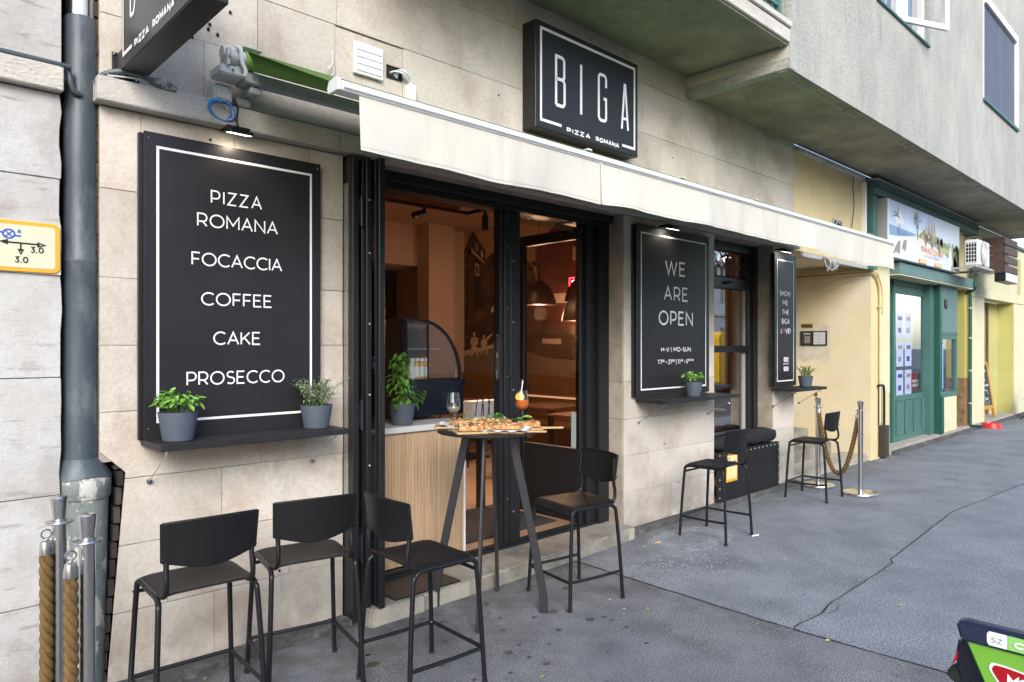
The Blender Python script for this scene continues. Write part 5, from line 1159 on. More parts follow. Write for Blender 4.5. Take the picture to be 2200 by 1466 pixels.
# ================================================================== POTS AND HERBS
def leaf_mesh(nm, mat, l=.036, w=.024, curl=.012):
    m = MB(); m.grid(lambda u, v: Vector((w * (v - .5) * (sin(pi * min(1, u * .94 + .05)) ** .75), l * u, curl * (-(u ** 1.8)) * 1.2 + abs(v - .5) * .5 * w * (1 - u * .4) )), 6, 4)
    return m.mesh(nm, mat, smooth=True, recalc=False)
LM = {k: leaf_mesh('leaf_' + k, mt, *a) for k, mt, a in (('basil', leafm, (.040, .028, .010)), ('tall', basil_d, (.046, .030, .016)))}
def rot_to(d, roll):
    d = Vector(d).normalized(); z = Vector((0, 0, 1)); x = d.cross(z); x = x.normalized() if x.length > 1e-3 else Vector((1, 0, 0)); n = x.cross(d)
    Mx = Matrix((x, d, n)).transposed(); return (Mx @ Matrix.Rotation(roll, 3, 'Y'))
def leaf_at(par, key, p, d, s, roll, r):
    o = bpy.data.objects.new('leaf', LM[key]); COL.objects.link(o); o.parent = par
    o.matrix_local = Matrix.Translation(p) @ rot_to(d, roll).to_4x4() @ Matrix.Scale(s, 4); return o
def pot(label, x, y, z, h=.13, r0=.058, r1=.080, group='slate grey herb pots'):
    t = thing('potted_herb', label, 'potted plant', (x, y, z), random.uniform(0, 6), group)
    MB().lathe([(r0 - .004, 0), (r0, .003), (r1, h - .002), (r1, h), (r1 - .006, h), (r1 - .008, h - .02)], (0, 0, 0), 36).build('pot', potm, t, smooth=True)
    MB().lathe([(r1 - .009, h - .024), (r1 * .5, h - .015), (0, h - .014)], (0, 0, 0), 20).build('soil', soil, t, smooth=True)
    return t
def basil(t, seed, h, r1, n=56, spread=.085, H=.085, key='basil', sc=1.):
    r = random.Random(seed); st = MB()
    for i in range(n):
        a = r.uniform(0, 2 * pi); q = math.sqrt(r.random()); rr_ = spread * q; zz = h + .015 + H * (r.uniform(.25, 1) * (1 - .55 * q * q))
        p = Vector((rr_ * cos(a), rr_ * sin(a), zz)); d = Vector((cos(a + r.uniform(-.9, .9)), sin(a + r.uniform(-.9, .9)), r.uniform(-.75, .35)))
        leaf_at(t, key, p, d, sc * r.uniform(.7, 1.15), r.uniform(-.5, .5), r)
        if i % 3 == 0: st.tube([(p.x * .35, p.y * .35, h - .02), (p.x * .7, p.y * .7, (h + zz) / 2), tuple(p)], .0016, 4)
    st.build('stems', stemm, t)
p1 = pot('slate pot of bright low basil at the left end of the menu board shelf', 1.096, -.165, 1.143, .132, .066, .086); basil(p1, 1, .132, .086, 100, .092, .092, sc=.85)
p2 = pot('slate pot of grey-green sage at the right end of the menu board shelf', 1.795, -.15, 1.143, .122, .064, .084)
def strands(t, seed, h, n, H, sp, mat, rl=.040, rw=.0035, nm='foliage', lean=0.):
    r = random.Random(seed); m = MB(); s_ = MB()
    for i in range(n):
        a = r.uniform(0, 2 * pi); q = math.sqrt(r.random()); b = Vector((q * .05 * cos(a), q * .05 * sin(a), h - .01)); hh_ = H * r.uniform(.45, 1); out = sp * q * r.uniform(.6, 1.3)
        tip = b + Vector((out * cos(a) + lean, out * sin(a), hh_)); mid = (b + tip) / 2 + Vector((-.01 * cos(a), -.01 * sin(a), .02)); P = curve([b, mid, tip], 5); s_.tube(P, .0014, 4, False)
        for k in range(2, len(P)):
            for c in range(3):
                aa = r.uniform(0, 2 * pi); L_ = rl * r.uniform(.6, 1.15) * (1 - .25 * k / len(P)); d = Vector((cos(aa), sin(aa), r.uniform(.0, .9))).normalized(); sd_ = d.cross(Vector((0, 0, 1))).normalized() * rw
                p = Vector(P[k]); e = p + d * L_ * .55; f_ = p + d * L_ + Vector((0, 0, -L_ * r.uniform(.15, .55)))
                m.add([p - sd_ * .4, p + sd_ * .4, e + sd_, e - sd_, f_], [(0, 1, 2, 3), (3, 2, 4)])
    m.build(nm, mat, t, recalc=False); s_.build('stems', stemm, t)
strands(p2, 2, .122, 40, .150, .085, rosem, .042, .0036)
p3 = pot('slate pot of low basil on the shelf under the opening hours board', 5.17 + .25, -.17, 1.128, .128, .060, .080); basil(p3, 3, .128, .08, 76, .085, .085, sc=.85)
p4 = pot('slate pot of fine leaved thyme on the short shelf under the slogan board', 7.72, -.16, 1.118, .120, .060, .080); strands(p4, 4, .12, 46, .125, .07, thymem, .016, .003)

# ================================================================== STOOLS
def make_stool():
    t = thing('bar_stool', 'x', 'bar stool', (0, 0, 0), 0, 'black metal bar stools outside the shop')
    for s in (-1, 1):
        MB().tube(curve([(s * .215, .205, .004), (s * .203, .19, .30), (s * .192, .172, .545), (s * .189, .160, .575), (s * .187, .128, .586), (s * .187, .0, .586)], 5), .0115, 10).build('leg', stoolm, t, smooth=True)
        MB().tube(curve([(s * .215, -.212, .004), (s * .203, -.196, .30), (s * .192, -.176, .535), (s * .189, -.163, .568), (s * .187, -.125, .586), (s * .187, -.0, .586)], 5), .0115, 10).build('leg', stoolm, t, smooth=True)
        MB().tube(curve([(s * .168, -.10, .588), (s * .168, -.150, .592), (s * .168, -.184, .615), (s * .167, -.190, .66), (s * .165, -.180, .74), (s * .163, -.190, .868)], 5), .0105, 10).build('back_post', stoolm, t, smooth=True)
    MB().tube(curve([(-.206, -.196, .17), (-.207, 0, .165), (-.206, .165, .165), (-.200, .192, .165), (-.175, .200, .165), (0, .200, .165), (.175, .200, .165), (.200, .192, .165), (.206, .165, .165), (.207, 0, .165), (.206, -.196, .17)], 5), .0095, 8).build('footrest', stoolm, t, smooth=True)
    MB().tube([(-.190, .172, .535), (.190, .172, .535)], .0085, 8).build('stretcher', stoolm, t, smooth=True)
    def seat(u, v):
        x = -.186 + .372 * u; y = -.172 + .372 * v; z = .606 - .010 * sin(pi * u) * sin(pi * min(1, v * 1.1)) 
        if v > .86: z -= .040 * ((v - .86) / .14) ** 1.8; y -= .010 * ((v - .86) / .14)
        if v < .10: z += .006 * (1 - v / .10)
        z -= .010 * (abs(2 * u - 1) ** 6)
        return Vector((x, y, z))
    MB().grid(seat, 20, 24, .010).build('seat', seatm, t, smooth=True)
    def back(u, v):
        x = -.178 + .356 * u; c = sin(pi * u); zb = .735 - .034 * c ** 1.2; zt = .888 + .006 * c; q = v
        return Vector((x * (1 + .03 * q), -.176 - .020 * q - .028 * c + (.004 if False else 0), zb + (zt - zb) * q))
    b = MB().grid(back, 20, 10, -.008).build('backrest', seatm, t, smooth=True)
    rim = MB(); P = [back(i / 20, 0) for i in range(21)]; rim.tube([tuple(p + Vector((0, .002, 0))) for p in P], .0065, 8); Q = [back(i / 20, 1) for i in range(21)]; rim.tube([tuple(p) for p in Q], .0055, 8)
    for u in (0, 1): rim.tube([tuple(back(u, k / 6)) for k in range(7)], .0085, 8)
    rim.build('backrest_rim', seatm, t, smooth=True)
    m = MB()
    for s in (-1, 1): m.blob((s * .203, .176, .535), .0055); m.blob((s * .178, -.196, .75), .005); m.tube([(s * .2155, .205, 0), (s * .2155, .205, .014)], .0135, 10); m.tube([(s * .2155, -.212, 0), (s * .2155, -.212, .014)], .0135, 10)
    m.build('caps_and_screws', rubber, t)
    return t
proto = make_stool()
SP = [(1.065, -.49, -3, 'leftmost bar stool, at the shelf under the menu board, cut off by the bottom edge'), (1.56, -.475, -11, 'second bar stool from the left, its back against the folded black door'),
      (1.955, -.875, -92, 'bar stool left of the round table with its back turned to the folded doors'), (3.33, -.615, 80, 'bar stool right of the round table facing the pizzas'),
      (5.21, -.51, 1, 'bar stool in front of the perforated box under the opening hours shelf'), (7.285, -.435, 2, 'farthest bar stool, beside the rope barrier under the slogan board shelf')]
for i, (x, y, a, lab) in enumerate(SP):
    o = proto if i == 0 else copy_tree(proto); o.location = (x, y, 0.002); o.rotation_euler = (0, 0, rad(a)); o['label'] = lab

# ================================================================== TABLE WITH PIZZA
TX, TY, TZ = 2.77, -.43, 1.078
tb = thing('bar_table', 'tall round black bar table on four splayed metal legs in front of the doorway', 'table', (TX, TY, 0), 0)
MB().lathe([(0, TZ - .016), (.30, TZ - .016), (.308, TZ - .012), (.309, TZ - .004), (.304, TZ), (0, TZ)], (0, 0, 0), 64).build('table_top', shelfm, tb, smooth=True)
MB().lathe([(.0, TZ - .022), (.19, TZ - .022), (.19, TZ - .0165), (0, TZ - .0165)], (0, 0, 0), 40).build('mounting_plate', black, tb, smooth=True)
legm = M('grey_black_metal', (.045, .045, .05), .4, metal=.5, bump=.05, bs=200)
for a in (127, 39, -52, -142):
    Rz = Matrix.Rotation(rad(a), 3, 'Z')
    P = curve([(.135, 0, TZ - .02), (.20, 0, .75), (.268, 0, .42), (.305, 0, .22), (.326, 0, .10), (.330, 0, .0)], 6); m = MB(); vs = []
    for p in P:
        for dx, dy in ((-.024, -.009), (.024, -.009), (.024, .009), (-.024, .009)): vs.append(Rz @ (Vector(p) + Vector((dx, dy, 0))))
    n = len(P); m.add(vs, [(i * 4 + k, i * 4 + (k + 1) % 4, (i + 1) * 4 + (k + 1) % 4, (i + 1) * 4 + k) for i in range(n - 1) for k in range(4)] + [(3, 2, 1, 0), tuple(4 * (n - 1) + k for k in range(4))])
    m.build('leg', legm, tb, bevel=.003, smooth=True)
TT = TZ + .0005
r5 = random.Random(31)
def pizza(label, x, y, z, L_, Wd, rz, toms=.4, greens=20, seed=1, h=.032):
    r = random.Random(seed); t = thing('pizza_slice', label, 'pizza', (x, y, z), rad(rz), 'roman pizza slices on the bar table')
    def top(u, v):
        e = min(u, 1 - u, v, 1 - v); edge_ = 1 - min(1, e / .16); q = max(0, 1 - (abs(2 * u - 1) ** 8 + abs(2 * v - 1) ** 8) * .5)
        return Vector((L_ * (u - .5), Wd * (v - .5), h * (.72 + .28 * edge_ * (1 if e > .001 else 0)) * (1 if e > .001 else .12) + r.uniform(-.0016, .0016)))
    MB().grid(top, 18, 12).build('crust', crust, t, smooth=True)
    m = MB(); c = MB(); k_ = MB(); g_ = MB()
    def q(): return r.uniform(-.40, .40) * L_, r.uniform(-.38, .38) * Wd
    for i in range(int(95 * toms)): a, b = q(); m.blob((a, b, h * .86), r.uniform(.007, .014), 1, 1, .55, .3, 6, 4)
    for i in range(20): a, b = q(); c.blob((a, b, h * .95), r.uniform(.006, .012), 1, 1, .5, .3, 6, 4)
    for i in range(9): a, b = q(); k_.blob((a, b, h * 1.02), r.uniform(.004, .008), 1, 1, .7, .3, 6, 4)
    for i in range(greens * 3):
        a, b = r.gauss(0, .15) * L_, r.gauss(0, .18) * Wd; an = r.uniform(0, 2 * pi); l = r.uniform(.014, .034); w = l * .28; z0 = h * .95 + r.uniform(0, .032); d = Vector((cos(an), sin(an), r.uniform(-.3, .5))); s_ = Vector((-sin(an), cos(an), 0)) * w; p = Vector((a, b, z0))
        g_.add([p, p + d * l * .5 + s_, p + d * l, p + d * l * .5 - s_], [(0, 1, 2, 3)])
    if toms: m.build('tomato_topping', tomato, t, smooth=True)
    c.build('cheese_topping', cheese, t, smooth=True); k_.build('dark_topping', olive, t, smooth=True)
    if greens: g_.build('rocket_leaves', rocket, t, recalc=False)
    return t
def wboard(label, x, y, L_, Wd, rz, handle=.0, th=.010, z=TT):
    t = thing('serving_board', label, 'serving board', (x, y, z), rad(rz), 'wooden serving boards on the bar table')
    MB().prism([(a, b) for a, b in arc(L_ / 2 - .02, Wd / 2 - .02, .02, .02, 90, 0, 4) + arc(L_ / 2 - .02, -Wd / 2 + .02, .02, .02, 0, -90, 4) + arc(-L_ / 2 + .02, -Wd / 2 + .02, .02, .02, -90, -180, 4) + arc(-L_ / 2 + .02, Wd / 2 - .02, .02, .02, 180, 90, 4)], 0, th, 'z').build('board', wood, t, bevel=.002)
    if handle: MB().prism([(L_ / 2 - .004, -.030), (L_ / 2 + .03, -.018), (L_ / 2 + handle - .02, -.017), (L_ / 2 + handle, -.008), (L_ / 2 + handle, .008), (L_ / 2 + handle - .02, .017), (L_ / 2 + .03, .018), (L_ / 2 - .004, .030)], .0, th * .98, 'z').build('handle', wood, t, bevel=.002)
    return t
def sheet(label, x, y, L_, Wd, rz, z):
    r = random.Random(int(x * 999)); t = MB().grid(lambda u, v: Vector((L_ * (u - .5), Wd * (v - .5), .004 + .010 * (max(abs(2 * u - 1), abs(2 * v - 1)) ** 6) * (sin(u * 23) + sin(v * 19)) * .6 + .008 * abs(2 * u - 1) ** 4)), 20, 14, .0006).build('paper_sheet', paper, smooth=True)
    tag(t, label, 'paper'); t.location = (x, y, z); t.rotation_euler = (0, 0, rad(rz)); return t
Rv = Vector((.725, -.688, 0)); Fv = Vector((.688, .725, 0)); TC = Vector((TX, TY, 0))
def tp(r_, f_): p = TC + Rv * r_ + Fv * f_; return p.x, p.y
RA = math.degrees(math.atan2(-.688, .725))
# back-left board and slice, front-left, centre, centre-back, right
x, y = tp(-.155, .11); wboard('thin serving board at the back left of the round table behind the wine glass', x, y, .36, .17, RA + 3); sheet('white paper under the back left pizza slice', x, y, .30, .16, RA + 6, TT + .011); x, y = tp(-.13, .12); pizza('long pizza slice with greens at the back left behind the wine glass', x, y, TT + .017, .24, .12, RA + 4, .5, 9, 1)
x, y = tp(-.10, -.16); wboard('small square serving board at the front left of the round table', x, y, .19, .17, RA + 16); pizza('square pizza slice with mushrooms and rocket at the front left', x, y, TT + .011, .145, .10, RA + 8, .3, 12, 2, .036)
x, y = tp(.085, -.12); wboard('serving board at the front centre with its handle pointing right', x, y, .27, .17, RA - 8, .12); sheet('crumpled white paper under the large front centre pizza', x, y, .30, .20, RA - 12, TT + .011); x, y = tp(.075, -.10); pizza('large tomato pizza slice with rocket at the front centre', x, y, TT + .017, .25, .13, RA - 8, .9, 14, 3, .030)
x, y = tp(.045, .08); wboard('serving board at the back centre of the round table', x, y, .22, .18, RA + 30); pizza('thick pizza slice with piled rocket at the back centre', x, y, TT + .011, .17, .13, RA + 20, .3, 22, 4, .045)
x, y = tp(.235, .02); wboard('serving board at the right rim of the table with its handle sticking out', x, y, .17, .15, RA + 6, .13); pizza('tomato pizza slice on the right-hand board', x, y, TT + .011, .15, .10, RA + 2, .9, 2, 5, .036)
bl = thing('basil_sprig', 'large glossy basil leaves beside the orange spritz glass', 'basil', (*tp(.19, -.01), TT + .045), 0)
for i in range(5): leaf_at(bl, 'basil', Vector((.01 * i - .02, .012 * (i % 2), .006 * i)), (cos(i * 1.3), sin(i * 1.3), .25), 1.4, .2, r5)
def glass(label, x, y, kind):
    t = thing('wine_glass', label, 'glass', (x, y, TT), 0, 'stemmed glasses on the bar table')
    H = .225
    prof = [(.0, .0), (.036, .001), (.037, .003), (.012, .008), (.0045, .018), (.004, .085), (.006, .095), (.020, .106), (.034, .122), (.0405, .145), (.0395, .175), (.034, .205), (.0325, H), (.0318, H), (.0332, .204), (.0387, .175), (.0397, .145), (.0332, .1235), (.019, .108), (.0, .102)]
    MB().lathe(prof, (0, 0, 0), 36).build('glass', glassm, t, smooth=True)
    lv = .138 if kind == 'wine' else .168
    pr = [(.0, .1025), (.0188, .1085), (.0328, .124)] + [(.0392, .1445)] * (lv > .14) + [(.0388, lv) if lv > .14 else (.0380, lv), (0, lv)]
    MB().lathe(pr, (0, 0, 0), 32).build('drink', winem if kind == 'wine' else spritz, t, smooth=True)
    if kind != 'wine':
        m = MB(); 
        for (a, b, c) in ((.012, .01, .160), (-.010, .012, .150), (.004, -.014, .165), (.014, -.006, .140)): m.box(a - .009, a + .009, b - .009, b + .009, c - .009, c + .009, Matrix.Rotation(a * 40, 4, 'Z'))
        m.build('ice_cubes', ice, t, bevel=.002)
        Rm_ = Matrix.Translation((-.018, .0, .185)) @ Matrix.Rotation(rad(-47), 4, 'Z') @ Matrix.Rotation(rad(80), 4, 'X')
        MB().lathe([(0, -.002), (.027, -.002), (.027, .002), (0, .002)], (0, 0, 0), 24, Rm_).build('orange_slice', orangef, t)
        p = Rv * .012 + Fv * 0
        MB().tube([(-.012, .012, .12), (-.004 + Rv.x * .004, .012 + Rv.y * .004, .20), (Rv.x * .012, Rv.y * .012 + .01, .285)], .0032, 8).build('straw', strawm, t, smooth=True)
        MB().tube([(-.006, .018, .12), (Rv.x * .010 + .004, Rv.y * .010 + .016, .268)], .0026, 8).build('straw', strawm, t, smooth=True)
glass('stemmed glass of white wine at the left side of the round table', *tp(-.205, -.075), 'wine')
glass('stemmed glass of orange spritz with orange slice and straws behind the pizzas', *tp(.200, .115), 'spritz')
TGx = tp(.20, .11)

# ================================================================== ROPE BARRIERS
def rope(P, R=.0235, pitch=.125):
    P = [Vector(p) for p in P]; out = []; m = MB(); L_ = 0
    T = [(P[min(i + 1, len(P) - 1)] - P[max(i - 1, 0)]).normalized() for i in range(len(P))]; N = Vector((1, 0, 0)); 
    strands_ = [[], [], []]; s = 0
    for i, p in enumerate(P):
        if i: s += (P[i] - P[i - 1]).length
        N = (N - T[i] * N.dot(T[i])).normalized(); Bn = T[i].cross(N)
        for k in range(3):
            a = -2 * pi * (s / pitch + k / 3.); strands_[k].append(p + (N * cos(a) + Bn * sin(a)) * R * .54)
    for st_ in strands_: m.tube(st_, R * .53, 9)
    return m
def dense(P, step=.008):
    P = [Vector(p) for p in P]; out = []
    for a, b in zip(P[:-1], P[1:]):
        n = max(1, int((b - a).length / step)); out += [a + (b - a) * i / n for i in range(n)]
    return out + [P[-1]]
def stanchion(label, x, y, H=.995, rot=0.):
    t = thing('stanchion', label, 'barrier post', (x, y, 0), rot, 'stainless steel rope barrier posts')
    MB().lathe([(0, .001), (.172, .001), (.175, .006), (.175, .022), (.170, .030), (.05, .040), (.03, .044), (0, .044)], (0, 0, 0), 56).build('base', steelbase, t, smooth=True)
    MB().lathe([(.0262, .044), (.0262, H - .10)], (0, 0, 0), 28).build('pole', steel, t, smooth=True)
    MB().lathe([(.0235, H - .098), (.0242, H - .08), (.0305, H - .022), (.0308, H - .012), (.026, H - .006), (0, H)], (0, 0, 0), 28).build('cap', steel, t, smooth=True)
    m = MB(); m.lathe([(.020, H - .108), (.048, H - .108), (.050, H - .105), (.048, H - .102), (.020, H - .102)], (0, 0, 0), 28)
    m.build('hook_ring', steel, t, smooth=True); return t
def ferrule(m, p, d):
    p = Vector(p); d = Vector(d).normalized(); m.tube([p, p + d * .006, p + d * .03, p + d * .055], [.008, .019, .0235, .0235], 16)
    rg = [p - d * .022 + (d * cos(a) + Vector((d.z, 0, -d.x)).normalized() * sin(a)) * .017 for a in [2 * pi * k / 16 for k in range(17)]]; m.tube(rg, .0035, 6, False); m.blob(tuple(p), .008)
stanchion('rear steel post of the rope barrier left of the doorway of the yellow passage', 7.87, -.236); stanchion('front steel post of the rope barrier nearest the street at the yellow passage', 7.753, -.73)
a = Vector((7.845, -.255, .82)); b = Vector((7.765, -.70, .80))
rp = thing('barrier_rope', 'thick twisted brown rope sagging between the two right-hand posts', 'rope', (7.8, -.48, .17)); WT.append(rp)
def cat(t): return a.lerp(b, t) + Vector((0, 0, -.625 * (1 - (abs(2 * t - 1)) ** 2.1)))
rope(dense([cat(i / 60) for i in range(61)], .007)).build('rope', ropem, rp, smooth=True)
m = MB(); ferrule(m, a + Vector((0, 0, .055)), (0, -.05, -1)); ferrule(m, b + Vector((0, 0, .055)), (0, .05, -1)); m.build('end_fittings', steel, rp, smooth=True)
tuft = MB(); r6 = random.Random(2)
for i in range(40): p = Vector((7.86, -.21, 1.035)) + Vector((r6.uniform(-.025, .03), r6.uniform(-.01, .01), r6.uniform(-.02, .02))); tuft.tube([p, p + Vector((r6.uniform(.01, .03), 0, -r6.uniform(.01, .025)))], .002, 4)
tag(tuft.build('frayed_rope_end', ropem), 'small frayed tuft of rope above the rear right-hand post', 'rope end')
stanchion('left steel post standing against the grey wall left of the drainpipe', .591, -.374, 1.0); stanchion('steel post in front of the drainpipe, the nearer one at the left edge', .625, -.655, .976)
for (px, py, z0, lab) in ((.546, -.385, .835, 'hanging twisted rope at the far left edge before the grey wall'), (.570, -.670, .810, 'hanging twisted rope between the two left-hand posts')):
    t = thing('barrier_rope', lab, 'rope', (px, py, .05)); WT.append(t)
    rope(dense([(px, py, z0 - .055), (px + .002, py, .5), (px, py + .004, .12), (px - .03, py - .03, .04), (px - .10, py - .06, .03)], .007), .0235, .13).build('rope', ropem, t, smooth=True)
    m = MB(); ferrule(m, (px, py, z0), (0, 0, -1)); m.build('end_fitting', steel, t, smooth=True)

# ================================================================== CITY BIKE (only its front carrier is in view)
bk = thing('city_bike', 'green and navy city bicycle, only its carrier panel showing at the bottom right corner', 'bicycle', (1.86, -3.25, 0)); WT.append(bk)
q0 = atZ(2057, 1327, .95); BX = 1.855
y0 = -3.087
fb = lambda u, v, o: (BX - o, y0 - u, v)
MB().prism([(y0, .945), (y0 - .02, .952), (y0 - .52, .952), (y0 - .52, .905), (y0 - .01, .905)], BX - .012, BX + .022, 'x').build('carrier_rim', bikenavy, bk, bevel=.006)
MB().prism([(y0 - .020, .904), (y0 - .50, .904), (y0 - .40, .56), (y0 - .15, .56), (y0 - .055, .82)], BX - .004, BX + .010, 'x').build('carrier_side', bikegreen, bk, bevel=.003)
MB().prism([(y0 + .0, .90), (y0 - .05, .90), (y0 - .14, .58), (y0 - .05, .60), (y0 + .0, .80), (y0 + .006, .86)], BX + .012, BX + .05, 'x').build('carrier_front', blackg, bk, bevel=.006)
MB().prism([(y0 + .022, .800), (y0 + .028, .812), (y0 + .015, .824), (y0 - .0, .83), (y0 - .02, .80), (y0 - .05, .76)], BX + .014, BX + .06, 'x').build('front_light', rubber, bk, bevel=.005)
m = MB(); m.prism([(y0 + .012, .835), (y0 + .012, .84), (y0 + .001, .87), (y0 - .004, .86)], BX + .014, BX + .05, 'x'); m.build('red_reflector', bikered, bk)
m = MB(); m.add([fb(u, v, .0135) for u, v in ((.062, .918), (.066, .912), (.100, .912), (.100, .943), (.066, .943), (.062, .937))], [tuple(range(6))]); m.build('number_sticker', print_white, bk, recalc=False)
m = MB(); m.add([fb(u, v, .0135) for u, v in ((.101, .912), (.50, .912), (.50, .943), (.101, .943))], [(0, 1, 2, 3)]); m.build('green_sticker', lime, bk, recalc=False)
fb2 = lambda u, v, o: (BX - .0135 - o, y0 - u, v)
m = MB(); text(m, 'SZ', .070, .092, .920, .012, .002, fb2); m.build('sticker_print', ac_grey, bk); m = MB(); text(m, 'CSCS', .112, .185, .920, .014, .0035, fb2); m.build('sticker_lettering', print_white, bk)
fb3 = lambda u, v, o: (BX - .0045 - o, y0 - u, v)
P = curve([(.075, .868, 0), (.10, .868, 0), (.15, .862, 0), (.20, .857, 0), (.255, .852, 0), (.262, .846, 0), (.24, .826, 0), (.20, .800, 0), (.165, .785, 0), (.135, .788, 0), (.105, .808, 0), (.082, .836, 0), (.070, .856, 0), (.075, .868, 0)], 4)
cx_ = sum(p.x for p in P) / len(P); cz_ = sum(p.y for p in P) / len(P)
m = MB(); m.add([fb3(cx_ + (p.x - cx_) * 1.07, cz_ + (p.y - cz_) * 1.12, .0006) for p in P[:-1]], [tuple(range(len(P) - 1))]); m.build('white_outline', print_white, bk, recalc=False)
m = MB(); m.add([fb3(p.x, p.y, .0012) for p in P[:-1]], [tuple(range(len(P) - 1))]); m.build('red_emblem', bikered, bk, recalc=False)
m = MB(); text(m, 'MOL', .098, .158, .833, .021, .0062, fb3, off=.0024, space=.28); text(m, 'BUBI', .150, .28, .745, .032, .0095, fb3, off=.0024)
m.build('lettering', print_white, bk)
P = curve([(.118, .782, 0), (.15, .774, 0), (.2, .783, 0), (.33, .82, 0), (.36, .74, 0), (.30, .70, 0), (.2, .70, 0), (.15, .725, 0), (.125, .76, 0), (.118, .782, 0)], 4)
m = MB(); m.add([fb3(p.x, p.y, .0009) for p in P[:-1]], [tuple(range(len(P) - 1))]); m.build('red_banner', bikered, bk, recalc=False)
# rest of the bicycle, out of frame to the right
WX = BX + .06
for wy in (y0 - .22, y0 - 1.32):
    m = MB(); m.tube([(WX, wy + .33 * cos(a_), .34 + .33 * sin(a_)) for a_ in [2 * pi * k / 40 for k in range(41)]], .022, 8, False); wl = m.build('wheel', rubber, bk, smooth=True)
    m = MB(); m.tube([(WX, wy + .30 * cos(a_), .34 + .30 * sin(a_)) for a_ in [2 * pi * k / 40 for k in range(41)]], .010, 6, False)
    for k in range(16): a_ = k * pi / 8; m.tube([(WX, wy, .34), (WX, wy + .30 * cos(a_), .34 + .30 * sin(a_))], .0015, 4)
    m.build('rim_and_spokes', steel, wl)
m = MB(); m.tube(curve([(WX, y0 - .60, 1.0), (WX, y0 - .56, .80), (WX, y0 - .46, .62), (WX, y0 - .75, .36), (WX, y0 - 1.0, .34), (WX, y0 - 1.12, .75)], 6), .03, 10); m.tube([(WX, y0 - 1.0, .34), (WX, y0 - 1.32, .34)], .02); m.tube([(WX + .06, y0 - .22, .34), (WX + .06, y0 - .46, .70), (WX - .06, y0 - .46, .70), (WX - .06, y0 - .22, .34)], .014); m.build('frame', bikegreen, bk, smooth=True)
MB().tube(curve([(WX - .30, y0 - .72, 1.05), (WX - .22, y0 - .58, 1.07), (WX, y0 - .56, 1.03), (WX + .22, y0 - .58, 1.07), (WX + .30, y0 - .72, 1.05)], 6), .014, 8).build('handlebar', black, bk, smooth=True)
MB().tube([(WX, y0 - 1.12, .74), (WX, y0 - 1.14, .93)], .014, 8).build('seat_post', steel, bk); MB().grid(lambda u, v: Vector((WX + (u - .5) * (.06 + .14 * v), y0 - 1.0 - .26 * v, .95 - .02 * abs(2 * u - 1) ** 2)), 10, 10, .04).build('saddle', rubber, bk, smooth=True)

# ================================================================== FALLEN LEAVES, BUTTS
lf = [(3.417, -.83), (3.592, -1.018), (4.511, -.30), (3.74, -1.636), (3.644, -1.696), (3.787, -2.007), (3.762, -2.372), (3.458, -1.079), (3.357, -.984), (3.638, -.25), (2.393, -1.239), (1.219, -.156), (1.514, -.20), (6.1, -1.35), (2.9, -1.9), (5.0, -1.2), (4.62, -2.1)]
lme = MB().add([(0, -.012, .001), (.006, 0, .006), (0, .014, .001), (-.006, 0, .003)], [(0, 1, 2, 3)]).mesh('leaf', leaf_dry, recalc=False)
for i, (x, y) in enumerate(lf):
    s_ = r5.uniform(.8, 1.5); o = link('fallen_leaf', lme, loc=(x, y, .003), rot=(0, 0, r5.uniform(0, 6)), scale=(s_, s_, s_)); tag(o, 'tiny yellow-green leaf lying on the grey pavement', 'leaf', 'fallen leaves on the pavement')
o = MB().tube([(5.40, -.735, .007), (5.47, -.755, .007)], .006, 8).build('white_stub', white); tag(o, 'small white stub lying by the foot of the stool at the perforated box', 'litter')
o = MB().tube([(4.655, -.30, .006), (4.70, -.315, .006)], .004, 6).build('cigarette_butt', orangef); tag(o, 'orange tipped cigarette butt near the foot of the middle pier', 'litter')

# ================================================================== SHOP INTERIOR
In = wthing('shop_interior', 'warm lit shop room behind the doorway with a sepia street mural', 'room', (5, 2.5, .12))
FZ, CZ, MX, BY = .10, 3.46, 7.40, 5.40
def ib(a, b, c, d, e, f_, nm, mat, bv=0): return MB().box(a, b, c, d, e, f_).build(nm, mat, In, bevel=bv)
ib(1.2, MX, .301, BY, .0, FZ, 'floor', floor_in); ib(1.2, MX + .2, .301, BY + .2, CZ, CZ + .1, 'ceiling', ceil_in); ib(1.1, 1.2, .301, BY, FZ, CZ, 'side_wall', wall_in)
ib(MX, MX + .1, .301, BY, FZ, CZ, 'mural_wall', wall_in); ib(6.66, MX, BY, BY + .1, FZ, CZ, 'back_wall', wall_in); ib(1.2, 6.66, BY, BY + .1, 2.82, CZ, 'back_wall', wall_in); ib(1.2, 5.0, BY, BY + .1, FZ, 2.819, 'back_wall', wall_in)
ib(5.0, 7.0, BY + .9, BY + 1.0, FZ, 2.9, 'back_room', M('dark_back_room', (.03, .022, .018), .8)); ib(6.66, 6.75, BY + .101, BY + .9, FZ, 2.819, 'niche_side', wall_in); ib(4.8, 4.999, BY + .101, BY + .9, FZ, 2.819, 'niche_side', wall_in); ib(4.8, 7.0, BY + .102, BY + .899, 2.82, 2.9, 'niche_ceiling', wall_in); ib(4.8, 7.0, BY + .001, BY + .9, .0, FZ, 'niche_floor', floor_in)
ib(6.45, 6.95, 5.10, 5.399, FZ, CZ - .001, 'pillar', wall_in)
ib(3.3, 4.31, .45, 1.25, FZ, .112, 'door_mat', matm)
ib(2.0, 7.0, .35, 5.3, 3.0, 3.03, 'dummy', ceil_in) if False else None
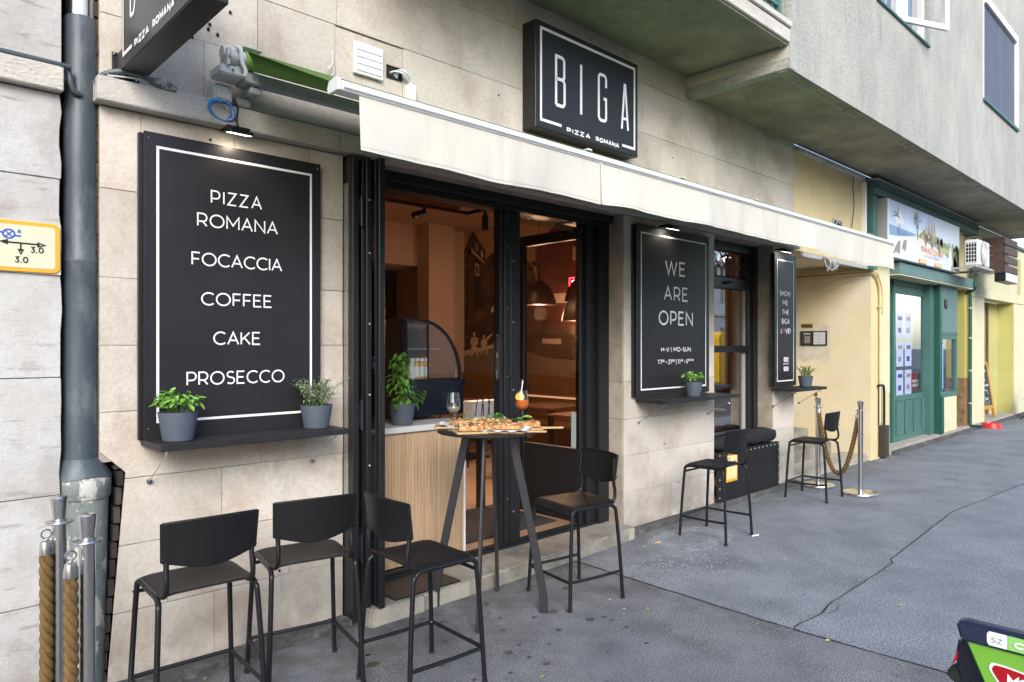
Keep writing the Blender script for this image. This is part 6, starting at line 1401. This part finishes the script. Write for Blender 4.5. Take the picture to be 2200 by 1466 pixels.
# side wall dressing: wood wainscot and bench
ib(MX - .05, MX - .001, .35, BY - .01, FZ, 1.135, 'wood_wainscot', woodpanel, .004); ib(MX - .50, MX - .051, .6, 4.6, .45, .50, 'bench_seat', woodpanel, .006); ib(MX - .46, MX - .44, .6, 4.6, FZ, .449, 'bench_front', brownw)
ib(MX - .06, MX - .051, .6, 4.6, .82, .845, 'bench_light_strip', M('dim_strip_lit', (1, .8, .6), .4, emis=(1., .62, .34), es=.35))
# mural: a printed sepia street scene, flat on the wall; u = depth Y, v = Z
ml = [0]
def mu(polys, mat, nm='mural_print'):
    ml[0] += 1; x = MX - .001 - .0008 * ml[0]; m = MB()
    for P in polys: m.add([(x, a, b) for a, b in P], [tuple(range(len(P)))])
    return m.build(nm, mat, In, recalc=False)
am = lambda px, py: (lambda p: (p.y, p.z))(atX(px, py, MX))
mu([[(.5, 1.14), (BY - .01, 1.14), (BY - .01, 3.40), (.5, 3.40)]], mural_tan)
mu([[am(996, 540), am(1016, 497), am(1043, 540), am(1043, 560), am(1066, 532), am(1080, 540), am(1080, 720), am(996, 745)]], mural_dk)
mu([[am(1006, 512), am(1016, 497), am(1018, 560), am(1018, 700), am(1006, 700)], [am(996, 545), am(1012, 532), am(1014, 540), am(996, 556)]], mural_md)
mu([[am(1021, 520), am(1027, 527), am(1027, 542), am(1021, 536)], [am(1033, 537), am(1038, 541), am(1038, 556), am(1033, 552)], [am(1021, 564), am(1029, 570), am(1029, 595), am(1021, 590)], [am(1012, 533), am(1016, 537), am(1040, 563), am(1040, 567), am(1012, 541)]], mural_lt)
mu([[am(1022.5, 523), am(1025.5, 527), am(1025.5, 539), am(1022.5, 536)], [am(1022.5, 570), am(1027.5, 574), am(1027.5, 590), am(1022.5, 587)]], mural_dk)
mu([[am(996, 745), am(1080, 720), am(1290, 700), am(1290, 808), am(996, 803)]], mural_dk)
mu([[am(996, 757), am(1040, 742), am(1075, 738), am(1120, 752), am(1180, 770), am(1290, 778), am(1290, 810), am(996, 803)]], mural_gr)
mu([[am(996, 754), am(1075, 739), am(1075, 743), am(996, 766)]], mural_lt)
def person(px, s_, stand=False):
    q = lambda a, b: am(px + a * s_, 744 + b * s_)
    P = [[q(-2.6, -28), q(0, -30), q(2.6, -28), q(2.8, -24), q(1, -21.5), q(-1, -21.5), q(-2.8, -24)], [q(-7, -17), q(-2, -20.5), q(3, -20.5), q(8, -17), q(9, -4), q(5, -3), q(5, 2), q(-5, 2), q(-5, -3), q(-8.5, -3)]]
    P += [[q(-6, 2), q(6, 2), q(9, 5), q(9.5, 22), q(6, 24), q(5, 8), q(-2, 8), q(-4, 22), q(-8, 20), q(-8, 6)]]
    return P
mu([[am(1000 + 9 * (k % 2), 590 + 45 * (k // 2)), am(1005 + 9 * (k % 2), 592 + 45 * (k // 2)), am(1005 + 9 * (k % 2), 612 + 45 * (k // 2)), am(1000 + 9 * (k % 2), 611 + 45 * (k // 2))] for k in range(4)] + [[am(1035 + 12 * k, 600 - 4 * k), am(1041 + 12 * k, 600 - 5 * k), am(1041 + 12 * k, 640 - 4 * k), am(1035 + 12 * k, 640 - 3 * k)] for k in range(4)] + [[am(1000, 690), am(1060, 668), am(1060, 674), am(1000, 697)], [am(1165 + 16 * k, 560 - 4 * k), am(1173 + 16 * k, 559 - 4 * k), am(1173 + 16 * k, 590 - 3 * k), am(1165 + 16 * k, 591 - 3 * k)] if False else [am(1190, 560), am(1200, 558), am(1200, 590), am(1190, 592)], [am(1212, 550), am(1222, 548), am(1222, 585), am(1212, 587)]], mural_md)
mu(person(1019, 1.0) + person(1040, .82) , mural_lt)
mu([[am(1045, 726), am(1058, 716), am(1059, 719), am(1047, 731)], [am(1060, 735), am(1068, 733), am(1068, 756), am(1061, 757)], [am(1056, 663), am(1066, 650), am(1070, 668), am(1055, 672)]], mural_lt)
# buildings in the part of the mural behind the open leaf
mu([[am(1150, 540), am(1165, 512), am(1200, 476), am(1290, 462), am(1290, 700), am(1080, 705), am(1080, 640), am(1128, 640), am(1152, 650), am(1155, 600)]], mural_red)
mu([[am(1128, 568), am(1136, 562), am(1146, 575), am(1153, 600), am(1153, 640), am(1128, 625)], [am(1100, 630), am(1128, 610), am(1150, 640), am(1150, 690), am(1100, 690)]], mural_md)
mu([[am(1129 + i * 5, 625 + i * 6), am(1132 + i * 5, 628 + i * 6), am(1132 + i * 5, 638 + i * 6), am(1129 + i * 5, 635 + i * 6)] for i in range(4)] + [[am(1165, 728), am(1206, 728), am(1206, 740), am(1165, 738)], [am(1180, 632), am(1245, 628), am(1245, 650), am(1180, 652)], [am(1231, 530), am(1238, 529), am(1238, 560), am(1231, 560)]], mural_lt)
r7 = random.Random(12); bl_ = []
for i in range(24): a_, b_ = r7.uniform(1128, 1152), r7.uniform(562, 640); q_ = r7.uniform(3, 7); bl_.append([am(a_ + q_ * cos(t), b_ + q_ * sin(t)) for t in (0, 1.1, 2, 3.1, 4, 5.2)])
mu(bl_, mural_dk); mu([[am(1095, 690), am(1290, 705), am(1290, 722), am(1095, 712)]], mural_md)
# counter
ct = wthing('counter', 'light oak slatted counter with pale marble top just inside the doorway', 'counter', (2.75, .6, FZ))
MB().box(2.30, 3.165, .285, .95, .125, 1.005).build('body', oak, ct)
for (a, b) in ((2.30, 2.655), (2.658, 2.91), (2.913, 3.15)):
    m = MB(); n = int((b - a) / .0118)
    for i in range(n): x = a + i * (b - a) / n; m.box(x + .0012, x + (b - a) / n - .0022, .272, .2845, .13, 1.004)
    m.build('slat_panel', oak, ct, kind='stuff')
MB().box(3.152, 3.168, .268, .95, .125, 1.004).build('edge_strip', white, ct); MB().box(2.30, 3.19, .25, 1.0, 1.006, 1.045).build('marble_top', marble, ct, bevel=.003)
MB().box(2.30, 3.165, .29, .95, .10, .1245).build('plinth', black, ct)
# curved display fridge
fr = wthing('display_fridge', 'black countertop display fridge with quarter-round glass end on the counter', 'display fridge', (3.05, .75, 1.05))
gx0, gx1, gy0, gy1 = 2.80, 3.30, .47, 1.25; gz = 1.325
MB().box(gx0 - .03, gx1 + .02, gy0, gy1, 1.075, gz).build('base', blackg, fr, bevel=.006); MB().box(gx0 + .0, gx1 + .035, gy0 - .005, gy0 + .03, gz - .035, gz + .008).build('base_rim', blackg, fr, bevel=.004)
cxx, rx, rz_ = 2.93, .355, .415
outl = [(gx0, gz), (gx0, gz + .43), (cxx - .01, gz + .43)] + arc(cxx, gz + .0, rx, rz_ + .012, 88, 0, 16)
m = MB(); m.tube([(x, gy0, z) for x, z in outl], .012, 8); m.tube([(gx0, gy0, gz + .008), (cxx + rx, gy0, gz + .008)], .010, 8); m.tube([(cxx + .06, gy0, gz), (cxx + .06, gy0, gz + .405)], .007, 6); m.tube([(x, gy1, z) for x, z in outl], .012, 8); m.build('frame', blackg, fr, smooth=True)
MB().add([(x, gy0 + .004, z) for x, z in outl], [tuple(range(len(outl)))]).build('side_glass', fridge_glass, fr, recalc=False)
cg = MB().grid(lambda u, v: Vector((cxx + rx * cos(rad(88 * (1 - u))), gy0 + .01 + (gy1 - gy0 - .02) * v, gz + (rz_ + .012) * sin(rad(88 * (1 - u))))), 14, 2); cg.build('curved_glass', fridge_glass, fr, smooth=True, recalc=False)
MB().box(gx0 - .02, gx0 - .005, gy0 + .03, gy1, gz, gz + .43).build('rear_door', blackg, fr); MB().box(gx0, cxx, gy0 + .02, gy1, gz + .42, gz + .445).build('top', blackg, fr, bevel=.004)
m = MB(); m.box(gx0 + .02, cxx + .20, gy0 + .05, gy1 - .05, gz + .225, gz + .231); m.build('shelf', steel, fr)
MB().box(gx0 + .02, cxx + .30, gy1 - .04, gy1 - .02, gz + .01, gz + .40).build('back_panel', M('fridge_inner', (.20, .20, .21), .5), fr)
m = MB()
for i in range(6): m.tube([(gx0 + .05 + i * .04, gy1 - .05, gz + .24), (gx0 + .05 + i * .04, gy1 - .05, gz + .40)], .003, 4)
m.build('rack_wires', steel, fr)
for (x, y) in ((gx0 + .02, gy0 + .03), (gx1 - .04, gy0 + .03)): MB().tube([(x, y, 1.046), (x, y, 1.075)], .012, 8).build('foot', steel, fr)
def bottle(x, y, z, mat, lab, h=.125, r_=.021):
    t = thing('juice_bottle', lab, 'bottle', (x, y, z), 0, 'bottles inside the display fridge')
    MB().lathe([(0, 0), (r_, .001), (r_, h * .70), (r_ * .75, h * .82), (r_ * .62, h * .86)], (0, 0, 0), 16).build('bottle', mat, t, smooth=True); MB().lathe([(r_ * .8, h * .86), (r_ * .8, h), (0, h)], (0, 0, 0), 16).build('cap', white, t); MB().lathe([(r_ + .0007, h * .12), (r_ + .0007, h * .6)], (0, 0, 0), 16).build('label', label_w, t, smooth=True)
for i, (dx_, dy_) in enumerate(((.035, .06), (.085, .05), (.135, .06), (.185, .07), (.245, .10))):
    bottle(gx0 + dx_, gy0 + dy_, gz + .012, juice if i > 1 else M('clear_juice', (.55, .58, .45), .15), ['leftmost pale bottle in the display fridge', 'second pale bottle in the display fridge', 'amber bottle with large white label in the display fridge', 'amber bottle beside the fridge divider', 'amber bottle behind the curved glass'][i], .15, .022)
bottle(2.69, .72, 1.40, redj, 'small red bottle with white cap left of the display fridge', .10, .022)
MB().box(2.55, 2.76, .60, .80, 1.392, 1.399).build('side_shelf', blackg, fr)
# tall basil on the counter
p5 = thing('potted_herb', 'tall bushy basil in a slate pot on the marble counter', 'potted plant', (2.700, .372, 1.046), 0, 'slate grey herb pots')
MB().lathe([(.064, 0), (.068, .003), (.088, .138), (.088, .141), (.082, .141), (.080, .12)], (0, 0, 0), 36).build('pot', potm, p5, smooth=True); MB().lathe([(.08, .12), (.04, .128), (0, .128)], (0, 0, 0), 20).build('soil', soil, p5)
r8 = random.Random(77); st_ = MB()
for i in range(150):
    q = r8.random(); zz = .13 + .36 * q; w = .09 * (1 - q * .62) + .012; a_ = r8.uniform(0, 2 * pi); rr_ = w * math.sqrt(r8.random()); p = Vector((rr_ * cos(a_) - .02 * q, rr_ * sin(a_), zz)); d = Vector((cos(a_ + r8.uniform(-.8, .8)), sin(a_ + r8.uniform(-.8, .8)), r8.uniform(-.9, .3)))
    leaf_at(p5, 'tall', p, d, r8.uniform(.6, 1.05), r8.uniform(-.5, .5), r8)
    if i % 7 == 0: st_.tube([(p.x * .2, p.y * .2, .12), (p.x * .7, p.y * .7, zz * .6 + .04), tuple(p)], .002, 4)
for i in range(8): leaf_at(p5, 'tall', Vector((.07 + .012 * i, -.03, .16 + .02 * (i % 4))), (1, -.3 + .1 * i, -.3), .95, .1, r8)
st_.build('stems', stemm, p5)
# ceiling track and spots
tr = wthing('ceiling_track', 'black suspended lighting track in the shop, bent at the corner', 'lighting track', (4.6, 2.2, 2.9))
TZ2 = 3.0
MB().box(3.0, 4.85, 2.28, 2.31, TZ2, TZ2 + .03).build('track', black, tr); MB().box(4.86, 4.89, 1.0, 2.31, TZ2, TZ2 + .03).build('track', black, tr); m = MB()
for (x, y) in ((3.9, 2.3), (4.35, 2.3), (4.87, 1.9), (4.87, 1.2)): m.tube([(x, y, TZ2 + .03), (x, y, CZ)], .003, 4)
m.build('suspension_wires', black, tr); m = MB(); m.box(2.8, 5.0, 2.55, 2.75, TZ2 + .10, TZ2 + .26); m.build('copper_duct', M('copper_duct', (.22, .10, .05), .4, metal=.4), tr, bevel=.02)
def tspot(x, y, lab, ang=0, on=True):
    t = wthing('track_spotlight', lab, 'spotlight', (x, y, TZ2 - .15)); Rm_ = Matrix.Translation((x, y, TZ2 - .05)) @ Matrix.Rotation(rad(ang), 4, 'Y')
    MB().lathe([(.032, -.15), (.034, -.148), (.034, .0), (0, .0)], (0, 0, 0), 20, Rm_).build('housing', black, t, smooth=True); MB().box(x - .012, x + .012, y - .012, y + .012, TZ2 - .05, TZ2 - .001).build('stem', black, t)
    if on: MB().lathe([(0, -.146), (.028, -.146)], (0, 0, 0), 16, Rm_).build('lens', led, t)
    ld = bpy.data.lights.new('spot_light', 'SPOT'); lo_ = bpy.data.objects.new('light_source', ld); COL.objects.link(lo_); ld.energy = 48; ld.color = (1, .60, .36); ld.spot_size = rad(120); ld.spot_blend = 1; ld.shadow_soft_size = .05; lo_.location = (x, y, TZ2 - .24); lo_.parent = t
tspot(3.62, 2.295, 'dark track spotlight hanging left under the shop ceiling', 0, False); tspot(4.875, 2.0, 'lit track spotlight near the bend of the track', 0); tspot(4.875, 1.25, 'lit track spotlight just left of the door post', 0)
tspot(4.3, 2.295, 'fat black track spotlight tilted sideways near the bend', 70, False)
# pendant lamps, neon
def pend(x, y, z, r_, lab):
    t = wthing('pendant_lamp', lab, 'pendant lamp', (x, y, z), 'dark dome pendant lamps in the shop')
    MB().lathe([(r_, 0), (r_ * .97, .05), (r_ * .75, .17), (r_ * .35, .26), (.03, .28), (.02, .33)], (x, y, z), 36).build('shade', M('lamp_shade_dark', (.03, .012, .010), .45), t, smooth=True); MB().lathe([(0, .004), (r_ * .95, .004), (r_ * .95, .002)], (x, y, z), 36).build('diffuser', ledwarm, t); MB().tube([(x, y, z + .33), (x, y, CZ)], .004, 5).build('cord', black, t); ld = bpy.data.lights.new('pendant_light', 'POINT'); lo_ = bpy.data.objects.new('light_source', ld); COL.objects.link(lo_); ld.energy = 12; ld.color = (1, .62, .38); ld.shadow_soft_size = .08; lo_.location = (x, y, z - .10); lo_.parent = t
for (px, py, Yp, r_, lab) in ((1158, 656, 2.1, .20, 'dark dome pendant lamp behind the left part of the door glass'), (1238, 648, 2.6, .16, 'smaller dark pendant lamp under the red neon sign'), (1238, 690, 1.4, .16, 'pendant lamp with a pale shade at the right of the door glass')):
    p = at(px, py, Yp); pend(p.x, p.y, p.z, r_, lab)
ne = wthing('neon_sign', 'small red neon sign reading BIGA in a lit frame, half hidden by the door frame', 'neon sign', (MX - .2, 2.3, 2.2))
cN = atX(1223, 598, MX - .15); dN = atX(1223, 630, MX - .15)
ny0, nz1, nz0 = cN.y, cN.z, dN.z; nw = .42
m = MB(); X_ = MX - .15
m.tube([(X_, ny0, nz0), (X_, ny0, nz1), (X_, ny0 - nw, nz1), (X_, ny0 - nw, nz0), (X_, ny0, nz0)], .009, 6); m.build('frame_tube', neonm, ne, smooth=True)
m = MB(); hN = (nz1 - nz0) - .07
items = [('B', .05), ('I', .17), ('G', .22), ('A', .32)]
for chx, off_ in items:
    gw, stx = GL[chx]
    for line in stx: m.tube([(X_, ny0 - off_ - a_ * .085 / max(gw, .5), nz0 + .035 + b_ * hN) for a_, b_ in line], .006, 5)
m.build('letter_tubes', neonw, ne, smooth=True)
# tables and chairs inside
def itable(x, y, lab):
    t = wthing('cafe_table', lab, 'table', (x, y, FZ), 'small dark tables in the shop')
    MB().box(x - .35, x + .35, y - .35, y + .35, .83, .855).build('top', brownw, t, bevel=.003); MB().box(x - .025, x + .025, y - .025, y + .025, FZ, .83).build('post', black, t); MB().box(x - .25, x + .25, y - .25, y + .25, FZ, FZ + .02).build('foot', black, t)
itable(6.2, 2.3, 'dark square table behind the right door glass'); itable(5.9, 3.6, 'dark square table left of the door post'); itable(5.7, 1.2, 'dark square table nearest the window side')
def ichair(x, y, a_, lab):
    t = thing('cafe_chair', lab, 'chair', (x, y, FZ), rad(a_), 'dark chairs in the shop')
    MB().box(-.2, .2, -.2, .2, .44, .465).build('seat', brownw, t, bevel=.004); MB().box(-.2, .2, -.205, -.185, .62, .82).build('backrest', brownw, t, bevel=.004)
    for i in (-1, 1):
        for j in (-1, 1): MB().tube([(i * .185, j * .185, 0), (i * .18, j * .18, .44 if j > 0 else .8)], .012, 6).build('leg', black, t)
ichair(5.5, 3.2, -60, 'dark chair beside the table left of the door post'); ichair(5.3, 2.1, -80, 'dark chair near the middle of the shop'); ichair(5.0, 3.9, -30, 'dark chair near the back of the shop')
bgp = at(1040, 905, 1.2); bgx = bgp.x
pb_ = wthing('paper_bag', 'white paper bag with black wire handles behind the pizzas', 'bag', (bgx, 1.2, .9))
sd_t = wthing('side_stand', 'narrow dark side stand carrying the white bag inside the shop', 'stand', (bgx, 1.3, FZ)); MB().box(bgx - .22, bgx + .22, 1.12, 1.4, .84, .87).build('top', brownw, sd_t); MB().box(bgx - .03, bgx + .03, 1.22, 1.28, FZ, .84).build('post', black, sd_t)
MB().box(bgx - .17, bgx + .17, 1.16, 1.3, .871, 1.02 + .06).build('bag', paper, pb_, bevel=.006)
m = MB()
for k in (-.10, -.03, .05, .12): m.tube(curve([(bgx + k - .05, 1.15, .95), (bgx + k - .03, 1.145, 1.09), (bgx + k, 1.15, 1.13), (bgx + k + .03, 1.145, 1.09), (bgx + k + .05, 1.15, .95)], 5), .004, 5)
m.build('wire_handles', black, pb_)
# curtain of the sash window, dark backing board seen through it
ib(7.3, 7.39, .32, .34, .5, 2.6, 'window_reveal', wall_in)

# ================================================================== ACROSS THE STREET (seen in the reflections)
OP = wthing('opposite_building', 'pale building across the street, seen only as a reflection in the shop glass', 'building', (10, -25, 0))
wins = set(); xs = [-14.0]; 
for i in range(24): xs += [xs[-1] + 1.5, xs[-1] + 3.0]
zsO = [0, .6, 3.0, 4.8, 6.8, 8.0]
for i in range(1, len(xs) - 1, 2):
    for j in (1, 3): wins.add((i, j))
m = MB()
for i in range(len(xs) - 1):
    for j in range(len(zsO) - 1):
        if (i, j) not in wins: m.box(xs[i], xs[i + 1], -25.3, -25.0, zsO[j], zsO[j + 1])
m.build('facade', opp_w, OP)
wme = MB().box(0, 1.5, -.02, .0, 0, 2.0).mesh('opp_pane', opp_glass); fme = MB().box(0, 1.5, 0, .05, 0, .10).box(.70, .80, 0, .05, .10, 2.0).box(0, .07, 0, .05, .10, 2.0).box(1.43, 1.5, 0, .05, .10, 2.0).mesh('opp_frame', white)
for (i, j) in sorted(wins):
    zz = zsO[j]; h_ = (zsO[j + 1] - zz) / 2.0; o = link('window', wme, OP, loc=(xs[i], -25.15, zz), scale=(1, 1, h_)); link('frame', fme, o, loc=(0, 0.001, 0))
MB().box(xs[0], xs[-1], -24.99, -24.6, 3.9, 4.1).build('cornice', opp_w, OP); MB().box(xs[0], xs[-1], -24.99, -24.5, 7.9, 8.2).build('cornice', opp_w, OP)
def van(lab, vx, vy, col, stripe):
    vn = wthing('delivery_van', lab, 'van', (vx, vy, -.13))
    MB().prism([(vx - 2.3, .22), (vx - 2.3, 1.9), (vx - 2.15, 2.05), (vx + 1.1, 2.05), (vx + 1.7, 1.25), (vx + 2.4, 1.05), (vx + 2.45, .22)], vy - .9, vy + .9, 'y').build('body', col, vn, bevel=.05)
    for dx_ in (-1.5, 1.6):
        for yy in (vy - .82, vy + .82): MB().lathe([(0, -.1), (.34, -.1), (.34, .1), (0, .1)], (vx + dx_, yy, .21), 24, Matrix.Rotation(rad(90), 4, 'X')).build('wheel', rubber, vn)
    MB().box(vx - 1.9, vx + .8, vy + .905, vy + .93, .45, .9).build('stripe', stripe, vn); MB().prism([(vx + .35, 1.25), (vx + .35, 1.85), (vx + .98, 1.85), (vx + 1.40, 1.25)], vy + .905, vy + .93, 'y').build('side_window', opp_glass, vn)
van('yellow van with a blue stripe parked across the street, seen only in the window reflection', 24.5, -9.6, van_y, bluem)
van('white van parked across the street, seen only in the fridge glass reflection', 11.4, -9.6, white, ac_grey)
finish_world_things()
